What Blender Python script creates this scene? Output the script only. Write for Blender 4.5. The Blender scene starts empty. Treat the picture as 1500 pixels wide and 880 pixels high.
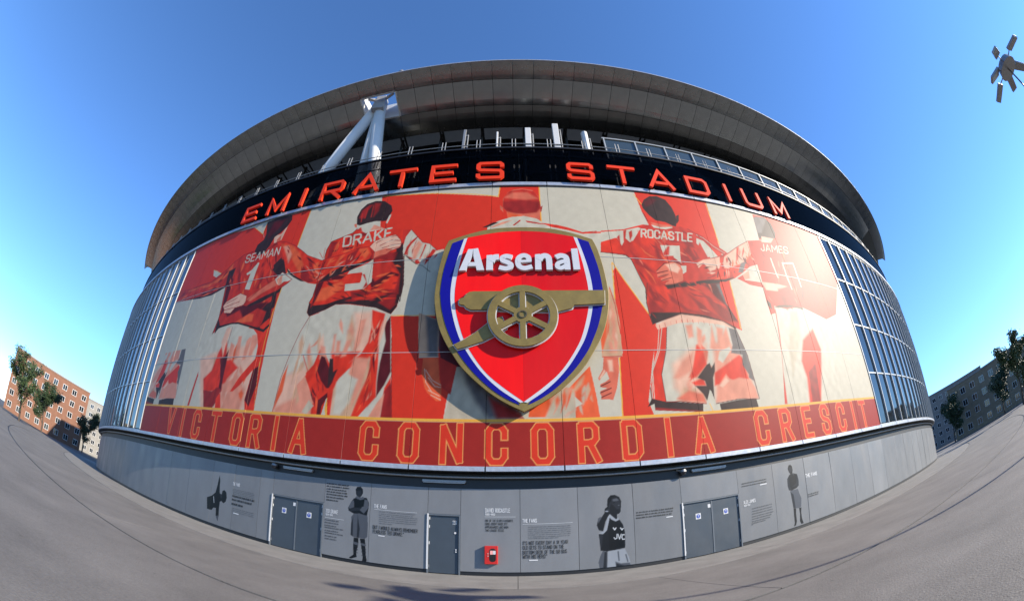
import bpy, bmesh, math, random
import numpy as np
from mathutils import Vector, Matrix
random.seed(7); rng = np.random.default_rng(7)
scene = bpy.context.scene

# ------------------------------------------------------------------ camera, sky, sun, exposure
EYE, PITCH, YAW, ROLL = 1.6, .5545, -.0097, .0058
cam_data = bpy.data.cameras.new('camera'); cam = bpy.data.objects.new('camera', cam_data)
scene.collection.objects.link(cam); scene.camera = cam
cam_data.type = 'PANO'; cam_data.sensor_width = 36.0; cam_data.sensor_fit = 'HORIZONTAL'
cam_data.panorama_type = 'FISHEYE_EQUISOLID'          # the photograph is taken through a 15 mm fisheye lens
cam_data.fisheye_lens = 636.0693 / 1500 * 36; cam_data.fisheye_fov = math.radians(200)
cam_data.clip_start = .05; cam_data.clip_end = 6000
fx = Vector((math.sin(YAW) * math.cos(PITCH), math.cos(YAW) * math.cos(PITCH), math.sin(PITCH)))
rx = Vector((math.cos(YAW), -math.sin(YAW), 0)); ux = rx.cross(fx)
r2 = rx * math.cos(ROLL) - ux * math.sin(ROLL); u2 = rx * math.sin(ROLL) + ux * math.cos(ROLL)
cam.matrix_world = Matrix(((r2.x, u2.x, -fx.x, 0), (r2.y, u2.y, -fx.y, 0), (r2.z, u2.z, -fx.z, EYE), (0, 0, 0, 1)))

SUN_AZ, SUN_EL = math.radians(68.5), math.radians(26.5)      # azimuth from -Y towards +X
sun_dir = Vector((math.sin(SUN_AZ) * math.cos(SUN_EL), -math.cos(SUN_AZ) * math.cos(SUN_EL), math.sin(SUN_EL)))
world = bpy.data.worlds.new('World'); scene.world = world; world.use_nodes = True
wn = world.node_tree.nodes; bg = wn['Background']
sky = wn.new('ShaderNodeTexSky'); sky.sky_type = 'NISHITA'; sky.sun_disc = False
sky.sun_elevation = SUN_EL; sky.sun_rotation = math.pi - SUN_AZ
sky.air_density = 1.0; sky.dust_density = .0; sky.ozone_density = 9.0
world.node_tree.links.new(sky.outputs[0], bg.inputs[0]); bg.inputs[1].default_value = .14
sl = bpy.data.lights.new('sun', 'SUN'); sl.energy = 5.0; sl.angle = math.radians(.5); sl.color = (1, .90, .75)
sun = bpy.data.objects.new('sun', sl); scene.collection.objects.link(sun)
sun.rotation_euler = (-sun_dir).to_track_quat('-Z', 'Y').to_euler(); sun.location = sun_dir * 200
scene.view_settings.view_transform = 'Standard'; scene.view_settings.look = 'None'
scene.view_settings.exposure = 1.07; scene.view_settings.gamma = 1; scene.view_settings.use_curve_mapping = False
scene.cycles.max_bounces = 6; scene.cycles.transparent_max_bounces = 12

# ------------------------------------------------------------------ the building's measures (metres)
D, R = 17.0627, 85.0053             # distance to the cladding, its radius; the axis stands at (0, D + R)
W, S0 = 3.1159, .3062               # cladding module and the middle of module 0, measured along the wall
DB, Z1, Z2, Z3 = .45, 4.325, 6.437, 19.758
AX = Vector((0, D + R, 0)); BASE = Vector((0, D, 0))
def P3(s, z, off=0.0):
    a = s / R; r = R + off
    return (r * math.sin(a), D + R - r * math.cos(a), z)

# ------------------------------------------------------------------ materials
MATS = {}
def lin(h):
    v = [int(h[i:i + 2], 16) / 255 for i in (0, 2, 4)]
    return tuple(x / 12.92 if x <= .04045 else ((x + .055) / 1.055) ** 2.4 for x in v)
def mat(name, col=(.5, .5, .5), rough=.6, metal=0., var=.0, scale=3., bump=0., bscale=40., spec=.5, coat=0., attr=None, rvar=0., stretch=None, var2=0.):
    if name in MATS: return MATS[name]
    m = bpy.data.materials.new(name); m.use_nodes = True; MATS[name] = m
    nt = m.node_tree; n = nt.nodes; l = nt.links; b = n['Principled BSDF']
    b.inputs['Roughness'].default_value = rough; b.inputs['Metallic'].default_value = metal
    b.inputs['Specular IOR Level'].default_value = spec; b.inputs['Coat Weight'].default_value = coat; b.inputs['Coat Roughness'].default_value = .2
    tc = n.new('ShaderNodeTexCoord'); vec = tc.outputs['Object']
    if stretch:
        mp = n.new('ShaderNodeMapping'); mp.inputs['Scale'].default_value = stretch; l.new(vec, mp.inputs[0]); vec = mp.outputs[0]
    src = None
    if attr:
        a = n.new('ShaderNodeAttribute'); a.attribute_name = attr; src = a.outputs['Color']
    else: b.inputs['Base Color'].default_value = (*col, 1)
    if var:
        no = n.new('ShaderNodeTexNoise'); no.inputs['Scale'].default_value = scale; no.inputs['Detail'].default_value = 6; no.inputs['Roughness'].default_value = .65
        l.new(vec, no.inputs['Vector'])
        mr = n.new('ShaderNodeMapRange'); mr.inputs['From Min'].default_value = .3; mr.inputs['From Max'].default_value = .7
        mr.inputs['To Min'].default_value = 1 - var; mr.inputs['To Max'].default_value = 1 + var; l.new(no.outputs['Fac'], mr.inputs['Value'])
        mx = n.new('ShaderNodeVectorMath'); mx.operation = 'SCALE'
        if src: l.new(src, mx.inputs[0])
        else: mx.inputs[0].default_value = col
        l.new(mr.outputs[0], mx.inputs['Scale']); src = mx.outputs[0]
    if var2:                                   # fine speckle, grit and gum
        no = n.new('ShaderNodeTexNoise'); no.inputs['Scale'].default_value = 14; no.inputs['Detail'].default_value = 8; no.inputs['Roughness'].default_value = .8; l.new(vec, no.inputs['Vector'])
        vo = n.new('ShaderNodeTexVoronoi'); vo.inputs['Scale'].default_value = 1.7; l.new(vec, vo.inputs['Vector'])
        m2 = n.new('ShaderNodeMapRange'); m2.inputs['From Min'].default_value = .03; m2.inputs['From Max'].default_value = .06; m2.inputs['To Min'].default_value = .62; m2.inputs['To Max'].default_value = 1; l.new(vo.outputs['Distance'], m2.inputs['Value'])
        m3 = n.new('ShaderNodeMapRange'); m3.inputs['From Min'].default_value = .3; m3.inputs['From Max'].default_value = .7; m3.inputs['To Min'].default_value = 1 - var2; m3.inputs['To Max'].default_value = 1 + var2; l.new(no.outputs['Fac'], m3.inputs['Value'])
        mu = n.new('ShaderNodeMath'); mu.operation = 'MULTIPLY'; l.new(m2.outputs[0], mu.inputs[0]); l.new(m3.outputs[0], mu.inputs[1])
        mx = n.new('ShaderNodeVectorMath'); mx.operation = 'SCALE'; l.new(src, mx.inputs[0]); l.new(mu.outputs[0], mx.inputs['Scale']); src = mx.outputs[0]
    if src: l.new(src, b.inputs['Base Color'])
    if rvar:
        no = n.new('ShaderNodeTexNoise'); no.inputs['Scale'].default_value = scale * .7; no.inputs['Detail'].default_value = 4; l.new(vec, no.inputs['Vector'])
        mr = n.new('ShaderNodeMapRange'); mr.inputs['To Min'].default_value = max(.03, rough - rvar); mr.inputs['To Max'].default_value = rough + rvar
        mr.inputs['From Min'].default_value = .3; mr.inputs['From Max'].default_value = .7
        l.new(no.outputs['Fac'], mr.inputs['Value']); l.new(mr.outputs[0], b.inputs['Roughness'])
    if bump:
        no = n.new('ShaderNodeTexNoise'); no.inputs['Scale'].default_value = bscale; no.inputs['Detail'].default_value = 5; l.new(vec, no.inputs['Vector'])
        bp = n.new('ShaderNodeBump'); bp.inputs['Strength'].default_value = bump; bp.inputs['Distance'].default_value = .02
        l.new(no.outputs['Fac'], bp.inputs['Height']); l.new(bp.outputs[0], b.inputs['Normal'])
    return m
def glass(name, tint, rough=.03):
    m = bpy.data.materials.new(name); m.use_nodes = True; nt = m.node_tree; n = nt.nodes; l = nt.links
    n.remove(n['Principled BSDF']); out = n['Material Output']
    t = n.new('ShaderNodeBsdfTransparent'); t.inputs[0].default_value = (*tint, 1)
    g = n.new('ShaderNodeBsdfGlossy'); g.inputs['Roughness'].default_value = rough; g.inputs['Color'].default_value = (.22, .22, .22, 1)
    f = n.new('ShaderNodeFresnel'); f.inputs[0].default_value = 1.17
    x = n.new('ShaderNodeMixShader'); l.new(f.outputs[0], x.inputs[0]); l.new(t.outputs[0], x.inputs[1]); l.new(g.outputs[0], x.inputs[2]); l.new(x.outputs[0], out.inputs[0])
    MATS[name] = m; return m
M_PRINT = mat('printed_vinyl', attr='ink', rough=.52, spec=.14, var=.05, scale=2.2, bump=.02, bscale=9)
M_WPRINT = mat('printed_grey_panel', attr='ink', rough=.42, metal=.15, spec=.3, var=.065, scale=1.4, rvar=.08, stretch=(1, 1, .4))
M_ALU = mat('brushed_aluminium', (.33, .355, .40), .42, .35, var=.14, scale=5, bump=.03, rvar=.1)
M_GREY = mat('grey_wall_panel', (.15, .162, .178), .42, .25, var=.07, scale=.9, rvar=.06)
M_BLACK = mat('black_paint', (.006, .006, .007), .5, var=.3, scale=4)
M_DARK = mat('dark_interior', (.004, .0042, .005), .7, var=.3, scale=.8)
M_SOFFIT = mat('dull_steel_soffit', (.275, .292, .298), .25, .9, var=.22, scale=.35, bump=.08, bscale=.8, rvar=.09)
M_ROOF = mat('roof_sheet', (.3, .3, .31), .45, .5, var=.08, scale=1)
M_TUBE = mat('white_steel_tube', (.62, .63, .64), .4, var=.05, scale=1.5)
M_FGLASS = glass('smoked_fascia_glass', (.30, .30, .31), .03)
M_CGLASS = mat('dark_curtain_glass', (.012, .016, .02), .05, spec=.7)
M_MULL = mat('pale_mullion', (.33, .345, .35), .4, .2, var=.06)
M_RED3D = mat('red_letter_paint', (.60, .036, .011), .5, spec=.12, var=.06, scale=4)
M_DOOR = mat('slate_door_paint', (.036, .047, .060), .45, var=.10, scale=1.3, bump=.02, bscale=12, rvar=.08)
M_WHITE = mat('white_paint', (.5, .5, .5), .45, var=.04, scale=3)
M_GALV = mat('galvanised_steel', (.25, .255, .26), .45, .5, var=.2, scale=14)

# ------------------------------------------------------------------ building blocks
COL = scene.collection
WLOC = {}
def link(o, parent=None, loc=(0, 0, 0), rz=0.):
    COL.objects.link(o); w = Vector(loc); o.rotation_euler = (0, 0, rz)
    if parent is not None:
        o.parent = parent; o.location = w - WLOC[parent.name]
    else: o.location = w
    WLOC[o.name] = w
    return o
def thing(name, label, cat, loc=(0, 0, 0), rz=0., group=None, kind=None):
    o = bpy.data.objects.new(name, None); o.empty_display_size = .3
    link(o, None, loc, rz); tag(o, label, cat, group); return o
def tag(o, label=None, cat=None, group=None, kind=None):
    if label: o['label'] = label
    if cat: o['category'] = cat
    if group: o['group'] = group
    if kind: o['kind'] = kind
    return o
class MB:
    def __init__(s): s.v = []; s.f = []
    def add(s, vs, fs):
        k = len(s.v); s.v += [tuple(p) for p in vs]; s.f += [tuple(i + k for i in f) for f in fs]; return s
    def box(s, x0, x1, y0, y1, z0, z1):
        return s.add([(x, y, z) for z in (z0, z1) for y in (y0, y1) for x in (x0, x1)], [(0, 2, 3, 1), (4, 5, 7, 6), (0, 1, 5, 4), (2, 6, 7, 3), (0, 4, 6, 2), (1, 3, 7, 5)])
    def cbox(s, s0, s1, z0, z1, o0, o1, n=None, ax=False):
        """a box bent round the building: along the wall s0..s1, height z0..z1, o0 (back) .. o1 (front)"""
        n = n or max(1, int(abs(s1 - s0) / 1.1)); vs = []; fs = []
        for i in range(n + 1):
            t = s0 + (s1 - s0) * i / n
            for o, z in ((o1, z0), (o1, z1), (o0, z1), (o0, z0)):
                p = P3(t, z, o); vs.append((p[0] - AX.x, p[1] - AX.y, p[2]) if ax else p)
        for i in range(n):
            a = i * 4; b = a + 4
            for j in range(4): fs.append((a + j, b + j, b + (j + 1) % 4, a + (j + 1) % 4))
        fs += [(3, 2, 1, 0)[::-1], tuple(n * 4 + j for j in (0, 1, 2, 3))[::-1]]
        return s.add(vs, fs)
    def strip(s, prof, s0, s1, n, ax=False, thick=0):
        """sweep an open (off, z) profile along the wall"""
        vs = []; m = len(prof)
        for i in range(n + 1):
            t = s0 + (s1 - s0) * i / n
            for o, z in prof:
                p = P3(t, z, o); vs.append((p[0] - AX.x, p[1] - AX.y, p[2]) if ax else p)
        return s.add(vs, [(i * m + j, i * m + j + 1, (i + 1) * m + j + 1, (i + 1) * m + j) for i in range(n) for j in range(m - 1)])
    def tube(s, p, q, r0, r1=None, n=12, caps=True):
        r1 = r0 if r1 is None else r1; p = Vector(p); q = Vector(q); d = (q - p).normalized()
        a = d.cross(Vector((0, 0, 1)) if abs(d.z) < .95 else Vector((1, 0, 0))).normalized(); b = d.cross(a)
        vs = [p + (a * math.cos(t) + b * math.sin(t)) * r0 for t in [2 * math.pi * i / n for i in range(n)]] + [q + (a * math.cos(t) + b * math.sin(t)) * r1 for t in [2 * math.pi * i / n for i in range(n)]]
        fs = [(i, (i + 1) % n, n + (i + 1) % n, n + i) for i in range(n)]
        if caps: fs += [tuple(range(n))[::-1], tuple(range(n, 2 * n))]
        return s.add(vs, fs)
    def prism(s, pts, y0, y1):
        """polygon in (x, z), extruded from y0 (front) to y1"""
        n = len(pts)
        return s.add([(x, y0, z) for x, z in pts] + [(x, y1, z) for x, z in pts], [tuple(range(n)), tuple(range(n, 2 * n))[::-1]] + [(i, n + i, n + (i + 1) % n, (i + 1) % n) for i in range(n)])
    def ribbon(s, pts, w, y0, y1, closed=False, widths=None):
        """thick line in (x, z), mitred, extruded"""
        pts = [Vector(p) for p in pts]; n = len(pts); L = []; Rr = []
        for i in range(n):
            a = pts[(i - 1) % n] if (closed or i > 0) else None; b = pts[(i + 1) % n] if (closed or i < n - 1) else None
            d0 = (pts[i] - a).normalized() if a is not None else (b - pts[i]).normalized(); d1 = (b - pts[i]).normalized() if b is not None else d0
            n0 = Vector((-d0.y, d0.x)); n1 = Vector((-d1.y, d1.x)); m = n0 + n1; m = m.normalized() if m.length > 1e-6 else n0
            k = min(1 / max(m.dot(n0), .35), 2.2); h = (widths[i] if widths else w) / 2
            L.append(pts[i] + m * k * h); Rr.append(pts[i] - m * k * h)
        vs = []
        for i in range(n):
            for q, y in ((L[i], y0), (Rr[i], y0), (Rr[i], y1), (L[i], y1)): vs.append((q.x, y, q.y))
        fs = []
        for i in range(n if closed else n - 1):
            a = i * 4; b = ((i + 1) % n) * 4
            for j in range(4): fs.append((a + j, a + (j + 1) % 4, b + (j + 1) % 4, b + j))
        if not closed: fs += [(0, 3, 2, 1), tuple((n - 1) * 4 + j for j in (0, 1, 2, 3))]
        return s.add(vs, fs)
    def mesh(s, name, m, smooth=False, fix=True):
        me = bpy.data.meshes.new(name); me.from_pydata(s.v, [], s.f)
        if fix:
            bm = bmesh.new(); bm.from_mesh(me); bmesh.ops.recalc_face_normals(bm, faces=bm.faces[:]); bm.to_mesh(me); bm.free()
        if smooth: me.polygons.foreach_set('use_smooth', [True] * len(me.polygons))
        me.materials.append(m); return me
    def build(s, name, m, parent=None, loc=(0, 0, 0), rz=0., smooth=False, bevel=0., fix=True, rel=False):
        """world-space vertices by default; rel: vertices are local to loc"""
        if not rel and tuple(loc) != (0, 0, 0): s.v = [(x - loc[0], y - loc[1], z - loc[2]) for x, y, z in s.v]
        o = bpy.data.objects.new(name, s.mesh(name, m, smooth, fix)); link(o, parent, loc, rz)
        if bevel:
            b = o.modifiers.new('bevel', 'BEVEL'); b.width = bevel; b.segments = 2; b.limit_method = 'ANGLE'; b.angle_limit = math.radians(40)
        return o
def ring(name, me, parent, s):          # a shared mesh built round the axis at s = 0, turned to its place
    o = bpy.data.objects.new(name, me); return link(o, parent, AX, s / R)
def catmull(pts, n=5, closed=False):
    pts = [Vector(p) for p in pts]; out = []; N = len(pts)
    for i in range(N if closed else N - 1):
        g = lambda k: pts[k % N] if closed else pts[min(max(k, 0), N - 1)]
        a, b, c, d = g(i - 1), g(i), g(i + 1), g(i + 2)
        for j in range(n):
            t = j / n; out.append(.5 * ((2 * b) + (c - a) * t + (2 * a - 5 * b + 4 * c - d) * t * t + (3 * b - a - 3 * c + d) * t ** 3))
    if not closed: out.append(pts[-1])
    return [(p.x, p.y) for p in out]

# ------------------------------------------------------------------ drawing data: the stroke alphabet, then the mural and wall prints in wall metres (s, z)
# stroke font: glyph -> (advance width, polylines) on a unit-high cell
FONT={
'A':(.62,[[0,0,.31,1,.62,0],[.11,.3,.51,.3]]),
'B':(.55,[[0,0,0,1,.4,1,.52,.88,.52,.62,.4,.52,0,.52],[.4,.52,.55,.42,.55,.12,.42,0,0,0]]),
'C':(.54,[[.54,.7,.54,.86,.42,1,.12,1,0,.86,0,.14,.12,0,.42,0,.54,.14,.54,.3]]),
'D':(.55,[[0,0,.4,0,.55,.14,.55,.86,.4,1,0,1,0,0]]),
'E':(.46,[[.46,1,0,1,0,0,.46,0],[0,.52,.38,.52]]),
'F':(.46,[[.46,1,0,1,0,0],[0,.52,.38,.52]]),
'G':(.55,[[.55,.74,.55,.86,.43,1,.12,1,0,.86,0,.14,.12,0,.43,0,.55,.14,.55,.46,.3,.46]]),
'H':(.56,[[0,0,0,1],[.56,0,.56,1],[0,.52,.56,.52]]),
'I':(.0,[[0,0,0,1]]),
'J':(.42,[[.42,1,.42,.14,.3,0,.12,0,0,.14,0,.3]]),
'K':(.56,[[0,0,0,1],[.54,1,.04,.48],[.2,.62,.56,0]]),
'L':(.44,[[0,1,0,0,.44,0]]),
'M':(.72,[[0,0,0,1,.36,.35,.72,1,.72,0]]),
'N':(.58,[[0,0,0,1,.58,0,.58,1]]),
'O':(.55,[[.12,0,0,.14,0,.86,.12,1,.43,1,.55,.86,.55,.14,.43,0,.12,0]]),
'P':(.52,[[0,0,0,1,.4,1,.52,.88,.52,.58,.4,.46,0,.46]]),
'Q':(.55,[[.12,0,0,.14,0,.86,.12,1,.43,1,.55,.86,.55,.14,.43,0,.12,0],[.35,.2,.58,-.05]]),
'R':(.55,[[0,0,0,1,.41,1,.53,.88,.53,.6,.41,.48,0,.48],[.3,.48,.56,0]]),
'S':(.54,[[.53,.74,.53,.86,.42,1,.12,1,0,.88,0,.66,.1,.55,.44,.46,.54,.36,.54,.13,.42,0,.12,0,0,.13,0,.27]]),
'T':(.54,[[0,1,.54,1],[.27,1,.27,0]]),
'U':(.56,[[0,1,0,.14,.12,0,.44,0,.56,.14,.56,1]]),
'V':(.6,[[0,1,.3,0,.6,1]]),
'W':(.84,[[0,1,.2,0,.42,.8,.64,0,.84,1]]),
'X':(.56,[[0,0,.56,1],[0,1,.56,0]]),
'Y':(.58,[[0,1,.29,.45,.58,1],[.29,.45,.29,0]]),
'Z':(.54,[[0,1,.54,1,0,0,.54,0]]),
'0':(.52,[[.12,0,0,.14,0,.86,.12,1,.4,1,.52,.86,.52,.14,.4,0,.12,0]]),
'1':(.2,[[0,.82,.2,1,.2,0]]),
'2':(.52,[[0,.72,0,.88,.12,1,.4,1,.52,.88,.52,.64,0,.1,0,0,.52,0]]),
'3':(.52,[[0,.86,.12,1,.4,1,.52,.86,.52,.64,.4,.53,.2,.53],[.4,.53,.52,.42,.52,.14,.4,0,.12,0,0,.14]]),
'4':(.56,[[.42,0,.42,1,0,.28,.56,.28]]),
'5':(.5,[[.48,1,0,1,0,.56,.38,.6,.5,.48,.5,.13,.38,0,.12,0,0,.13]]),
'6':(.52,[[.5,.84,.38,1,.12,1,0,.86,0,.14,.12,0,.4,0,.52,.14,.52,.42,.4,.55,0,.5]]),
'7':(.5,[[0,1,.5,1,.18,0]]),
'8':(.52,[[.12,.53,.02,.64,.02,.88,.12,1,.4,1,.5,.88,.5,.64,.4,.53,.12,.53,0,.4,0,.13,.12,0,.4,0,.52,.13,.52,.4,.4,.53]]),
'9':(.52,[[.02,.14,.14,0,.4,0,.52,.14,.52,.86,.4,1,.12,1,0,.86,0,.58,.12,.46,.52,.5]]),
'.':(.04,[[0,0,.04,.02]]),',':(.06,[[.06,.08,0,-.12]]),"'":(.0,[[0,1,0,.8]]),'"':(.16,[[0,1,0,.8],[.16,1,.16,.8]]),'-':(.3,[[0,.5,.3,.5]]),' ':(.3,[]),
}
def layout(text,track=.24):
    """-> total width, [(dx, glyph polylines as [(x,y),...])] in unit-height cells"""
    x=0; out=[]
    for ch in text:
        w,pl=FONT[ch]; out.append((ch,x,w,[[(x+p[i],p[i+1]) for i in range(0,len(p),2)] for p in pl])); x+=w+track
    return x-track,out
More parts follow.
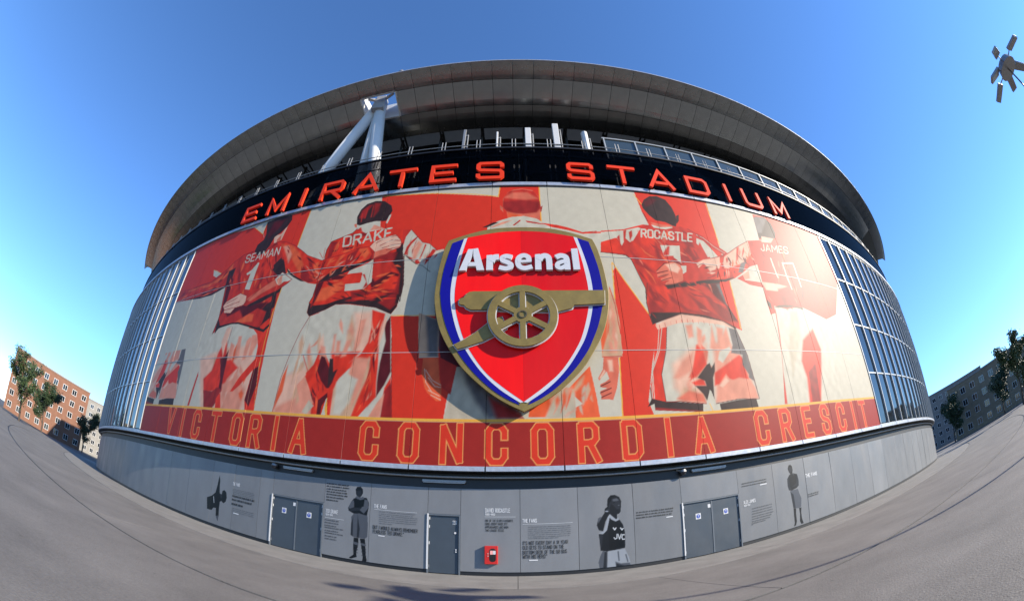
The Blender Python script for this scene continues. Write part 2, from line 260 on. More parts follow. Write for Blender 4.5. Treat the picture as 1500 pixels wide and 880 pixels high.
MURAL_ART=[
(0,'RD',0.021,[-46.7,26.23,-31.53,21.16,-23.97,20.02,-18.24,19.6,-16.93,18.63,-16.96,19.7,-13.01,19.79,-13.08,16.88,-13.28,13.76,-13.35,12.54,-13.49,10.94,-15.48,11.83,-17.85,14.6,-20.26,14.1,-31.66,15.25]),
(0,'CR',0.016,[-18.23,19.58,-16.96,19.7,-16.93,18.63]),
(0.037,'GD',0.021,[-18.27,19.61,-16.93,18.63,-16.94,19.61]),
(0,'CR',0.016,[-34.18,17.56,-26.43,15.35,-20.49,14.51,-18.88,14.87,-18.58,13.15,-18.38,10.51,-27.2,10.34]),
(0,'CR',0.016,[-21.44,16.63,-20.97,16.47,-20.14,16.05,-20.66,15.82,-21.18,16.07]),
(0.032,'GD',0.021,[-21.44,16.63,-20.14,16.05]),
(0,'RD',0.016,[-13.11,16.87,-13.34,12.98,-13.11,6.56,-13.99,6.52,-15.5,13.24,-14.07,17.06]),
(0.047,'GD',0.021,[-13.03,19.79,-13.08,16.88,-13.28,13.76,-13.35,12.54,-13.41,12.27,-13.44,9.77,-13.39,8.58,-13.12,6.5]),
(0,'RD',0.016,[-7.88,19.77,-4.44,19.48,-1.28,19.03,-0.89,18.93,-0.79,20.0,1.4,19.98,1.4,16.79,0.19,15.4,-3.58,14.67,-7.37,16.39]),
(0.058,'GD',0.021,[-7.75,19.77,-4.44,19.51,-2.05,19.21,-0.89,18.98,-0.79,20.0]),
(0.063,'GD',0.021,[1.42,19.98,1.4,16.79]),
(0,'RD',0.013,[-5.97,11.5,-1.72,11.36,-1.58,6.54,-5.55,6.47,-5.47,8.14]),
(0.042,'GD',0.021,[-5.97,11.53,-2.35,11.41]),
(0,'CR',0.021,[-2.34,10.15,-1.3,10.38,1.33,10.35,3.44,8.88,3.46,6.43,-3.02,6.51,-2.91,7.42,-2.59,8.95]),
(0,'RD',0.016,[5.0,14.16,6.33,11.5,6.69,10.8,6.09,8.9,5.67,7.14,5.88,6.41,4.42,6.48,4.57,9.19,4.75,9.46,4.72,12.19,4.87,13.93]),
(0.053,'GD',0.021,[4.89,14.45,5.37,13.39,6.33,11.5]),
(0.058,'GD',0.021,[4.56,9.21,4.48,7.87,4.42,6.48]),
(0.053,'GD',0.021,[4.86,14.39,4.71,12.08]),
(0,'RD',0.016,[7.07,19.86,12.13,19.84,11.88,16.25,11.84,13.67,11.7,10.69,11.32,10.84,8.47,12.72,7.24,18.2]),
(0.047,'GD',0.021,[7.0,19.58,7.36,18.78]),
(0.053,'GD',0.021,[12.04,19.67,11.94,16.28]),
(0.058,'GD',0.021,[11.82,13.76,11.64,10.81]),
(0.003,'GD',0.021,[9.81,6.5,7.29,6.81,7.58,6.45]),
(0,'CR',0.021,[-19.95,10.68,-18.5,11.24,-17.0,11.68,-16.02,11.59,-14.64,11.26,-14.23,10.92,-13.92,10.22,-13.48,9.38,-13.11,6.47,-17.96,6.27]),
(0,'SK',0.211,[-19.22,9.58,-16.77,10.19,-14.27,10.24,-13.98,9.39,-13.78,6.55,-17.84,6.36]),
(0,'PK',0.184,[-16.54,8.26,-15.11,8.59,-14.09,7.62,-14.2,6.45,-15.9,6.44]),
(0,'TN',0.064,[-17.47,7.93,-17.57,7.54,-17.38,7.18,-17.01,6.84,-17.19,7.21,-17.31,7.58]),
(0,'TN',0.094,[-16.53,10.24,-16.82,10.01,-16.91,9.7,-16.96,9.37,-16.62,9.58,-16.42,9.85]),
(0,'PK',0.101,[-15.6,7.31,-15.81,7.05,-15.71,6.8,-15.47,6.57,-15.44,6.83,-15.43,7.08]),
(0,'SK',0.061,[-15.35,8.58,-15.53,8.41,-15.65,8.19,-15.82,7.98,-15.51,8.11,-15.33,8.29]),
(0,'SK',0.06,[-15.62,8.09,-15.82,7.62,-15.85,7.13,-15.81,6.63,-15.67,7.11,-15.57,7.59]),
(0,'OR',0.06,[-16.3,9.51,-16.61,9.1,-16.85,8.65,-17.11,8.21,-16.67,8.58,-16.37,9.0]),
(0,'TN',0.081,[-17.7,9.82,-17.61,9.21,-17.18,8.66,-16.57,8.16,-16.96,8.7,-17.3,9.27]),
(0,'PK',0.062,[-16.97,8.92,-17.14,8.72,-17.19,8.48,-17.25,8.23,-17.0,8.41,-16.87,8.63]),
(0,'SK',0.052,[-14.54,8.9,-14.6,8.53,-14.51,8.16,-14.36,7.79,-14.37,8.15,-14.41,8.52]),
(0,'PK',0.053,[-17.48,8.3,-17.57,8.03,-17.46,7.76,-17.26,7.49,-17.29,7.76,-17.34,8.03]),
(0,'PK',0.053,[-15.03,9.0,-15.27,8.58,-15.42,8.12,-15.54,7.66,-15.27,8.08,-15.07,8.51]),
(0,'PK',0.086,[-14.97,9.07,-14.94,8.69,-14.66,8.4,-14.26,8.16,-14.49,8.47,-14.7,8.8]),
(0,'SK',0.097,[-16.48,8.35,-16.6,7.98,-16.39,7.63,-16.04,7.31,-16.12,7.67,-16.21,8.02]),
(0,'OR',0.079,[-14.38,8.71,-14.53,8.48,-14.47,8.23,-14.35,7.97,-14.26,8.21,-14.23,8.44]),
(0,'OR',0.112,[-14.38,7.62,-14.57,7.42,-14.47,7.22,-14.26,7.03,-14.19,7.23,-14.17,7.43]),
(0,'PK',0.07,[-14.82,8.01,-14.99,7.81,-14.98,7.57,-14.92,7.33,-14.79,7.54,-14.72,7.76]),
(0,'OR',0.076,[-15.76,10.46,-15.9,10.0,-15.87,9.51,-15.83,9.01,-15.65,9.45,-15.58,9.92]),
(0,'TN',0.066,[-16.67,7.44,-16.86,7.29,-16.91,7.09,-16.92,6.89,-16.71,7.04,-16.59,7.21]),
(0,'RD',0.026,[-14.34,11.24,-13.69,10.99,-13.52,11.31,-13.43,9.79,-13.48,9.38,-13.39,8.58,-13.11,6.47,-13.8,6.43,-13.99,7.08,-13.82,8.9,-13.89,10.14]),
(0,'MR',0.039,[-13.46,8.98,-13.79,8.82,-13.97,7.04,-13.58,6.71,-13.29,7.95]),
(0,'PK',0.079,[-15.8,10.89,-15.5,10.87,-15.28,9.6,-15.64,9.35]),
(0,'PK',0.079,[-14.97,10.53,-14.76,10.78,-14.55,10.68,-14.68,9.41,-14.95,9.33]),
(0,'PK',0.079,[-14.61,10.86,-14.23,10.92,-13.98,10.39,-14.27,9.57,-14.48,9.57]),
(0,'PK',0.079,[-16.37,10.53,-15.96,10.32,-15.93,9.1,-16.23,9.02]),
(0,'RD',0.039,[-13.71,9.59,-13.95,9.31,-14.8,8.38,-15.36,7.52,-15.12,7.52,-14.64,7.89,-13.62,8.98]),
(0,'RD',0.105,[-18.3,8.27,-17.61,8.79,-17.38,9.95,-17.01,10.75,-16.8,10.64,-16.37,9.38,-15.94,9.45,-15.11,8.92,-15.88,8.26,-16.13,7.5,-17.09,7.49,-17.93,7.39]),
(0,'SK',0.079,[-17.37,10.59,-17.21,11.51,-16.96,11.58,-16.73,11.38,-16.85,10.38,-16.83,9.66]),
(0.032,'R3',0.021,[-16.67,11.56,-16.67,10.27,-16.68,9.47]),
(0,'MR',0.066,[-17.01,9.49,-16.62,9.65,-16.39,10.08,-16.3,9.03,-16.27,8.26,-16.16,7.59,-16.35,7.0,-16.62,6.58,-16.93,7.07,-16.49,7.58,-16.54,8.26]),
(0,'R3',0.053,[-18.0,7.56,-17.09,7.49,-16.62,7.75,-16.16,7.59,-16.38,7.08,-16.72,6.49,-17.54,6.37]),
(0,'CR',0.021,[-16.46,6.91,-16.24,7.5,-16.32,7.08,-16.48,6.58]),
(0,'RD',0.039,[-16.52,7.08,-16.22,7.46,-15.9,6.53,-16.44,6.46]),
(0,'PK',0.105,[-16.21,7.92,-15.37,8.26,-15.13,7.93,-15.71,7.43,-15.64,6.62,-15.99,7.09]),
(0,'R2',0.024,[-15.13,17.55,-16.2,17.3,-17.03,17.24,-18.13,17.16,-18.95,16.76,-19.3,16.16,-18.94,14.74,-18.62,13.24,-18.49,12.34,-18.68,11.25,-18.07,11.6,-17.08,11.83,-16.22,11.81,-15.07,11.46,-13.74,11.02,-13.41,11.51,-13.48,11.85,-13.41,12.7,-13.32,13.61,-13.25,14.72,-13.95,16.11,-14.3,17.26]),
(0,'R2',0.024,[-18.89,16.89,-19.61,16.22,-21.11,15.57,-23.74,15.52,-29.71,16.31,-28.57,15.05,-21.94,14.34,-20.38,14.33,-18.93,14.71,-18.44,15.52]),
(0,'OR',0.079,[-19.04,16.68,-19.58,15.93,-21.01,15.41,-24.45,15.46,-24.37,15.34,-20.85,15.14,-19.5,15.54,-18.85,16.07]),
(0,'DK',0.066,[-18.52,16.19,-19.24,16.05,-19.02,14.89,-20.49,14.51,-23.84,14.59,-23.68,14.36,-20.37,14.31,-18.93,14.71,-18.52,15.44]),
(0,'MR',0.079,[-18.92,15.7,-18.82,14.77,-18.53,13.31,-18.42,12.46,-18.14,12.92,-18.24,14.14,-18.28,15.21]),
(0,'RD',0.079,[-17.49,16.35,-17.3,15.22,-16.94,13.94,-16.69,13.9,-16.83,14.96,-17.06,16.08]),
(0,'RD',0.079,[-18.42,15.98,-17.98,14.62,-17.66,13.7,-17.46,13.93,-17.71,14.93]),
(0,'RD',0.079,[-16.22,16.83,-15.69,16.63,-15.64,14.76,-15.75,14.27,-16.08,15.53]),
(0,'RD',0.079,[-15.52,16.23,-15.01,16.76,-14.83,15.31,-15.33,14.54]),
(0,'RD',0.079,[-16.38,14.71,-15.98,14.81,-15.82,13.94,-16.09,13.82]),
(0,'R3',0.079,[-18.21,16.31,-17.8,15.13,-17.12,13.97,-17.4,15.06]),
(0,'R3',0.079,[-15.56,14.07,-15.41,14.72,-15.38,15.4,-15.19,14.69,-15.34,14.04]),
(0,'R3',0.079,[-17.06,16.45,-16.81,15.66,-16.81,16.03]),
(0,'R3',0.039,[-14.38,12.71,-14.34,12.45,-14.23,12.19,-14.07,11.93,-14.17,12.19,-14.26,12.45]),
(0,'OR',0.044,[-14.47,13.41,-14.53,13.16,-14.48,12.88,-14.4,12.59,-14.36,12.84,-14.35,13.11]),
(0,'MR',0.048,[-16.58,13.65,-16.58,13.36,-16.41,13.05,-16.19,12.74,-16.26,13.03,-16.37,13.33]),
(0,'OR',0.039,[-16.27,14.85,-16.33,14.68,-16.3,14.48,-16.28,14.27,-16.17,14.42,-16.15,14.6]),
(0,'OR',0.039,[-14.24,14.83,-14.29,14.71,-14.28,14.54,-14.27,14.38,-14.18,14.49,-14.15,14.63]),
(0,'R2',0.054,[-13.83,13.53,-13.89,13.19,-13.81,12.82,-13.65,12.45,-13.66,12.79,-13.69,13.15]),
(0,'RD',0.04,[-14.1,12.6,-14.1,12.45,-14.07,12.26,-14.07,12.09,-13.96,12.22,-13.95,12.38]),
(0,'OR',0.048,[-16.07,13.42,-16.02,13.08,-15.82,12.73,-15.56,12.4,-15.69,12.73,-15.83,13.07]),
(0,'OR',0.039,[-14.92,15.83,-14.85,15.54,-14.72,15.24,-14.54,14.95,-14.65,15.23,-14.77,15.53]),
(0,'OR',0.045,[-17.11,15.12,-17.1,14.94,-16.96,14.77,-16.77,14.6,-16.83,14.77,-16.92,14.94]),
(0,'OR',0.039,[-13.98,12.2,-13.94,11.97,-13.89,11.73,-13.88,11.5,-13.83,11.71,-13.85,11.94]),
(0,'RD',0.039,[-17.53,15.45,-17.52,15.14,-17.37,14.82,-17.17,14.48,-17.24,14.79,-17.34,15.11]),
(0,'R3',0.049,[-14.92,14.87,-14.86,14.6,-14.67,14.39,-14.4,14.22,-14.58,14.44,-14.74,14.67]),
(0,'OR',0.048,[-15.94,15.3,-15.96,14.96,-15.87,14.58,-15.77,14.21,-15.72,14.53,-15.74,14.88]),
(0,'OR',0.039,[-14.78,15.53,-14.76,15.22,-14.69,14.89,-14.63,14.57,-14.59,14.86,-14.62,15.17]),
(0,'R3',0.053,[-14.5,14.07,-14.58,13.94,-14.5,13.78,-14.37,13.61,-14.35,13.75,-14.37,13.9]),
(0,'R3',0.039,[-18.25,13.38,-18.31,13.15,-18.24,12.89,-18.09,12.62,-18.15,12.87,-18.18,13.12]),
(0,'RD',0.04,[-14.88,14.17,-14.87,13.9,-14.75,13.61,-14.61,13.33,-14.63,13.59,-14.7,13.87]),
(0,'OR',0.044,[-18.7,15.35,-18.66,15.05,-18.43,14.74,-18.1,14.43,-18.28,14.74,-18.46,15.05]),
(0,'OR',0.042,[-15.31,14.43,-15.31,14.23,-15.19,14.01,-15.03,13.8,-15.07,14.0,-15.14,14.21]),
(0,'R3',0.056,[-16.86,13.21,-16.92,13.02,-16.82,12.79,-16.68,12.55,-16.64,12.75,-16.66,12.96]),
(0,'OR',0.039,[-14.47,12.06,-14.44,11.87,-14.36,11.68,-14.25,11.5,-14.29,11.68,-14.35,11.86]),
(0,'R3',0.049,[-15.69,16.06,-15.78,15.97,-15.77,15.8,-15.73,15.63,-15.61,15.71,-15.56,15.84]),
(0,'RD',0.039,[-17.65,14.04,-17.67,13.7,-17.56,13.34,-17.4,12.97,-17.42,13.3,-17.47,13.65]),
(0,'OR',0.044,[-14.35,14.13,-14.36,13.97,-14.25,13.81,-14.1,13.65,-14.14,13.81,-14.2,13.97]),
(0,'OR',0.039,[-14.69,13.89,-14.62,13.68,-14.46,13.5,-14.25,13.33,-14.39,13.52,-14.52,13.71]),
(0,'R3',0.042,[-14.24,15.26,-14.18,15.06,-14.04,14.88,-13.87,14.69,-13.93,14.88,-14.04,15.07]),
(0,'R3',0.039,[-15.56,16.42,-15.45,16.15,-15.25,15.89,-15.02,15.63,-15.19,15.9,-15.36,16.16]),
(0,'R3',0.039,[-15.67,12.61,-15.75,12.5,-15.74,12.36,-15.7,12.21,-15.62,12.32,-15.58,12.44]),
(0,'R2',0.039,[-14.38,15.01,-14.23,14.67,-13.99,14.34,-13.71,14.04,-13.93,14.36,-14.14,14.69]),
(0,'OR',0.047,[-15.9,16.97,-15.95,16.84,-15.9,16.65,-15.84,16.45,-15.74,16.57,-15.73,16.73]),
(0,'OR',0.043,[-14.25,16.06,-14.25,15.82,-14.17,15.55,-14.08,15.28,-14.04,15.5,-14.07,15.75]),
(0,'OR',0.045,[-17.84,16.62,-17.9,16.33,-17.85,15.99,-17.79,15.64,-17.68,15.91,-17.66,16.22]),
(0,'R3',0.046,[-14.45,13.92,-14.47,13.76,-14.37,13.6,-14.22,13.44,-14.25,13.6,-14.3,13.76]),
(0,'OR',0.039,[-15.82,17.16,-15.67,16.79,-15.47,16.42,-15.24,16.05,-15.39,16.41,-15.57,16.78]),
(0,'R3',0.055,[-14.48,15.31,-14.38,14.94,-14.15,14.58,-13.87,14.23,-14.01,14.58,-14.18,14.94]),
(0,'R2',0.039,[-14.07,12.03,-14.11,11.87,-14.06,11.71,-13.97,11.54,-13.97,11.7,-13.99,11.86]),
(0,'MR',0.039,[-15.28,16.29,-15.09,15.83,-14.79,15.39,-14.41,14.98,-14.74,15.4,-15.02,15.85]),
(0,'RD',0.048,[-13.82,13.25,-13.94,13.16,-14.0,13.01,-14.05,12.86,-13.88,12.93,-13.78,13.04]),
(0,'R2',0.039,[-17.11,15.55,-17.06,15.19,-16.86,14.82,-16.6,14.44,-16.75,14.81,-16.9,15.18]),
(0,'OR',0.054,[-13.91,14.17,-14.0,13.94,-14.03,13.65,-14.09,13.38,-13.89,13.57,-13.8,13.82]),
(0,'MR',0.039,[-14.84,16.71,-14.78,16.35,-14.62,15.98,-14.41,15.6,-14.51,15.96,-14.63,16.32]),
(0,'RD',0.041,[-14.43,14.1,-14.26,13.85,-14.03,13.68,-13.76,13.56,-13.99,13.74,-14.21,13.94]),
(0,'R3',0.039,[-18.54,15.26,-18.58,15.05,-18.55,14.81,-18.54,14.58,-18.43,14.76,-18.41,14.98]),
(0,'OR',0.044,[-16.79,14.32,-16.83,13.96,-16.7,13.57,-16.48,13.17,-16.55,13.55,-16.63,13.92]),
(0,'OR',0.04,[-16.8,13.67,-16.73,13.31,-16.49,12.97,-16.16,12.64,-16.38,12.98,-16.58,13.33]),
(0,'OR',0.039,[-20.45,14.99,-20.8,15.04,-21.07,15.01,-21.31,14.95,-20.97,14.92,-20.67,14.92]),
(0,'RD',0.056,[-20.25,15.32,-20.8,15.36,-21.13,15.22,-21.35,15.01,-20.9,15.07,-20.49,15.14]),
(0,'R3',0.039,[-19.27,16.19,-19.57,16.04,-19.74,15.82,-19.85,15.55,-19.61,15.74,-19.39,15.93]),
(0,'RD',0.039,[-23.2,15.02,-24.08,15.09,-24.9,15.07,-25.69,15.0,-24.78,14.98,-23.93,14.97]),
(0,'OR',0.039,[-19.77,15.03,-20.07,14.98,-20.24,14.85,-20.35,14.68,-20.12,14.77,-19.9,14.88]),
(0,'RD',0.04,[-23.65,15.11,-24.15,15.21,-24.49,15.17,-24.77,15.09,-24.31,15.04,-23.9,15.02]),
(0,'MR',0.054,[-20.61,14.69,-21.17,14.76,-21.64,14.72,-22.09,14.64,-21.48,14.55,-20.96,14.54]),
(0,'R3',0.056,[-19.62,15.47,-19.98,15.53,-20.13,15.43,-20.17,15.26,-19.9,15.28,-19.68,15.32]),
(0,'R3',0.042,[-19.79,14.62,-20.44,14.69,-21.13,14.75,-21.89,14.85,-21.07,14.63,-20.35,14.54]),
(0,'MR',0.04,[-22.28,15.31,-22.65,15.37,-22.94,15.33,-23.22,15.28,-22.81,15.21,-22.47,15.19]),
(0,'MR',0.042,[-19.92,14.88,-20.37,14.92,-20.72,14.86,-21.04,14.77,-20.59,14.74,-20.19,14.75]),
(0,'OR',0.054,[-24.39,15.1,-24.89,15.14,-25.09,15.02,-25.16,14.83,-24.77,14.85,-24.45,14.91]),
(0,'RD',0.056,[-22.02,15.28,-22.63,15.37,-23.01,15.27,-23.27,15.1,-22.75,15.1,-22.29,15.13]),
(0,'R3',0.039,[-24.67,15.4,-25.28,15.41,-25.56,15.25,-25.61,14.98,-25.31,15.14,-24.94,15.27]),
(0,'OR',0.039,[-20.6,14.59,-21.12,14.62,-21.55,14.56,-21.95,14.46,-21.43,14.46,-20.96,14.48]),
(0,'RD',0.039,[-22.91,15.2,-23.5,15.22,-23.97,15.15,-24.38,15.02,-23.86,15.07,-23.34,15.11]),
(0,'R3',0.053,[-15.13,17.55,-15.6,17.16,-16.17,16.73,-15.82,16.93,-15.22,17.27,-14.63,17.33]),
(0,'SK',0.032,[-15.58,18.12,-14.97,18.17,-14.6,18.92,-14.75,17.64,-15.11,17.51,-15.37,17.49]),
(0,'SK2',0.039,[-15.21,17.74,-14.92,18.06,-14.82,17.56,-15.11,17.51]),
(0,'DK',0.026,[-16.96,19.7,-15.65,19.81,-14.62,19.74,-14.45,19.24,-14.66,18.69,-15.11,18.25,-15.5,18.05,-15.69,17.37,-16.0,16.83,-16.56,16.71,-17.07,17.2,-17.03,17.73,-16.55,18.06,-16.54,18.55]),
(0,'MR',0.132,[-16.17,19.48,-15.1,19.51,-15.29,18.94,-15.87,18.29,-16.17,17.96,-16.32,18.8]),
(0.026,'CR',0.021,[-16.9,18.75,-16.65,18.28]),
(0,'DK',0.105,[-14.14,12.89,-13.68,13.02,-13.48,11.83,-13.66,11.23,-14.28,11.23,-14.89,12.23,-14.42,12.55]),
(0,'MR',0.105,[-18.2,12.99,-16.76,13.0,-14.95,12.98,-14.12,12.98,-14.56,12.29,-15.77,11.94,-16.48,12.68,-17.58,12.32]),
(0,'R2',0.066,[-16.66,11.84,-15.54,12.29,-14.81,12.63,-13.99,12.32,-14.07,11.61,-14.21,11.36,-15.7,11.75]),
(0,'OR',0.079,[-16.54,11.87,-15.42,12.33,-15.02,12.24,-14.96,11.78,-16.1,11.79]),
(0,'RD',0.039,[-14.17,11.4,-13.55,11.88,-13.43,11.52,-13.65,11.04,-14.03,11.17]),
(0,'DK',0.032,[-18.48,12.32,-18.07,11.78,-16.95,11.87,-16.26,11.85,-14.98,11.51,-13.81,11.2,-13.43,11.52,-13.4,11.34,-13.74,11.0,-15.06,11.41,-16.2,11.72,-16.9,11.77,-18.13,11.6,-18.42,11.24,-18.5,11.73]),
(0,'DK',0.053,[-14.16,16.15,-13.38,15.07,-12.42,14.36,-11.99,14.11,-12.43,13.89,-13.55,13.48,-13.4,12.54,-13.73,12.43,-13.88,13.37,-13.72,14.46,-14.4,15.24,-14.65,15.62]),
(0,'DK',0.039,[-14.61,15.27,-14.3,16.0,-13.88,15.92,-13.28,15.06,-12.0,14.15,-12.63,14.23,-13.61,14.94,-14.05,14.84]),
(0,'CR',0.021,[-10.71,11.7,-9.72,12.05,-9.14,12.31,-8.35,12.29,-7.65,12.15,-6.8,11.97,-5.93,11.56,-5.71,10.34,-5.28,6.5,-11.86,6.43,-11.7,7.77,-11.38,9.62,-11.02,10.86]),
(0,'SK',0.211,[-11.46,8.41,-10.24,8.88,-9.51,8.42,-9.15,6.51,-11.79,6.49]),
(0,'TN',0.211,[-8.48,7.83,-7.62,8.43,-6.73,9.6,-6.64,8.43,-7.33,6.49,-8.25,6.45]),
(0,'PK',0.158,[-11.65,6.77,-10.45,7.34,-9.23,6.94,-9.15,6.51,-11.68,6.46]),
(0,'SK',0.211,[-7.91,11.78,-6.94,11.81,-6.74,10.13,-7.46,9.31]),
(0,'TN',0.056,[-10.74,9.65,-10.86,9.11,-10.89,8.56,-10.87,8.0,-10.77,8.53,-10.7,9.08]),
(0,'TN',0.121,[-8.02,11.66,-8.08,11.08,-7.89,10.55,-7.59,10.05,-7.69,10.58,-7.8,11.13]),
(0,'TN',0.105,[-9.87,8.63,-10.08,8.36,-10.13,8.04,-10.14,7.7,-9.94,7.97,-9.81,8.26]),
(0,'TN',0.144,[-9.96,9.55,-10.16,9.12,-10.08,8.66,-9.9,8.2,-9.8,8.63,-9.77,9.08]),
(0,'SK',0.142,[-9.23,7.94,-9.48,7.56,-9.47,7.16,-9.34,6.75,-9.21,7.13,-9.12,7.53]),
(0,'PK',0.058,[-9.67,10.46,-9.82,10.31,-9.96,10.12,-10.14,9.95,-9.88,10.03,-9.71,10.19]),
(0,'PK',0.157,[-7.95,11.17,-8.11,10.8,-8.03,10.4,-7.87,10.0,-7.76,10.36,-7.73,10.74]),
(0,'TN',0.1,[-9.72,10.74,-9.77,10.29,-9.66,9.83,-9.51,9.37,-9.47,9.81,-9.5,10.26]),
(0,'PK',0.126,[-10.33,8.04,-10.54,7.8,-10.52,7.52,-10.41,7.23,-10.27,7.48,-10.2,7.74]),
(0,'PK',0.122,[-9.64,7.81,-9.84,7.62,-9.83,7.39,-9.74,7.15,-9.6,7.35,-9.53,7.56]),
(0,'TN',0.127,[-10.17,7.8,-10.4,7.56,-10.41,7.27,-10.35,6.97,-10.17,7.21,-10.07,7.48]),
(0,'PK',0.083,[-8.65,11.48,-8.67,11.17,-8.54,10.9,-8.35,10.65,-8.41,10.93,-8.48,11.22]),
(0,'TN',0.129,[-8.63,8.64,-8.74,8.34,-8.65,8.06,-8.47,7.78,-8.42,8.07,-8.43,8.35]),
(0,'PK',0.13,[-7.21,8.74,-7.41,8.33,-7.54,7.84,-7.69,7.37,-7.35,7.73,-7.15,8.17]),
(0,'TN',0.114,[-10.8,10.66,-10.93,10.25,-10.84,9.81,-10.68,9.37,-10.61,9.78,-10.6,10.2]),
(0,'PK',0.082,[-7.61,8.93,-7.59,8.57,-7.42,8.27,-7.17,8.01,-7.31,8.32,-7.43,8.65]),
(0,'TN',0.111,[-10.36,9.28,-10.55,9.09,-10.6,8.83,-10.63,8.55,-10.39,8.72,-10.26,8.94]),
(0,'TN',0.131,[-8.03,10.79,-8.08,10.39,-7.91,10.04,-7.65,9.71,-7.7,10.08,-7.78,10.46]),
(0,'TN',0.077,[-10.45,7.97,-10.6,7.72,-10.63,7.43,-10.64,7.14,-10.48,7.39,-10.39,7.66]),
(0,'SK',0.101,[-9.5,10.66,-9.6,10.18,-9.55,9.67,-9.45,9.17,-9.36,9.64,-9.33,10.13]),
(0,'PK',0.095,[-10.22,10.16,-10.3,9.74,-10.18,9.33,-9.95,8.93,-10.0,9.34,-10.05,9.75]),
(0,'PK',0.149,[-6.88,10.18,-7.02,9.92,-6.94,9.66,-6.78,9.4,-6.7,9.66,-6.69,9.92]),
(0,'TN',0.1,[-7.35,9.0,-7.48,8.58,-7.49,8.13,-7.46,7.68,-7.32,8.09,-7.26,8.52]),
(0,'SK',0.127,[-6.79,9.25,-6.9,8.95,-6.81,8.67,-6.65,8.39,-6.62,8.68,-6.62,8.97]),
(0,'RD',0.053,[-6.95,11.9,-6.22,11.65,-6.26,10.74,-6.31,10.05,-6.21,9.08,-6.18,8.15,-6.11,7.45,-6.45,7.03,-6.89,6.47,-7.29,6.46,-7.02,7.43,-6.71,8.43,-6.65,9.3,-7.12,9.16,-7.68,8.79,-8.15,8.28,-8.34,7.76,-8.32,6.41,-9.02,6.48,-9.25,7.08,-9.65,7.81,-10.1,8.57,-9.73,9.03,-9.51,9.81,-9.33,9.81,-8.8,9.1,-8.45,9.02,-7.73,9.09,-7.18,9.54,-6.89,10.14,-6.84,11.0]),
(0,'RD',0.053,[-5.77,7.87,-5.5,8.43,-5.28,6.5,-5.76,6.48,-5.79,7.46]),
(0,'TN',0.105,[-7.16,8.43,-6.7,9.38,-6.58,8.57,-6.91,7.72,-7.29,6.46,-7.64,6.51,-7.47,7.42]),
(0,'RD',0.066,[-10.13,8.41,-9.84,8.72,-9.34,9.26,-8.64,7.83,-8.67,7.54,-8.99,6.52,-9.4,6.5,-9.48,7.37]),
(0,'PK',0.066,[-10.53,7.95,-10.13,8.41,-9.59,7.51,-9.34,7.08,-9.94,6.62,-10.27,7.35]),
(0,'CR2',0.053,[-9.62,7.22,-9.31,6.94,-9.66,6.49,-9.94,6.62]),
(0,'RD',0.105,[-8.82,9.64,-7.21,9.69,-7.39,9.39,-7.85,8.87,-8.3,8.2,-8.58,8.42]),
(0,'PK',0.092,[-8.84,10.63,-8.73,10.63,-8.65,9.64,-8.8,9.56]),
(0,'PK',0.092,[-8.61,10.27,-8.4,10.26,-8.33,9.48,-8.58,9.48]),
(0,'PK',0.092,[-8.07,10.25,-7.79,10.32,-7.96,9.47,-8.23,9.4]),
(0,'PK',0.092,[-7.5,11.35,-7.19,11.41,-7.29,10.15,-7.51,9.62,-7.62,9.77]),
(0,'PK',0.092,[-9.52,10.05,-9.23,9.97,-8.97,9.1,-9.45,9.34]),
(0,'PK',0.105,[-7.47,9.39,-6.69,9.31,-6.93,7.86,-7.31,6.87,-7.27,8.14,-7.65,8.57]),
(0,'CR',0.105,[-8.21,8.13,-7.64,8.5,-7.14,8.28,-7.43,7.14,-7.8,6.57,-8.19,6.56]),
(0,'MR',0.042,[-9.45,8.72,-9.35,9.49,-9.12,9.41,-8.61,8.57,-8.32,8.79,-8.45,8.13,-8.6,7.83,-8.61,7.68,-9.12,8.19]),
(0,'DK',0.037,[-8.84,9.33,-8.63,9.33,-8.49,8.57,-8.28,8.76,-8.53,8.13,-8.68,7.83]),
(0,'RD',0.032,[-8.76,7.83,-8.56,7.83,-8.38,6.51,-8.58,6.5]),
(0,'MR',0.039,[-9.11,7.23,-8.64,7.61,-8.6,7.39,-8.85,6.95,-8.86,6.49,-9.07,6.5]),
(0,'CR',0.021,[-8.81,6.53,-8.67,7.28,-8.62,7.36,-8.51,6.51]),
(0,'GD',0.016,[-8.67,6.82,-8.61,7.36,-8.48,6.51,-8.58,6.5]),
(0,'MR',0.047,[-6.19,11.05,-6.04,11.28,-5.92,11.52,-5.77,10.42,-5.54,8.65,-5.79,8.01,-6.11,7.45,-6.16,8.15,-6.14,9.08,-6.0,10.19]),
(0,'SK',0.047,[-6.23,11.29,-6.07,11.52,-6.15,10.74,-6.27,10.05,-6.36,9.6,-6.35,10.59]),
(0,'R3',0.053,[-5.76,7.73,-5.45,8.15,-5.28,6.5,-5.83,6.48]),
(0,'CR',0.039,[-6.89,6.51,-6.52,6.96,-6.39,6.52]),
(0,'PK',0.053,[-6.39,6.52,-6.04,7.18,-5.74,7.6,-5.83,6.51]),
(0.034,'R3',0.021,[-10.63,11.74,-11.02,10.84,-11.37,9.6,-11.64,8.33,-11.79,6.49]),
(0,'OR',0.053,[-11.56,8.41,-11.33,9.05,-11.36,7.62,-11.55,7.15,-11.75,6.53,-11.7,7.38]),
(0.039,'RD',0.053,[-10.48,9.52,-10.02,8.72,-10.04,8.41]),
(0.032,'R2',0.021,[-10.59,11.78,-10.06,11.92]),
(0,'PK',0.047,[-6.63,10.69,-6.67,10.54,-6.65,10.39,-6.61,10.23,-6.57,10.37,-6.56,10.52]),
(0,'PK',0.041,[-6.43,11.31,-6.55,11.03,-6.68,10.74,-6.84,10.48,-6.62,10.7,-6.48,10.97]),
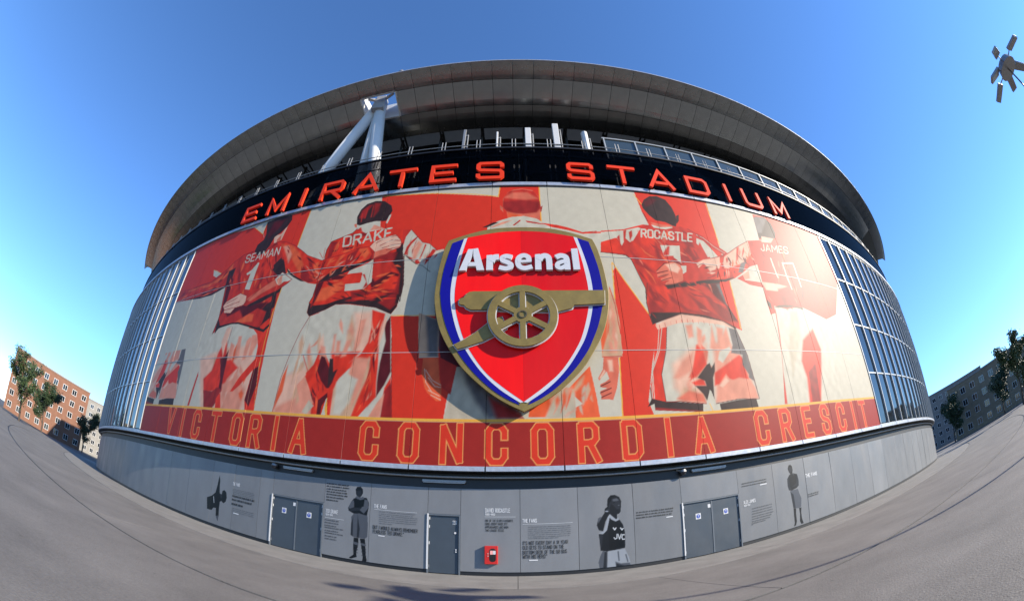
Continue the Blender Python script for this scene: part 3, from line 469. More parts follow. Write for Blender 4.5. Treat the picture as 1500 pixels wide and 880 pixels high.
(0,'OR',0.039,[-6.56,8.64,-6.58,8.46,-6.54,8.29,-6.48,8.12,-6.48,8.29,-6.5,8.46]),
(0,'R2',0.039,[-6.47,11.0,-6.51,10.67,-6.47,10.35,-6.36,10.03,-6.43,10.35,-6.46,10.68]),
(0,'MR',0.046,[-6.43,10.92,-6.51,10.8,-6.55,10.66,-6.57,10.5,-6.48,10.61,-6.42,10.74]),
(0,'PK',0.054,[-6.71,10.66,-6.77,10.48,-6.78,10.28,-6.79,10.08,-6.69,10.24,-6.65,10.43]),
(0,'R3',0.048,[-6.62,8.21,-6.66,8.0,-6.63,7.78,-6.57,7.56,-6.56,7.78,-6.56,8.0]),
(0,'R2',0.041,[-6.5,9.09,-6.62,8.78,-6.67,8.46,-6.69,8.13,-6.6,8.44,-6.53,8.76]),
(0,'PK',0.056,[-6.38,7.77,-6.47,7.63,-6.52,7.46,-6.57,7.29,-6.44,7.42,-6.36,7.57]),
(0,'R3',0.048,[-6.63,7.72,-6.71,7.5,-6.71,7.26,-6.67,7.02,-6.63,7.25,-6.6,7.49]),
(0,'OR',0.052,[-6.32,9.99,-6.47,9.82,-6.56,9.61,-6.63,9.4,-6.48,9.56,-6.36,9.75]),
(0,'R3',0.039,[-6.57,8.74,-6.63,8.48,-6.69,8.21,-6.76,7.95,-6.66,8.2,-6.59,8.46]),
(0,'OR',0.039,[-6.81,7.07,-6.88,6.96,-6.92,6.84,-6.97,6.71,-6.89,6.82,-6.83,6.93]),
(0,'MR',0.05,[-6.52,9.62,-6.53,9.27,-6.45,8.93,-6.33,8.6,-6.38,8.94,-6.42,9.28]),
(0,'R3',0.039,[-6.62,7.5,-6.7,7.38,-6.77,7.24,-6.84,7.1,-6.74,7.22,-6.66,7.35]),
(0,'PK',0.046,[-6.9,11.42,-6.9,11.07,-6.76,10.77,-6.52,10.51,-6.7,10.81,-6.82,11.13]),
(0,'OR',0.046,[-6.57,8.48,-6.66,8.24,-6.67,7.99,-6.67,7.74,-6.6,7.98,-6.56,8.22]),
(0,'R3',0.052,[-6.36,9.91,-6.47,9.75,-6.5,9.56,-6.52,9.36,-6.42,9.53,-6.36,9.7]),
(0,'R3',0.045,[-6.67,10.64,-6.72,10.45,-6.66,10.28,-6.52,10.14,-6.6,10.31,-6.64,10.49]),
(0,'PK',0.043,[-6.3,11.27,-6.36,10.94,-6.38,10.6,-6.39,10.26,-6.31,10.58,-6.27,10.91]),
(0,'R3',0.039,[-6.43,10.9,-6.48,10.67,-6.51,10.44,-6.56,10.21,-6.48,10.42,-6.43,10.65]),
(0,'R3',0.046,[-6.58,10.99,-6.62,10.83,-6.61,10.67,-6.59,10.5,-6.54,10.64,-6.52,10.8]),
(0,'R2',0.046,[-6.35,8.15,-6.45,7.85,-6.48,7.54,-6.46,7.22,-6.4,7.53,-6.35,7.84]),
(0,'R2',0.039,[-6.66,7.58,-6.72,7.43,-6.76,7.27,-6.79,7.11,-6.71,7.25,-6.66,7.41]),
(0,'PK',0.041,[-6.4,9.65,-6.44,9.5,-6.42,9.35,-6.4,9.19,-6.36,9.33,-6.35,9.49]),
(0,'R2',0.039,[-6.54,8.46,-6.61,8.28,-6.67,8.09,-6.74,7.91,-6.62,8.06,-6.54,8.24]),
(0,'OR',0.041,[-9.54,9.0,-9.56,8.86,-9.53,8.71,-9.52,8.56,-9.46,8.69,-9.45,8.83]),
(0,'MR',0.039,[-9.25,8.01,-9.23,7.89,-9.19,7.77,-9.14,7.66,-9.15,7.78,-9.18,7.89]),
(0,'MR',0.039,[-9.15,8.78,-9.15,8.67,-9.1,8.56,-9.06,8.45,-9.05,8.56,-9.07,8.67]),
(0,'MR',0.039,[-9.51,8.7,-9.46,8.47,-9.37,8.25,-9.27,8.03,-9.32,8.26,-9.39,8.48]),
(0,'R3',0.039,[-9.02,8.08,-8.99,7.92,-8.94,7.76,-8.89,7.6,-8.89,7.76,-8.93,7.92]),
(0,'R2',0.039,[-9.3,7.97,-9.29,7.75,-9.28,7.52,-9.29,7.29,-9.21,7.5,-9.2,7.73]),
(0,'R3',0.039,[-9.45,8.41,-9.38,8.25,-9.26,8.13,-9.12,8.03,-9.21,8.16,-9.31,8.3]),
(0,'R2',0.044,[-9.33,8.18,-9.33,8.02,-9.27,7.87,-9.2,7.72,-9.2,7.87,-9.22,8.03]),
(0,'MR',0.039,[-9.42,7.49,-9.38,7.29,-9.31,7.09,-9.24,6.89,-9.25,7.1,-9.29,7.3]),
(0,'MR',0.052,[-9.58,7.86,-9.52,7.63,-9.37,7.47,-9.16,7.35,-9.3,7.52,-9.43,7.71]),
(0,'MR',0.042,[-9.61,7.68,-9.57,7.47,-9.46,7.27,-9.33,7.09,-9.4,7.29,-9.47,7.49]),
(0,'OR',0.042,[-9.22,7.43,-9.22,7.18,-9.18,6.92,-9.13,6.67,-9.1,6.92,-9.12,7.17]),
(0,'RD',0.024,[-9.22,17.09,-10.53,16.66,-10.69,16.14,-10.7,15.43,-10.73,13.76,-10.76,12.98,-10.91,12.6,-10.89,12.52,-10.89,11.98,-10.68,11.75,-9.72,12.07,-9.15,12.34,-8.35,12.3,-6.81,12.01,-5.93,11.6,-5.68,11.99,-5.57,12.66,-5.51,13.3,-5.66,14.53,-5.86,15.43,-5.69,16.44,-5.68,16.83,-7.12,17.15,-8.09,17.01,-8.97,17.38]),
(0,'CR',0.021,[-10.75,16.44,-11.48,16.0,-11.8,15.8,-11.06,15.49,-10.66,15.43]),
(0.034,'R2',0.021,[-11.17,15.99,-10.8,15.49]),
(0.029,'R2',0.021,[-10.85,16.26,-10.77,15.53]),
(0,'DK',0.037,[-10.94,12.62,-10.56,12.4,-9.72,12.42,-9.12,12.6,-8.24,12.79,-8.23,12.53,-7.22,12.5,-6.45,12.71,-5.66,12.92,-5.57,12.66,-5.68,11.99,-5.93,11.6,-6.81,11.99,-7.65,12.19,-8.36,12.32,-9.15,12.34,-9.72,12.07,-10.68,11.75,-10.89,11.98]),
(0,'R3',0.039,[-10.76,12.42,-10.64,12.86,-10.59,12.49,-10.71,12.24]),
(0,'R3',0.066,[-6.7,12.3,-5.71,13.01,-5.68,12.24,-6.01,11.85]),
(0,'DK',0.066,[-6.75,15.11,-5.85,15.6,-5.66,14.53,-5.51,13.3,-5.56,12.23,-5.81,12.17,-5.76,13.17,-5.8,13.92,-6.24,14.58]),
(0,'DK',0.053,[-6.26,15.56,-5.91,16.03,-5.75,15.18,-6.01,14.88]),
(0,'MR',0.053,[-7.42,13.75,-6.3,14.11,-5.8,13.92,-5.85,13.77,-6.2,13.87,-6.9,13.17,-7.22,13.05]),
(0,'MR',0.039,[-10.12,13.94,-9.56,13.64,-9.77,13.5]),
(0,'R3',0.105,[-8.31,15.88,-6.15,15.3,-6.31,14.58,-5.89,14.08,-6.59,14.61,-7.09,14.98,-7.49,14.06,-7.61,14.71]),
(0,'R2',0.079,[-7.38,15.01,-6.35,14.83,-6.3,14.11,-7.11,13.57,-7.4,13.98]),
(0,'MR',0.053,[-10.54,13.99,-9.24,14.24,-8.91,14.13,-9.16,13.91,-9.79,13.9,-10.27,13.87,-10.44,12.72,-10.63,12.5,-10.72,13.29,-10.69,13.76]),
(0,'R3',0.079,[-8.44,13.07,-5.93,13.03,-5.8,13.92,-5.69,12.73,-6.02,12.75,-8.17,12.46]),
(0,'RD',0.053,[-8.2,12.61,-7.25,12.83,-6.05,12.9,-6.29,12.77,-8.04,12.52]),
(0,'R3',0.066,[-10.53,16.66,-10.55,16.12,-10.48,15.4,-10.22,15.54,-10.21,16.24,-10.09,16.59]),
(0,'R3',0.079,[-9.2,16.99,-8.09,17.01,-8.11,16.74,-9.3,16.73]),
(0,'OR',0.105,[-10.3,13.4,-9.12,13.75,-8.82,13.41,-9.87,12.67,-10.51,12.64]),
(0,'R3',0.049,[-6.12,13.36,-5.99,13.32,-5.89,13.36,-5.81,13.43,-5.93,13.45,-6.04,13.44]),
(0,'R3',0.041,[-6.88,15.07,-6.75,15.08,-6.64,15.15,-6.55,15.24,-6.68,15.23,-6.81,15.19]),
(0,'R3',0.039,[-9.57,15.04,-9.31,14.94,-9.06,14.86,-8.81,14.78,-9.06,14.91,-9.31,15.0]),
(0,'RD',0.04,[-8.67,14.79,-8.47,14.8,-8.36,14.9,-8.3,15.06,-8.43,14.97,-8.57,14.89]),
(0,'DK',0.043,[-10.09,13.75,-9.89,13.6,-9.68,13.51,-9.46,13.42,-9.65,13.58,-9.85,13.7]),
(0,'R3',0.039,[-8.38,13.63,-8.14,13.52,-7.9,13.45,-7.66,13.39,-7.89,13.51,-8.13,13.6]),
(0,'R2',0.039,[-10.39,14.93,-10.04,14.77,-9.72,14.69,-9.42,14.66,-9.74,14.77,-10.06,14.87]),
(0,'R2',0.039,[-6.85,15.51,-6.65,15.54,-6.46,15.6,-6.26,15.64,-6.48,15.67,-6.68,15.64]),
(0,'RD',0.039,[-7.64,13.28,-7.41,13.2,-7.18,13.16,-6.95,13.12,-7.18,13.21,-7.41,13.28]),
(0,'R2',0.039,[-7.01,14.95,-6.7,14.82,-6.38,14.66,-6.09,14.46,-6.37,14.69,-6.68,14.87]),
(0,'R2',0.048,[-10.18,14.25,-10.08,14.12,-9.94,14.03,-9.79,13.94,-9.88,14.09,-10.01,14.2]),
(0,'OR',0.039,[-9.35,15.85,-9.19,15.77,-9.04,15.73,-8.89,15.7,-9.04,15.78,-9.2,15.84]),
(0,'OR',0.055,[-7.12,13.87,-6.82,13.84,-6.58,13.92,-6.36,14.07,-6.63,14.03,-6.89,13.98]),
(0,'DK',0.053,[-8.24,13.35,-7.95,13.17,-7.64,13.0,-7.35,12.8,-7.59,13.07,-7.88,13.27]),
(0,'OR',0.056,[-6.74,13.51,-6.58,13.48,-6.45,13.53,-6.32,13.61,-6.48,13.64,-6.63,13.63]),
(0,'OR',0.044,[-9.7,13.87,-9.54,13.78,-9.4,13.78,-9.27,13.81,-9.42,13.87,-9.57,13.9]),
(0,'OR',0.039,[-6.48,13.86,-6.31,13.82,-6.18,13.86,-6.05,13.92,-6.2,13.93,-6.35,13.92]),
(0,'R2',0.039,[-8.22,15.44,-7.9,15.44,-7.65,15.56,-7.45,15.75,-7.7,15.63,-7.97,15.53]),
(0,'DK',0.039,[-8.47,14.2,-8.17,14.11,-7.88,14.06,-7.59,14.01,-7.88,14.11,-8.18,14.19]),
(0,'RD',0.045,[-9.64,16.02,-9.43,15.97,-9.28,16.03,-9.18,16.14,-9.35,16.13,-9.52,16.1]),
(0,'RD',0.044,[-8.7,14.92,-8.54,14.83,-8.38,14.81,-8.22,14.8,-8.38,14.9,-8.54,14.95]),
(0,'R3',0.039,[-9.53,12.8,-9.29,12.69,-9.06,12.65,-8.83,12.65,-9.07,12.71,-9.3,12.78]),
(0,'MR',0.049,[-8.7,15.88,-8.41,15.76,-8.16,15.75,-7.93,15.8,-8.2,15.86,-8.46,15.91]),
(0,'MR',0.046,[-6.5,12.81,-6.25,12.73,-6.03,12.73,-5.81,12.77,-6.04,12.82,-6.28,12.85]),
(0,'R3',0.056,[-7.31,12.53,-7.15,12.43,-7.0,12.43,-6.86,12.47,-7.02,12.53,-7.17,12.57]),
(0,'OR',0.04,[-10.3,13.46,-10.0,13.26,-9.69,13.13,-9.39,13.04,-9.68,13.2,-9.98,13.36]),
(0,'R3',0.039,[-9.72,15.52,-9.44,15.36,-9.14,15.24,-8.86,15.11,-9.13,15.31,-9.42,15.45]),
(0,'R2',0.054,[-9.86,15.12,-9.54,14.96,-9.23,14.9,-8.93,14.86,-9.24,15.01,-9.55,15.12]),
(0,'R3',0.039,[-8.38,13.77,-8.15,13.73,-7.93,13.74,-7.71,13.76,-7.94,13.78,-8.16,13.8]),
(0,'R2',0.04,[-9.41,13.55,-9.05,13.42,-8.72,13.37,-8.41,13.37,-8.74,13.45,-9.07,13.53]),
(0,'OR',0.042,[-9.84,14.38,-9.47,14.2,-9.13,14.13,-8.8,14.1,-9.14,14.21,-9.49,14.33]),
(0,'OR',0.039,[-7.83,13.18,-7.57,13.06,-7.3,12.97,-7.03,12.9,-7.29,13.03,-7.56,13.14]),
(0,'DK',0.039,[-8.84,13.12,-8.65,12.96,-8.47,12.79,-8.3,12.6,-8.44,12.8,-8.61,12.98]),
(0,'MR',0.039,[-9.55,14.31,-9.28,14.21,-9.02,14.16,-8.77,14.13,-9.03,14.22,-9.29,14.29]),
(0,'R3',0.054,[-8.62,12.52,-8.36,12.46,-8.15,12.5,-7.96,12.59,-8.19,12.6,-8.42,12.6]),
(0,'RD',0.039,[-6.63,12.5,-6.34,12.46,-6.07,12.47,-5.79,12.49,-6.08,12.54,-6.36,12.56]),
(0,'OR',0.039,[-9.26,15.44,-9.1,15.33,-8.92,15.22,-8.76,15.08,-8.89,15.25,-9.06,15.38]),
(0,'R3',0.039,[-8.76,15.59,-8.48,15.48,-8.21,15.44,-7.95,15.42,-8.22,15.51,-8.49,15.58]),
(0,'DK',0.044,[-8.45,13.88,-8.29,13.79,-8.17,13.81,-8.07,13.86,-8.21,13.89,-8.34,13.91]),
(0,'R3',0.039,[-6.84,12.96,-6.64,12.94,-6.47,12.99,-6.32,13.08,-6.49,13.04,-6.67,13.0]),
(0,'R3',0.039,[-6.9,12.93,-6.73,12.89,-6.58,12.89,-6.44,12.91,-6.59,12.93,-6.75,12.94]),
(0,'RD',0.056,[-10.44,15.35,-10.07,15.17,-9.72,15.09,-9.39,15.07,-9.74,15.21,-10.09,15.33]),
(0,'DK',0.048,[-8.22,12.93,-7.94,12.78,-7.65,12.68,-7.37,12.6,-7.64,12.76,-7.92,12.89]),
(0,'R3',0.043,[-9.9,14.68,-9.65,14.53,-9.42,14.46,-9.18,14.42,-9.42,14.54,-9.66,14.65]),
(0,'R2',0.052,[-9.83,16.41,-9.62,16.29,-9.45,16.29,-9.3,16.33,-9.49,16.41,-9.67,16.46]),
(0,'R2',0.053,[-7.35,12.94,-7.04,12.8,-6.74,12.75,-6.44,12.73,-6.74,12.85,-7.04,12.94]),
(0,'R3',0.039,[-8.73,16.53,-8.53,16.47,-8.35,16.47,-8.18,16.51,-8.37,16.53,-8.56,16.55]),
(0,'OR',0.051,[-6.7,12.98,-6.54,12.87,-6.38,12.86,-6.23,12.87,-6.39,12.95,-6.54,13.0]),
(0,'OR',0.046,[-7.24,13.05,-6.96,12.98,-6.73,13.02,-6.52,13.12,-6.77,13.11,-7.01,13.1]),
(0,'OR',0.043,[-7.15,13.26,-6.93,13.24,-6.76,13.32,-6.63,13.44,-6.81,13.4,-6.99,13.35]),
(0,'RD',0.053,[-7.96,15.98,-7.74,15.99,-7.64,16.12,-7.6,16.32,-7.73,16.2,-7.87,16.11]),
(0,'OR',0.042,[-6.17,14.48,-6.06,14.42,-5.93,14.39,-5.8,14.35,-5.91,14.46,-6.03,14.52]),
(0,'R3',0.039,[-9.59,13.2,-9.34,13.1,-9.11,13.08,-8.89,13.11,-9.12,13.13,-9.36,13.16]),
(0,'DK',0.041,[-9.69,16.03,-9.3,15.91,-8.99,15.95,-8.75,16.1,-9.05,16.04,-9.38,16.04]),
(0,'MR',0.039,[-7.91,13.5,-7.65,13.41,-7.4,13.39,-7.16,13.4,-7.42,13.46,-7.67,13.51]),
(0,'OR',0.039,[-6.93,12.77,-6.79,12.63,-6.63,12.5,-6.48,12.37,-6.6,12.53,-6.75,12.67]),
(0,'OR',0.041,[-8.58,15.47,-8.35,15.34,-8.13,15.31,-7.92,15.31,-8.14,15.4,-8.36,15.47]),
(0,'DK',0.039,[-10.32,15.92,-10.08,15.85,-9.94,15.91,-9.86,16.05,-10.01,15.99,-10.18,15.96]),
(0,'RD',0.048,[-8.01,13.56,-7.76,13.45,-7.54,13.45,-7.35,13.53,-7.58,13.55,-7.81,13.57]),
(0,'MR',0.05,[-8.95,12.84,-8.81,12.71,-8.65,12.65,-8.49,12.6,-8.62,12.73,-8.77,12.82]),
(0,'R3',0.039,[-9.87,16.66,-9.96,16.47,-10.03,16.26,-10.1,16.05,-9.97,16.21,-9.88,16.4]),
(0,'MR',0.054,[-9.36,16.83,-9.47,16.67,-9.46,16.46,-9.4,16.24,-9.34,16.41,-9.3,16.59]),
(0,'R2',0.039,[-9.5,16.5,-9.53,16.33,-9.49,16.14,-9.42,15.94,-9.43,16.12,-9.44,16.31]),
(0,'OR',0.039,[-8.96,16.79,-8.93,16.43,-8.9,16.07,-8.92,15.74,-8.84,16.04,-8.84,16.39]),
(0,'R2',0.039,[-8.74,16.89,-8.8,16.68,-8.82,16.45,-8.85,16.22,-8.77,16.41,-8.72,16.62]),
(0,'R2',0.039,[-9.95,16.62,-10.01,16.33,-9.99,16.02,-9.93,15.69,-9.95,16.0,-9.95,16.31]),
(0,'R3',0.039,[-9.38,16.89,-9.37,16.65,-9.3,16.41,-9.21,16.16,-9.25,16.4,-9.3,16.64]),
(0,'MR',0.039,[-8.71,16.43,-8.74,16.28,-8.71,16.12,-8.67,15.96,-8.65,16.1,-8.65,16.25]),
(0,'OR',0.039,[-9.95,16.64,-10.09,16.37,-10.14,16.05,-10.16,15.71,-10.05,16.0,-9.97,16.3]),
(0,'OR',0.052,[-9.1,15.9,-9.25,15.88,-9.43,15.83,-9.62,15.81,-9.41,15.71,-9.22,15.72]),
(0,'R3',0.039,[-9.52,16.38,-9.56,16.2,-9.55,15.99,-9.52,15.77,-9.48,15.96,-9.47,16.16]),
(0,'R2',0.039,[-9.47,16.87,-9.42,16.5,-9.26,16.14,-9.02,15.82,-9.22,16.16,-9.37,16.52]),
(0,'OR',0.039,[-9.97,16.59,-9.99,16.35,-9.99,16.1,-10.01,15.86,-9.93,16.06,-9.9,16.3]),
(0,'R2',0.055,[-8.98,16.76,-9.08,16.68,-9.15,16.53,-9.24,16.39,-9.07,16.42,-8.96,16.52]),
(0,'CR',0.024,[-7.46,15.02,-7.29,13.58,-7.67,13.16,-8.79,13.12,-8.85,13.57,-7.96,13.56,-7.93,14.1,-7.99,14.23,-8.85,14.2,-8.75,14.43,-7.84,14.73]),
(0,'RD',0.032,[-8.81,14.19,-8.02,14.21,-7.92,13.71,-8.04,13.59,-8.68,13.63]),
(0,'R2',0.039,[-7.93,14.1,-7.61,13.61,-7.74,13.17,-7.49,13.37,-7.78,14.09]),
(0.111,'CR',0.018,[-9.6,16.17,-9.28,16.19,-9.17,16.29,-9.23,16.8,-9.37,16.89,-9.7,16.87,-9.6,16.17]),
(0.111,'CR',0.018,[-8.96,16.21,-9.05,16.91,-8.72,16.93,-8.61,16.86,-8.59,16.66,-8.67,16.57,-9.0,16.54]),
(0.111,'CR',0.018,[-8.76,16.56,-8.52,16.25]),
(0.111,'CR',0.018,[-8.34,16.26,-8.17,16.98,-7.86,16.31]),
(0.111,'CR',0.018,[-8.27,16.47,-7.96,16.5]),
(0.111,'CR',0.018,[-7.67,16.32,-7.74,17.01]),
(0.111,'CR',0.018,[-7.32,17.05,-7.67,16.65]),
(0.111,'CR',0.018,[-7.56,16.76,-7.25,16.37]),
(0.111,'CR',0.018,[-6.78,17.11,-7.13,17.07,-7.07,16.38,-6.73,16.42]),
(0.111,'CR',0.018,[-7.1,16.74,-6.82,16.77]),
(0,'CR',0.026,[-9.07,17.39,-8.88,17.69,-8.37,17.75,-7.54,17.32,-7.15,17.08,-8.11,17.08,-8.31,16.93,-8.68,17.17]),
(0,'PK',0.066,[-8.11,17.1,-7.9,17.58,-7.37,17.23,-7.19,17.11]),
(0,'R2',0.053,[-9.02,17.24,-8.75,17.46,-8.59,17.13]),
(0,'RD',0.039,[-7.59,17.58,-7.16,17.76,-7.15,17.29,-7.24,17.16,-7.54,17.34]),
(0,'DK',0.026,[-9.09,17.71,-9.22,18.34,-9.09,18.92,-8.77,19.31,-8.22,19.46,-7.63,19.35,-7.11,18.9,-6.97,18.46,-7.1,18.04,-7.23,17.7,-7.94,17.78,-8.4,17.71,-8.86,17.6]),
(0,'R3',0.105,[-9.04,18.21,-8.98,18.8,-8.57,19.18,-8.33,19.19,-8.59,18.72,-8.66,18.14]),
(0,'R3',0.105,[-8.26,19.28,-7.84,19.2,-7.88,18.6,-8.1,18.14]),
(0.039,'R2',0.053,[-8.66,18.14,-8.64,18.94]),
(0.039,'R2',0.053,[-8.26,18.17,-8.3,19.08]),
(0.037,'R2',0.053,[-8.84,17.88,-8.93,18.58]),
(0,'CR',0.021,[-7.11,18.11,-6.98,18.21,-7.02,17.88,-7.12,17.47,-7.21,17.58]),
(0,'SK2',0.024,[-9.28,17.76,-9.11,17.78,-9.03,17.45,-9.17,17.53]),
(0.032,'DK',0.021,[-7.2,17.53,-7.14,17.13,-7.03,17.04]),
(0,'CR',0.024,[-5.57,16.84,-5.82,16.36,-5.88,15.74,-5.77,15.19,-5.45,14.84,-5.03,14.48,-4.64,14.33,-4.23,13.93,-3.77,13.96,-3.54,14.96,-3.63,15.35,-3.97,15.28,-4.42,15.75,-4.82,15.88,-5.15,16.29]),
(0,'R2',0.032,[-6.07,16.89,-5.58,16.87,-5.82,16.36,-5.88,15.74,-6.02,16.38]),
(0,'R2',0.039,[-5.46,16.04,-5.16,16.33,-5.17,16.19,-5.51,15.64,-5.63,15.11,-5.75,15.19,-5.68,15.65]),
(0,'R2',0.039,[-5.64,15.18,-5.54,15.44,-5.54,15.04,-5.24,14.88,-5.26,14.63]),
(0,'R2',0.039,[-5.11,14.68,-4.96,14.8,-4.77,14.53,-5.02,14.45]),
(0,'R2',0.039,[-4.67,15.77,-4.58,15.69,-4.73,15.1,-4.82,14.72,-4.88,14.82,-4.75,15.3]),
(0,'R2',0.039,[-4.22,15.39,-4.0,15.31,-4.31,14.75,-4.54,14.38,-4.53,14.76]),
(0,'DK',0.042,[-5.77,15.19,-5.53,15.01,-4.97,14.48,-4.64,14.36,-4.17,13.93,-4.49,14.01,-5.01,14.35,-5.48,14.65,-5.74,14.73]),
(0.034,'R3',0.021,[-5.15,16.29,-5.48,15.77,-5.71,15.25]),
(0,'PK',0.105,[-5.32,15.49,-5.06,16.01,-4.81,15.78,-5.07,14.81,-5.22,14.69]),
(0,'CR2',0.039,[-5.27,15.95,-5.34,15.91,-5.4,15.84,-5.46,15.77,-5.37,15.8,-5.31,15.85]),
(0,'R2',0.039,[-4.44,14.83,-4.49,14.7,-4.53,14.56,-4.58,14.43,-4.5,14.54,-4.45,14.67]),
(0,'SK',0.039,[-5.27,15.65,-5.34,15.56,-5.38,15.44,-5.4,15.31,-5.34,15.41,-5.28,15.52]),
(0,'PK',0.039,[-4.56,15.1,-4.61,14.96,-4.62,14.81,-4.6,14.65,-4.58,14.8,-4.56,14.95]),
(0,'R3',0.039,[-5.29,15.56,-5.33,15.43,-5.33,15.28,-5.3,15.13,-5.29,15.27,-5.28,15.41]),
(0,'PK',0.039,[-4.54,14.77,-4.61,14.71,-4.66,14.63,-4.71,14.54,-4.62,14.57,-4.56,14.63]),
(0,'SK',0.039,[-4.05,15.25,-4.12,15.09,-4.15,14.91,-4.17,14.72,-4.11,14.88,-4.06,15.06]),
(0,'R2',0.039,[-5.15,16.09,-5.22,15.94,-5.25,15.76,-5.24,15.57,-5.22,15.75,-5.18,15.92]),
(0,'R3',0.039,[-4.41,15.2,-4.48,15.07,-4.51,14.92,-4.52,14.77,-4.46,14.89,-4.41,15.03]),
(0,'CR2',0.039,[-4.39,15.2,-4.47,15.1,-4.53,14.97,-4.6,14.85,-4.5,14.93,-4.43,15.04]),
(0,'CR2',0.039,[-4.53,15.61,-4.6,15.48,-4.65,15.33,-4.7,15.18,-4.63,15.32,-4.57,15.45]),
(0,'PK',0.039,[-5.01,16.01,-5.09,15.87,-5.13,15.7,-5.16,15.53,-5.09,15.67,-5.03,15.83]),
(0,'PK',0.039,[-4.8,14.95,-4.88,14.89,-4.92,14.78,-4.94,14.67,-4.87,14.74,-4.81,14.82]),
(0,'CR2',0.039,[-4.77,15.35,-4.87,15.24,-4.96,15.11,-5.05,14.98,-4.93,15.07,-4.83,15.19]),
(0,'R3',0.039,[-5.48,16.16,-5.53,16.08,-5.54,15.97,-5.54,15.86,-5.51,15.96,-5.49,16.06]),
(0,'R2',0.039,[-3.93,15.06,-4.02,15.0,-4.07,14.89,-4.12,14.78,-4.03,14.84,-3.96,14.93]),
(0,'CR2',0.039,[-5.42,16.46,-5.51,16.3,-5.55,16.12,-5.56,15.92,-5.51,16.09,-5.45,16.27]),
(0,'PK',0.039,[-5.05,15.61,-5.09,15.52,-5.09,15.42,-5.08,15.32,-5.06,15.41,-5.04,15.51]),
(0,'CR2',0.039,[-4.73,15.63,-4.81,15.54,-4.84,15.41,-4.85,15.27,-4.79,15.37,-4.74,15.49]),
(0,'SK',0.039,[-5.32,15.97,-5.4,15.84,-5.46,15.69,-5.51,15.54,-5.42,15.66,-5.35,15.8]),
(0,'PK',0.039,[-5.25,15.71,-5.31,15.66,-5.37,15.61,-5.44,15.58,-5.36,15.58,-5.29,15.62]),
(0,'SK',0.039,[-5.05,15.77,-5.13,15.68,-5.17,15.56,-5.2,15.43,-5.14,15.53,-5.08,15.64]),
(0,'RD',0.024,[-15.13,17.55,-14.24,17.36,-13.29,16.87,-12.31,16.15,-12.76,16.49,-12.0,15.9,-10.85,15.37,-10.28,15.46,-9.42,15.6,-8.47,15.9,-7.86,15.93,-7.52,15.44,-7.53,15.03,-8.2,14.69,-8.88,14.36,-10.2,13.95,-10.81,13.76,-11.37,13.9,-12.01,14.23,-12.23,14.34,-12.93,14.84,-13.51,15.43,-13.95,16.11]),
(0,'OR',0.105,[-14.59,17.23,-13.49,16.91,-12.66,16.14,-12.09,15.2,-12.14,14.56,-13.05,15.69,-13.93,16.55]),
(0,'PK',0.105,[-14.29,16.98,-13.9,16.99,-13.31,16.17,-13.38,15.58,-13.86,16.36]),
(0,'OR',0.079,[-11.32,15.18,-11.01,15.3,-10.84,14.43,-11.07,14.05]),
(0,'OR',0.079,[-10.26,15.37,-10.03,15.42,-10.41,14.71,-10.49,14.39]),
(0,'OR',0.079,[-9.62,15.45,-9.34,15.59,-9.63,14.86,-9.94,14.49]),
(0,'OR',0.079,[-8.53,15.82,-7.99,15.84,-7.77,15.47,-7.98,15.08]),
(0,'R3',0.058,[-11.96,15.8,-11.62,15.57,-11.11,14.47,-10.87,13.94,-11.38,14.5]),
(0,'R3',0.058,[-10.65,15.25,-10.5,15.32,-10.7,14.25,-10.8,14.02]),
(0,'R3',0.058,[-9.15,15.48,-8.47,15.9,-8.68,15.16,-9.18,14.64]),
(0,'R3',0.058,[-12.27,15.32,-11.62,14.7,-10.96,13.95,-11.37,13.9,-12.01,14.25]),
(0,'R3',0.058,[-7.85,15.86,-7.54,15.44,-7.54,15.07,-7.8,14.89,-7.63,15.37]),
(0,'DK',0.037,[-10.74,13.81,-10.15,14.35,-9.37,14.75,-8.53,14.81,-7.61,15.08,-7.53,15.01,-8.2,14.68,-8.88,14.35,-10.2,13.93]),
(0,'DK',0.032,[-13.44,15.25,-12.68,14.64,-12.01,14.25,-11.63,14.02,-11.96,14.1,-12.63,14.47,-13.09,14.78]),
(0,'R3',0.04,[-13.88,16.71,-13.83,16.58,-13.72,16.45,-13.59,16.31,-13.62,16.45,-13.69,16.58]),
(0,'OR',0.044,[-8.3,14.87,-8.17,14.9,-8.11,15.0,-8.06,15.11,-8.17,15.08,-8.27,15.01]),
(0,'PK',0.039,[-9.67,14.83,-9.48,14.89,-9.34,15.01,-9.2,15.12,-9.39,15.07,-9.55,14.99]),
(0,'PK',0.039,[-10.79,13.96,-10.59,14.03,-10.44,14.15,-10.3,14.29,-10.49,14.22,-10.67,14.12]),
(0,'OR',0.039,[-11.34,14.48,-11.22,14.32,-11.07,14.18,-10.91,14.06,-11.03,14.21,-11.17,14.36]),
(0,'MR',0.039,[-11.3,14.39,-11.04,14.19,-10.78,14.1,-10.54,14.08,-10.8,14.16,-11.06,14.27]),
(0,'PK',0.039,[-10.93,14.13,-10.75,14.26,-10.68,14.45,-10.66,14.68,-10.76,14.5,-10.87,14.33]),
(0,'OR',0.039,[-10.83,14.08,-10.71,14.07,-10.58,14.09,-10.45,14.09,-10.59,14.15,-10.73,14.16]),
(0,'MR',0.039,[-13.99,17.01,-13.88,16.86,-13.74,16.73,-13.6,16.61,-13.71,16.75,-13.84,16.88]),
(0,'PK',0.039,[-9.97,14.19,-9.83,14.3,-9.74,14.44,-9.68,14.61,-9.77,14.47,-9.88,14.33]),
(0,'R3',0.039,[-12.88,16.07,-12.76,15.89,-12.6,15.73,-12.43,15.57,-12.54,15.75,-12.67,15.92]),
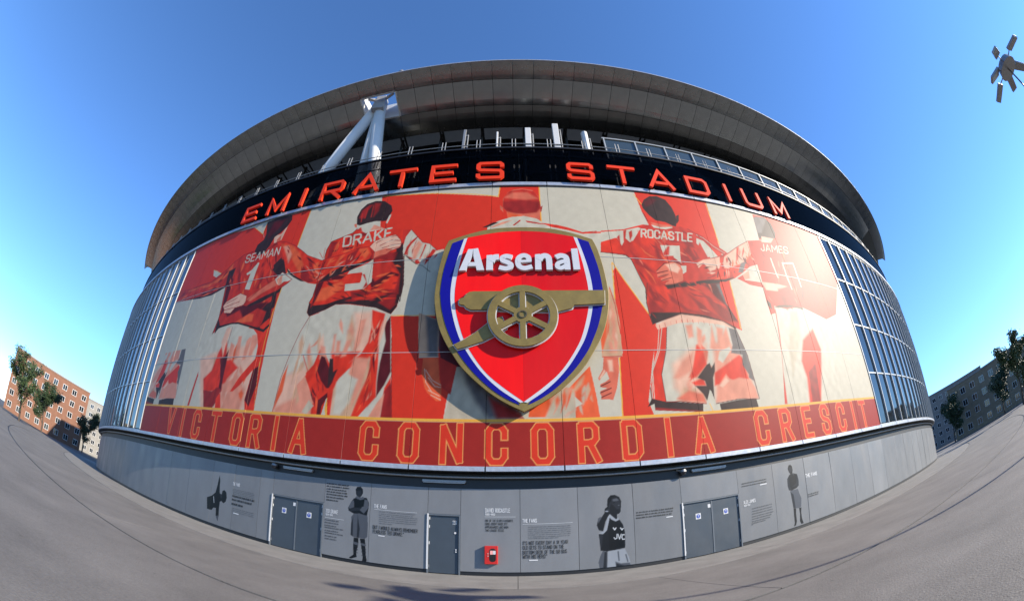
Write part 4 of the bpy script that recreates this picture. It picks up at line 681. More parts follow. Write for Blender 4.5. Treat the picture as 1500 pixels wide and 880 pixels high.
(0,'PK',0.039,[-11.91,15.17,-11.76,15.0,-11.59,14.84,-11.43,14.69,-11.57,14.86,-11.72,15.02]),
(0,'OR',0.039,[-10.07,14.43,-9.95,14.47,-9.92,14.56,-9.92,14.68,-9.99,14.61,-10.05,14.53]),
(0,'R2',0.039,[-11.87,15.55,-11.65,15.35,-11.42,15.2,-11.18,15.1,-11.41,15.23,-11.64,15.4]),
(0,'OR',0.039,[-9.22,14.51,-9.13,14.5,-9.04,14.51,-8.96,14.53,-9.05,14.55,-9.14,14.55]),
(0,'R3',0.039,[-8.74,15.06,-8.63,15.11,-8.53,15.16,-8.43,15.22,-8.56,15.21,-8.66,15.16]),
(0,'OR',0.039,[-9.26,14.55,-9.12,14.61,-9.04,14.72,-8.98,14.85,-9.08,14.75,-9.18,14.66]),
(0,'PK',0.046,[-11.41,14.75,-11.1,14.54,-10.8,14.45,-10.5,14.4,-10.8,14.54,-11.1,14.68]),
(0,'OR',0.043,[-9.99,14.23,-9.9,14.33,-9.92,14.45,-9.99,14.59,-10.01,14.47,-10.02,14.35]),
(0,'OR',0.039,[-9.27,14.39,-9.19,14.44,-9.14,14.5,-9.09,14.57,-9.17,14.53,-9.23,14.48]),
(0,'MR',0.043,[-8.62,14.99,-8.43,15.1,-8.34,15.28,-8.31,15.52,-8.42,15.34,-8.55,15.18]),
(0,'OR',0.039,[-10.22,15.12,-10.06,15.12,-9.94,15.19,-9.83,15.28,-9.99,15.26,-10.12,15.22]),
(0,'R2',0.039,[-11.43,14.35,-11.35,14.22,-11.23,14.15,-11.09,14.1,-11.19,14.21,-11.3,14.3]),
(0,'OR',0.039,[-13.4,16.18,-13.14,15.92,-12.85,15.71,-12.56,15.55,-12.82,15.77,-13.1,15.99]),
(0,'OR',0.041,[-8.44,14.91,-8.31,14.9,-8.24,14.96,-8.21,15.05,-8.31,15.03,-8.4,15.0]),
(0,'OR',0.039,[-9.07,15.17,-8.98,15.26,-8.95,15.38,-8.94,15.52,-8.99,15.41,-9.04,15.3]),
(0,'R2',0.039,[-11.49,14.98,-11.32,14.78,-11.13,14.63,-10.93,14.51,-11.11,14.67,-11.3,14.83]),
(0,'MR',0.039,[-11.35,14.93,-11.3,14.8,-11.21,14.67,-11.11,14.52,-11.13,14.66,-11.19,14.8]),
(0,'OR',0.039,[-12.93,15.91,-12.79,15.76,-12.64,15.6,-12.5,15.43,-12.6,15.61,-12.73,15.77]),
(0,'R3',0.045,[-10.98,14.92,-10.86,14.92,-10.82,15.0,-10.82,15.11,-10.91,15.08,-10.99,15.03]),
(0,'MR',0.039,[-8.18,15.49,-8.11,15.55,-8.06,15.63,-8.02,15.72,-8.09,15.66,-8.15,15.59]),
(0,'PK',0.039,[-8.9,14.69,-8.76,14.85,-8.63,15.03,-8.49,15.2,-8.66,15.06,-8.8,14.89]),
(0,'MR',0.039,[-12.67,15.89,-12.6,15.77,-12.48,15.68,-12.35,15.6,-12.43,15.72,-12.53,15.83]),
(0,'MR',0.043,[-12.08,15.8,-11.8,15.51,-11.5,15.31,-11.19,15.14,-11.47,15.38,-11.75,15.61]),
(0,'OR',0.041,[-12.48,15.55,-12.39,15.36,-12.23,15.17,-12.07,14.99,-12.15,15.19,-12.27,15.38]),
(0,'OR',0.039,[-11.23,14.68,-11.05,14.48,-10.84,14.33,-10.62,14.19,-10.8,14.38,-10.99,14.55]),
(0,'OR',0.039,[-13.11,15.81,-12.91,15.54,-12.68,15.31,-12.45,15.08,-12.64,15.33,-12.85,15.57]),
(0,'PK',0.039,[-8.89,15.11,-8.81,15.18,-8.8,15.29,-8.81,15.42,-8.84,15.31,-8.88,15.21]),
(0,'R2',0.046,[-11.22,14.6,-11.09,14.44,-10.92,14.33,-10.75,14.25,-10.88,14.4,-11.03,14.53]),
(0,'R3',0.039,[-11.49,15.42,-11.35,15.28,-11.21,15.13,-11.08,14.98,-11.18,15.14,-11.31,15.3]),
(0,'R2',0.039,[-10.69,14.61,-10.48,14.68,-10.27,14.74,-10.04,14.78,-10.28,14.78,-10.51,14.73]),
(0,'OR',0.039,[-8.39,15.26,-8.23,15.34,-8.09,15.46,-7.96,15.58,-8.13,15.51,-8.28,15.42]),
(0,'R2',0.04,[-11.6,15.02,-11.48,14.86,-11.35,14.8,-11.21,14.78,-11.34,14.88,-11.47,14.98]),
(0,'R2',0.039,[-8.66,15.14,-8.48,15.26,-8.35,15.43,-8.23,15.62,-8.38,15.47,-8.53,15.31]),
(0,'R2',0.043,[-8.93,14.7,-8.83,14.68,-8.76,14.73,-8.71,14.79,-8.81,14.81,-8.9,14.8]),
(0,'R3',0.039,[-9.65,15.08,-9.49,15.16,-9.34,15.27,-9.2,15.39,-9.38,15.32,-9.53,15.22]),
(0,'SK',0.026,[-7.86,15.93,-7.63,16.27,-7.21,16.44,-6.72,16.55,-6.43,16.59,-6.25,16.37,-6.08,16.17,-6.0,15.91,-6.07,15.66,-6.54,15.5,-6.78,15.28,-7.13,15.23,-7.46,15.06,-7.48,15.52]),
(0,'SK2',0.053,[-7.46,15.06,-7.48,15.52,-6.86,15.7,-6.48,15.58,-6.72,15.31,-7.12,15.19]),
(0.045,'R3',0.032,[-7.53,16.13,-6.92,16.45,-6.35,16.51]),
(0.045,'R3',0.032,[-7.26,15.92,-6.59,16.23,-6.11,16.13]),
(0.045,'R3',0.032,[-7.08,15.73,-6.53,15.88,-6.0,15.91]),
(0.045,'R3',0.032,[-6.83,15.58,-6.42,15.66,-6.04,15.7]),
(0.042,'CR',0.021,[-7.26,16.31,-6.64,16.5]),
(0.042,'CR',0.021,[-6.93,16.1,-6.24,16.28]),
(0.042,'CR',0.021,[-6.67,15.84,-6.1,15.88]),
(0,'R2',0.024,[-16.3,13.02,-15.83,13.45,-15.12,14.01,-14.12,14.52,-13.62,14.96,-12.66,14.31,-12.86,14.1,-13.61,13.65,-14.99,13.18,-15.92,12.9]),
(0,'CR',0.024,[-14.07,14.51,-13.61,14.97,-12.66,14.31,-12.95,14.23,-13.27,14.24,-13.56,14.04,-13.79,14.15]),
(0,'PK',0.053,[-13.92,14.49,-13.55,14.77,-13.4,14.09,-13.66,14.05]),
(0,'SK2',0.079,[-16.14,13.41,-15.1,13.96,-14.07,14.5,-13.76,14.06,-14.87,13.65,-15.72,13.19]),
(0,'DK',0.042,[-15.93,12.93,-14.84,13.32,-13.62,13.69,-12.65,14.27,-12.71,13.92,-13.55,13.48,-14.71,12.99,-15.58,12.86]),
(0,'SK',0.026,[-18.42,13.21,-18.23,13.49,-17.44,13.76,-16.94,13.94,-16.25,13.67,-16.18,13.25,-16.3,13.02,-17.05,12.91,-17.37,12.58,-18.08,12.67,-18.14,12.92]),
(0.045,'R3',0.032,[-18.23,13.36,-17.14,13.63]),
(0.045,'R3',0.032,[-18.23,13.1,-16.77,13.33]),
(0.045,'R3',0.032,[-18.12,12.88,-17.07,12.95]),
(0.079,'CR',0.018,[-17.33,16.85,-17.34,16.93,-17.43,17.01,-17.65,17.02,-17.73,16.95,-17.71,16.81,-17.63,16.74,-17.37,16.68,-17.29,16.62,-17.28,16.48,-17.35,16.4,-17.57,16.4,-17.67,16.48,-17.68,16.57]),
(0.079,'CR',0.018,[-16.84,17.01,-17.17,17.01,-17.1,16.4,-16.77,16.4]),
(0.079,'CR',0.018,[-17.13,16.71,-16.86,16.71]),
(0.079,'CR',0.018,[-16.61,16.4,-16.46,17.0,-16.19,16.4]),
(0.079,'CR',0.018,[-16.55,16.58,-16.28,16.58]),
(0.079,'CR',0.018,[-16.03,16.4,-16.09,17.0,-15.81,16.61,-15.62,17.0,-15.56,16.41]),
(0.079,'CR',0.018,[-15.41,16.41,-15.27,17.01,-15.02,16.42]),
(0.079,'CR',0.018,[-15.36,16.59,-15.1,16.6]),
(0.079,'CR',0.018,[-14.88,16.43,-14.92,17.02,-14.53,16.44,-14.57,17.02]),
(0,'CR',0.026,[-17.06,15.44,-16.63,15.63,-16.24,16.14,-16.1,16.07,-16.15,14.2,-16.15,14.08,-16.65,14.19,-16.62,15.36,-16.92,15.28]),
(0.039,'MR',0.021,[-9.22,17.09,-10.53,16.66,-10.69,16.14,-10.7,15.43,-10.73,13.76,-10.76,12.98,-10.91,12.6]),
(0.039,'MR',0.021,[-8.97,17.38,-9.22,17.09]),
(0.047,'DK',0.021,[-5.75,15.18,-5.66,14.53,-5.51,13.3,-5.57,12.3]),
(0.039,'R3',0.021,[-12.76,16.49,-12.0,15.9,-10.85,15.37,-10.28,15.46,-9.42,15.6,-8.47,15.9,-7.86,15.93]),
(0.034,'R3',0.021,[-7.86,15.93,-7.63,16.27,-7.21,16.44,-6.72,16.55,-6.43,16.59,-6.08,16.17,-6.0,15.91,-6.07,15.66,-6.54,15.5]),
(0.037,'R3',0.021,[-7.46,15.06,-7.13,15.23,-6.78,15.28,-6.54,15.5]),
(0.042,'R3',0.021,[-15.13,17.55,-14.24,17.36,-13.29,16.87,-12.31,16.15]),
(0.042,'MR',0.021,[-17.03,17.24,-18.13,17.16,-18.95,16.76,-19.61,16.22,-21.11,15.57,-23.74,15.52]),
(0.047,'MR',0.021,[-18.94,14.74,-18.62,13.24,-18.49,12.34,-18.68,11.25]),
(0.037,'R3',0.021,[-16.3,13.02,-15.83,13.45,-15.12,14.01,-14.12,14.52,-13.62,14.96,-12.66,14.31]),
(0.037,'R3',0.021,[-18.42,13.21,-18.23,13.49,-17.44,13.76,-16.94,13.94,-16.25,13.67]),
(0.039,'R3',0.021,[-18.08,12.67,-17.37,12.58,-17.05,12.91,-16.3,13.02]),
(0.034,'R3',0.021,[-5.57,16.84,-5.15,16.29,-4.82,15.88,-4.42,15.75,-3.97,15.28]),
(0.037,'R3',0.021,[-5.71,10.34,-5.48,8.43,-5.28,6.5]),
(0,'SK2',0.024,[-0.65,18.11,-0.63,18.8,-0.37,19.31,-0.05,19.52,0.43,19.61,1.02,19.47,1.35,18.96,1.44,18.13,1.38,17.66,1.32,17.08,-0.37,17.34,-0.44,17.83]),
(0,'R2',0.037,[-0.63,18.15,-0.6,18.97,-0.28,19.39,0.43,19.55,1.13,19.38,1.4,18.79,1.41,18.05,1.18,17.75,0.45,17.64,-0.12,17.72,-0.45,17.84]),
(0,'R3',0.158,[-0.63,18.56,0.41,18.7,1.39,18.54,1.41,18.05,1.18,17.75,0.45,17.64,-0.12,17.72,-0.57,17.99]),
(0,'SK2',0.132,[-0.57,18.89,-0.11,19.3,0.72,19.29,1.29,18.79,0.7,18.7,-0.11,18.79]),
(0,'OR',0.079,[-0.4,17.75,0.39,17.5,0.38,17.33,-0.34,17.36]),
(0,'R3',0.066,[-0.28,17.82,0.45,17.64,1.18,17.77,0.45,17.73]),
(0,'SK2',0.032,[-0.8,18.32,-0.65,18.11,-0.59,17.75,-0.77,17.99]),
(0,'R3',0.026,[1.42,18.13,1.54,18.26,1.46,17.82,1.39,17.74]),
(0,'CR',0.021,[-1.44,16.72,-0.89,17.11,-0.17,17.39,0.5,17.46,1.16,17.27,1.59,16.9,2.47,16.69,3.54,16.26,4.13,16.43,6.12,16.76,5.97,15.79,4.31,15.62,3.99,15.32,0.77,15.26,-1.34,15.3]),
(0,'DK',0.026,[-1.71,16.69,-1.12,17.04,-0.84,17.03,-1.44,16.68]),
(0,'PK',0.039,[-1.27,16.71,-0.62,17.06,-0.12,17.16,-0.56,16.91,-1.16,16.67]),
(0,'R2',0.021,[-0.12,16.79,0.27,17.19,0.33,17.13,-0.01,16.79]),
(0,'R2',0.024,[0.57,17.13,1.15,17.0,1.59,16.86,1.37,16.86,0.65,17.0]),
(0,'RD',0.024,[1.37,16.97,2.25,16.83,2.8,16.67,3.55,16.37,4.95,16.5,6.14,16.76,6.12,16.65,4.99,16.4,3.54,16.26,2.78,16.48,1.91,16.68]),
(0.037,'R2',0.021,[3.61,16.37,4.31,16.48]),
(0,'TN',0.026,[4.53,13.03,4.73,12.24,4.8,11.08,4.71,9.28,3.76,9.27,3.79,10.12,4.12,10.97,4.38,12.39]),
(0,'OR',0.053,[3.79,10.12,4.12,10.97,4.27,11.37,4.06,10.21,3.8,9.47]),
(0,'PK',0.105,[4.52,12.08,4.61,11.37,4.47,9.46,4.12,9.47,4.34,10.59]),
(0,'SK',0.062,[4.54,10.48,4.48,10.32,4.51,10.18,4.56,10.04,4.6,10.2,4.61,10.35]),
(0,'TN',0.039,[4.45,10.95,4.36,10.72,4.26,10.49,4.14,10.27,4.3,10.46,4.41,10.68]),
(0,'OR',0.039,[4.29,11.12,4.21,10.83,4.14,10.53,4.07,10.23,4.19,10.52,4.27,10.81]),
(0,'SK',0.062,[4.43,11.73,4.35,11.54,4.34,11.36,4.36,11.18,4.44,11.36,4.48,11.54]),
(0,'OR',0.039,[4.19,10.77,4.18,10.49,4.24,10.24,4.35,10.02,4.29,10.27,4.24,10.52]),
(0,'PK',0.057,[4.18,10.1,4.14,9.88,4.19,9.69,4.27,9.51,4.27,9.72,4.25,9.92]),
(0,'TN',0.046,[4.34,10.26,4.3,10.0,4.33,9.76,4.39,9.53,4.4,9.78,4.4,10.03]),
(0,'PK',0.046,[4.62,11.57,4.54,11.42,4.45,11.23,4.33,11.07,4.49,11.18,4.6,11.34]),
(0,'TN',0.072,[4.28,10.74,4.2,10.49,4.22,10.25,4.27,10.02,4.32,10.26,4.35,10.5]),
(0,'PK',0.054,[4.51,10.12,4.45,9.98,4.45,9.83,4.47,9.69,4.53,9.83,4.56,9.98]),
(0.037,'R2',0.021,[3.78,9.27,4.67,9.28]),
(0.037,'R2',0.021,[4.54,12.92,4.69,11.98,4.76,10.4]),
(0,'SK2',0.026,[3.83,9.25,4.51,9.24,4.47,8.57,4.29,7.79,4.07,7.25,3.91,7.29,3.54,7.3,3.58,7.43,3.52,7.56,3.55,7.68,3.87,7.8,3.56,7.85,3.56,7.98,3.82,8.1,3.99,8.23,3.9,8.58,3.53,8.15,3.5,8.28,3.74,8.67]),
(0.042,'MR',0.032,[3.57,7.89,4.02,8.1]),
(0.042,'MR',0.032,[3.54,7.6,4.04,7.8]),
(0.042,'MR',0.032,[3.57,7.39,4.02,7.58]),
(0,'SK',0.079,[4.0,9.11,4.21,9.11,4.2,8.57,4.03,8.58]),
(0,'SK',0.039,[3.55,8.28,3.8,8.67,3.85,8.58,3.62,8.24]),
(0,'OR',0.026,[2.13,7.77,3.17,8.84,3.36,7.42,3.44,6.49,2.41,6.53,2.38,6.95,2.74,7.13]),
(0,'CR2',0.026,[0.47,6.6,0.53,6.93,1.35,7.47,2.08,7.89,2.42,7.76,2.43,6.89,2.41,6.53]),
(0,'PK',0.132,[0.64,6.57,0.47,6.93,1.35,7.47,2.08,7.89,2.42,7.76,2.43,6.89,1.89,6.54]),
(0,'OR',0.066,[0.41,6.57,0.33,6.81,1.35,7.47,1.4,7.16,1.15,6.56]),
(0,'CR2',0.079,[1.18,6.56,1.72,7.78,2.01,7.83,2.42,7.63,2.43,6.89,2.13,6.78,1.89,6.54]),
(0,'PK',0.132,[-2.63,8.26,-2.02,7.47,-1.34,6.93,-1.02,6.52,-1.28,6.52,-1.85,7.14,-2.39,7.47]),
(0,'TN',0.132,[-1.14,7.47,-0.52,7.03,-0.32,6.52,-1.13,6.52,-1.34,7.04]),
(0,'R2',0.132,[-1.14,7.25,-0.52,6.82,0.19,6.76,0.33,6.51,-0.82,6.52]),
(0,'PK',0.094,[2.32,7.98,2.14,7.73,2.04,7.44,1.96,7.15,2.15,7.38,2.29,7.65]),
(0,'CR2',0.095,[3.05,8.05,2.9,7.8,2.88,7.55,2.93,7.29,3.01,7.54,3.08,7.8]),
(0,'TN',0.092,[3.03,7.94,2.96,7.66,3.03,7.43,3.17,7.24,3.14,7.48,3.12,7.73]),
(0,'CR2',0.083,[1.6,7.26,1.47,7.12,1.45,6.95,1.46,6.77,1.55,6.92,1.62,7.08]),
(0,'CR2',0.065,[2.64,7.18,2.58,6.99,2.62,6.82,2.71,6.67,2.7,6.85,2.69,7.03]),
(0,'OR',0.056,[3.19,7.83,3.07,7.62,2.98,7.38,2.89,7.15,3.05,7.35,3.16,7.56]),
(0,'PK',0.049,[1.83,7.43,1.69,7.19,1.59,6.94,1.49,6.68,1.64,6.91,1.77,7.15]),
(0,'CR2',0.088,[2.83,7.56,2.72,7.41,2.72,7.24,2.75,7.08,2.83,7.23,2.88,7.39]),
(0,'OR',0.103,[2.02,7.79,1.88,7.52,1.91,7.27,2.02,7.04,2.04,7.3,2.06,7.56]),
(0,'OR',0.057,[2.04,7.51,1.92,7.27,1.86,7.01,1.8,6.75,1.92,6.98,2.02,7.24]),
(0,'CR2',0.079,[2.89,7.95,2.79,7.84,2.75,7.7,2.74,7.54,2.85,7.65,2.92,7.78]),
(0,'TN',0.108,[2.88,8.38,2.64,8.16,2.44,7.86,2.24,7.58,2.53,7.75,2.77,8.0]),
(0,'OR',0.096,[1.72,7.49,1.61,7.37,1.6,7.22,1.62,7.06,1.72,7.19,1.78,7.32]),
(0,'OR',0.049,[2.3,7.76,2.16,7.48,2.08,7.18,2.01,6.88,2.14,7.16,2.25,7.45]),
(0,'MR',0.026,[-3.81,12.06,-3.19,11.77,-2.39,9.84,-1.59,8.77,-2.56,8.88,-3.3,9.28,-3.5,10.17]),
(0,'R2',0.026,[-3.36,9.34,-2.53,8.89,-2.76,7.58,-3.21,7.98]),
(0,'CR2',0.024,[-2.56,8.88,-1.59,8.77,-0.83,7.97,-0.22,7.25,0.19,6.76,0.33,6.51,-3.02,6.51,-2.76,7.64]),
(0,'GY',0.184,[-2.34,8.88,-1.59,8.77,-0.83,7.97,-0.22,7.25,0.19,6.76,-1.13,6.52,-1.54,7.04,-2.04,7.92]),
(0,'R3',0.158,[-1.14,7.47,-0.52,7.14,0.19,6.76,0.33,6.51,-0.82,6.52]),
(0,'TN',0.026,[-4.52,11.62,-3.49,11.19,-3.41,9.33,-4.29,9.32,-4.43,10.44]),
(0,'GY',0.132,[-4.17,11.47,-3.49,11.19,-3.41,9.33,-3.86,9.32]),
(0.032,'CR2',0.021,[-4.29,9.35,-3.41,9.35]),
(0,'OR',0.026,[-4.09,9.32,-3.41,9.32,-3.28,8.26,-3.18,7.98,-3.17,7.3,-3.36,7.3,-3.56,7.47,-3.79,7.69,-3.92,7.92,-4.11,8.61]),
(0.032,'SK',0.021,[-3.99,8.79,-3.88,8.15,-3.57,7.69]),
(0.032,'SK',0.021,[-3.79,8.38,-3.48,7.98,-3.21,7.92]),
(0.032,'SK',0.021,[-3.75,7.8,-3.24,7.53]),
(0.032,'SK',0.021,[-3.62,7.58,-3.18,7.36]),
(0.032,'SK',0.021,[-3.93,8.73,-3.61,8.26,-3.22,8.03]),
(0,'R2',0.053,[-3.78,7.46,-3.55,7.3,-3.17,7.3,-3.54,7.24]),
(0,'CR',0.024,[6.68,10.78,7.88,11.07,9.15,11.24,10.72,11.01,11.29,10.75,11.64,9.32,11.81,6.94,10.5,7.01,9.1,6.85,8.86,7.5,8.56,6.88,7.22,7.06,5.84,7.24,5.84,7.77,6.23,9.35,6.45,10.18]),
(0,'SK',0.211,[7.1,8.85,8.11,9.58,9.21,9.93,8.81,8.15,7.41,7.25,6.99,7.73]),
(0,'PK',0.211,[9.63,10.02,10.71,9.86,11.48,8.78,11.64,6.95,9.12,6.92]),
(0,'TN',0.158,[7.49,7.71,8.59,7.51,8.57,6.92,7.05,7.07]),
(0,'TN',0.078,[9.84,9.57,9.74,9.32,9.81,9.14,9.94,8.97,9.96,9.19,9.95,9.4]),
(0,'TN',0.118,[8.54,8.56,8.27,8.19,8.26,7.86,8.41,7.55,8.46,7.9,8.55,8.26]),
(0,'PK',0.088,[8.41,8.72,8.19,8.58,8.07,8.38,7.98,8.16,8.18,8.3,8.35,8.48]),
(0,'PK',0.127,[7.87,8.14,7.68,7.86,7.71,7.63,7.84,7.41,7.92,7.67,7.97,7.92]),
(0,'TN',0.056,[8.24,8.63,8.15,8.42,8.18,8.24,8.27,8.08,8.28,8.27,8.28,8.46]),
(0,'TN',0.069,[9.07,8.46,8.98,8.24,9.03,8.08,9.18,7.96,9.14,8.14,9.13,8.32]),
(0,'SK',0.053,[7.87,8.55,7.69,8.34,7.6,8.1,7.54,7.86,7.68,8.08,7.81,8.31]),
(0,'PK',0.095,[8.75,8.4,8.47,8.09,8.28,7.74,8.09,7.38,8.41,7.66,8.65,7.99]),
(0,'SK',0.083,[10.43,9.09,10.41,8.63,10.62,8.3,10.97,8.05,10.76,8.4,10.6,8.76]),
(0,'TN',0.109,[8.61,7.81,8.41,7.66,8.37,7.48,8.39,7.3,8.55,7.45,8.66,7.61]),
(0,'PK',0.131,[10.37,8.51,10.14,8.08,10.17,7.68,10.29,7.29,10.42,7.71,10.5,8.12]),
(0,'PK',0.126,[9.19,8.76,9.03,8.55,9.07,8.36,9.18,8.18,9.3,8.39,9.35,8.59]),
(0,'SK',0.126,[8.51,8.88,8.2,8.57,8.01,8.2,7.84,7.82,8.18,8.11,8.44,8.44]),
(0,'PK',0.103,[9.21,10.41,8.98,10.25,8.92,10.06,8.91,9.85,9.09,10.01,9.22,10.19]),
(0,'SK',0.072,[10.94,7.62,10.81,7.48,10.75,7.31,10.69,7.13,10.88,7.25,10.98,7.41]),
(0,'PK',0.063,[8.81,8.64,8.59,8.4,8.44,8.14,8.31,7.87,8.53,8.1,8.72,8.35]),
(0,'TN',0.05,[8.81,8.71,8.6,8.51,8.46,8.28,8.34,8.05,8.53,8.25,8.7,8.46]),
(0,'TN',0.093,[8.07,7.65,7.87,7.55,7.75,7.37,7.65,7.17,7.85,7.28,8.02,7.42]),
(0,'TN',0.088,[8.98,10.61,8.77,10.39,8.76,10.2,8.85,10.03,8.92,10.24,9.0,10.44]),
(0,'SK',0.105,[9.13,9.3,8.91,9.18,8.79,8.99,8.7,8.78,8.93,8.89,9.1,9.05]),
(0,'PK',0.127,[10.01,9.69,9.95,9.26,10.12,8.95,10.4,8.68,10.36,9.06,10.28,9.42]),
(0,'SK',0.133,[8.79,8.22,8.41,7.94,8.18,7.58,8.01,7.2,8.36,7.47,8.66,7.8]),
(0,'RD',0.026,[6.59,10.73,7.16,10.79,6.89,9.59,6.48,8.38,6.49,7.06,5.84,7.24,5.88,7.93,6.15,8.86,6.38,10.01]),
(0.034,'CR',0.021,[6.88,10.7,6.54,9.51,6.06,8.55,5.96,7.24]),
(0.034,'CR',0.021,[6.73,10.69,6.46,9.51,6.02,8.55,5.87,7.26]),
(0.032,'MR',0.021,[7.15,10.74,6.91,9.59,6.48,8.38,6.5,7.08]),
(0,'SK2',0.066,[7.84,8.18,8.23,8.83,8.58,9.84,8.83,9.93,9.21,9.5,8.96,8.81,8.27,8.17]),
(0,'RD',0.079,[8.07,8.5,8.63,9.84,8.91,9.84,8.96,8.81,8.4,8.33,7.89,8.02]),
(0,'RD',0.079,[7.96,7.94,8.63,8.16,8.73,7.75,8.11,7.77]),
(0,'PK',0.132,[7.07,8.2,7.64,9.0,8.37,9.5,8.07,8.5,7.31,8.12]),
(0,'PK',0.105,[8.21,10.9,8.6,10.95,8.54,10.28,8.24,10.19]),
(0,'PK',0.105,[8.85,10.82,9.1,10.64,8.85,9.58,8.67,9.84]),
(0,'PK',0.105,[9.76,10.93,9.77,10.21,9.69,9.5,9.35,9.67]),
(0,'PK',0.105,[10.04,10.85,10.44,10.77,10.23,10.03,9.88,9.85]),
(0,'PK',0.105,[10.67,10.87,10.71,9.86,10.37,9.76,9.61,9.15,9.35,8.47,10.03,10.03]),
(0,'CR',0.053,[9.69,9.06,9.89,9.5,10.58,9.76,10.63,9.59,9.94,8.89]),
(0,'RD',0.079,[9.33,8.39,10.12,8.8,11.09,9.32,11.26,9.14,11.34,8.25,11.37,7.99,10.76,8.09,10.21,7.94,9.99,8.29,9.49,7.8,9.19,7.73]),
(0,'PK',0.079,[9.12,6.92,9.45,7.64,9.95,8.12,10.51,7.93,11.37,7.99,11.69,7.55,11.76,6.98,10.5,7.05]),
(0,'SK',0.066,[9.47,7.72,9.95,8.12,10.11,7.95,9.65,7.63]),
(0,'SK2',0.105,[7.07,7.19,7.72,7.55,8.47,7.36,8.57,6.92,7.38,7.06]),
(0,'GY',0.053,[10.82,10.83,11.34,10.75,11.64,9.32,11.81,6.94,11.68,7.89,11.4,8.08,11.44,8.25,11.16,8.78,11.31,9.32,10.58,9.41,10.81,9.86]),
(0,'DK',0.042,[8.32,8.17,8.96,8.81,9.16,8.9,9.2,8.64,9.46,8.93,9.37,8.47,9.19,8.14,9.01,6.85,8.94,6.93,8.87,7.54,8.7,6.87,8.47,7.36,8.11,7.77,8.73,7.75,8.69,7.99]),
(0,'CR',0.018,[8.87,7.54,8.95,7.46,9.07,6.93,9.27,6.52,8.86,6.54,8.75,6.94]),
(0.042,'GD',0.021,[8.74,6.87,8.86,6.53]),
(0,'DK',0.032,[5.6,6.88,5.84,7.26,6.41,7.1,7.21,7.03,8.39,6.89,8.32,6.5,5.93,6.71,5.93,7.01]),
(0,'R3',0.053,[5.9,6.83,8.32,6.54,8.29,6.35,5.86,6.49]),
(0,'DK',0.032,[9.29,6.83,10.49,6.97,11.59,6.97,11.65,6.52,9.32,6.51]),
(0,'SK',0.026,[6.57,10.87,7.29,11.23,8.12,11.53,9.19,11.43,10.56,11.2,11.23,10.75,10.55,10.98,9.11,11.1,7.87,11.02,6.66,10.65]),
(0.021,'R2',0.021,[6.78,10.89,6.79,10.71]),
(0.021,'R2',0.021,[7.1,11.0,7.1,10.82]),
(0.021,'R2',0.021,[7.42,11.09,7.42,10.91]),
(0.021,'R2',0.021,[7.74,11.17,7.74,10.99]),
(0.021,'R2',0.021,[8.06,11.22,8.06,11.04]),
(0.021,'R2',0.021,[8.38,11.24,8.38,11.06]),
(0.021,'R2',0.021,[8.7,11.23,8.69,11.04]),
(0.021,'R2',0.021,[9.02,11.19,9.01,11.01]),
(0.021,'R2',0.021,[9.34,11.16,9.33,10.98]),
(0.021,'R2',0.021,[9.67,11.12,9.66,10.93]),
(0.021,'R2',0.021,[9.99,11.03,9.98,10.85]),
(0,'R2',0.024,[7.11,17.2,7.56,17.19,8.14,17.03,8.98,17.23,9.51,17.35,9.98,17.23,10.41,16.96,11.23,16.25,11.46,14.77,11.02,13.41,11.11,12.32,11.59,11.19,11.29,10.75,10.56,11.2,9.19,11.43,8.12,11.53,7.29,11.23,6.45,10.91,6.38,11.48,6.32,12.12,6.5,12.87,6.36,12.23,6.43,12.95,6.18,13.84,5.92,14.72,5.69,14.95,4.37,15.08,4.46,15.74,5.39,16.09,5.84,16.65]),
(0,'CR',0.026,[4.55,16.43,5.84,16.65,6.76,16.96,6.9,16.89,6.28,15.95,6.08,15.85,5.88,16.09,5.58,15.56,5.39,16.09,4.46,15.78]),
(0,'RD',0.032,[4.46,15.74,5.32,16.09,5.47,15.72,5.71,15.07,4.37,15.08]),
(0,'R2',0.039,[5.83,16.61,6.03,16.71,5.88,16.09,6.07,15.59,5.89,15.33,5.74,15.91]),
(0,'R2',0.039,[6.14,16.55,6.35,16.7,6.31,16.3,6.1,15.93]),
(0,'R2',0.039,[5.4,16.14,5.57,16.32,5.54,15.72,5.71,15.07,5.54,15.31]),
(0,'RD',0.021,[4.55,16.45,5.83,16.64,7.0,17.03,7.11,17.2,5.85,16.72,4.56,16.52]),
(0,'RD',0.132,[6.21,15.94,6.52,15.71,7.17,14.69,7.69,14.41,7.26,14.06,6.53,14.64]),
(0,'RD',0.132,[6.71,16.69,7.58,16.24,7.39,15.37,6.76,15.82]),
(0,'RD',0.132,[7.05,13.06,7.85,13.18,7.66,12.28,6.89,12.25]),
(0,'RD',0.132,[6.54,12.89,6.79,12.39,7.07,12.11,6.36,12.23]),
(0,'R3',0.105,[6.02,15.26,6.53,14.64,7.15,13.9,6.76,14.03,6.15,14.46]),
(0,'R3',0.105,[7.62,16.07,7.76,14.74,7.5,14.88,7.46,15.37]),
(0,'R3',0.105,[6.5,13.4,6.94,12.83,7.35,12.12,6.69,12.24]),
(0,'R3',0.105,[9.64,16.03,9.92,15.28,10.15,14.97,9.28,14.71,8.88,15.0]),
(0,'R3',0.105,[9.26,16.44,9.97,16.35,10.07,15.82,9.53,15.93]),
(0,'R3',0.105,[6.49,12.59,7.2,11.68,6.47,11.04,6.39,11.57]),
(0,'R3',0.105,[7.6,12.73,8.61,11.83,9.53,11.58,8.57,11.64,7.68,12.26]),
(0,'R3',0.105,[8.82,12.7,10.07,11.7,10.76,11.16,9.5,11.49]),
(0,'R3',0.105,[9.59,12.95,10.99,11.94,11.42,11.18,10.57,11.24]),
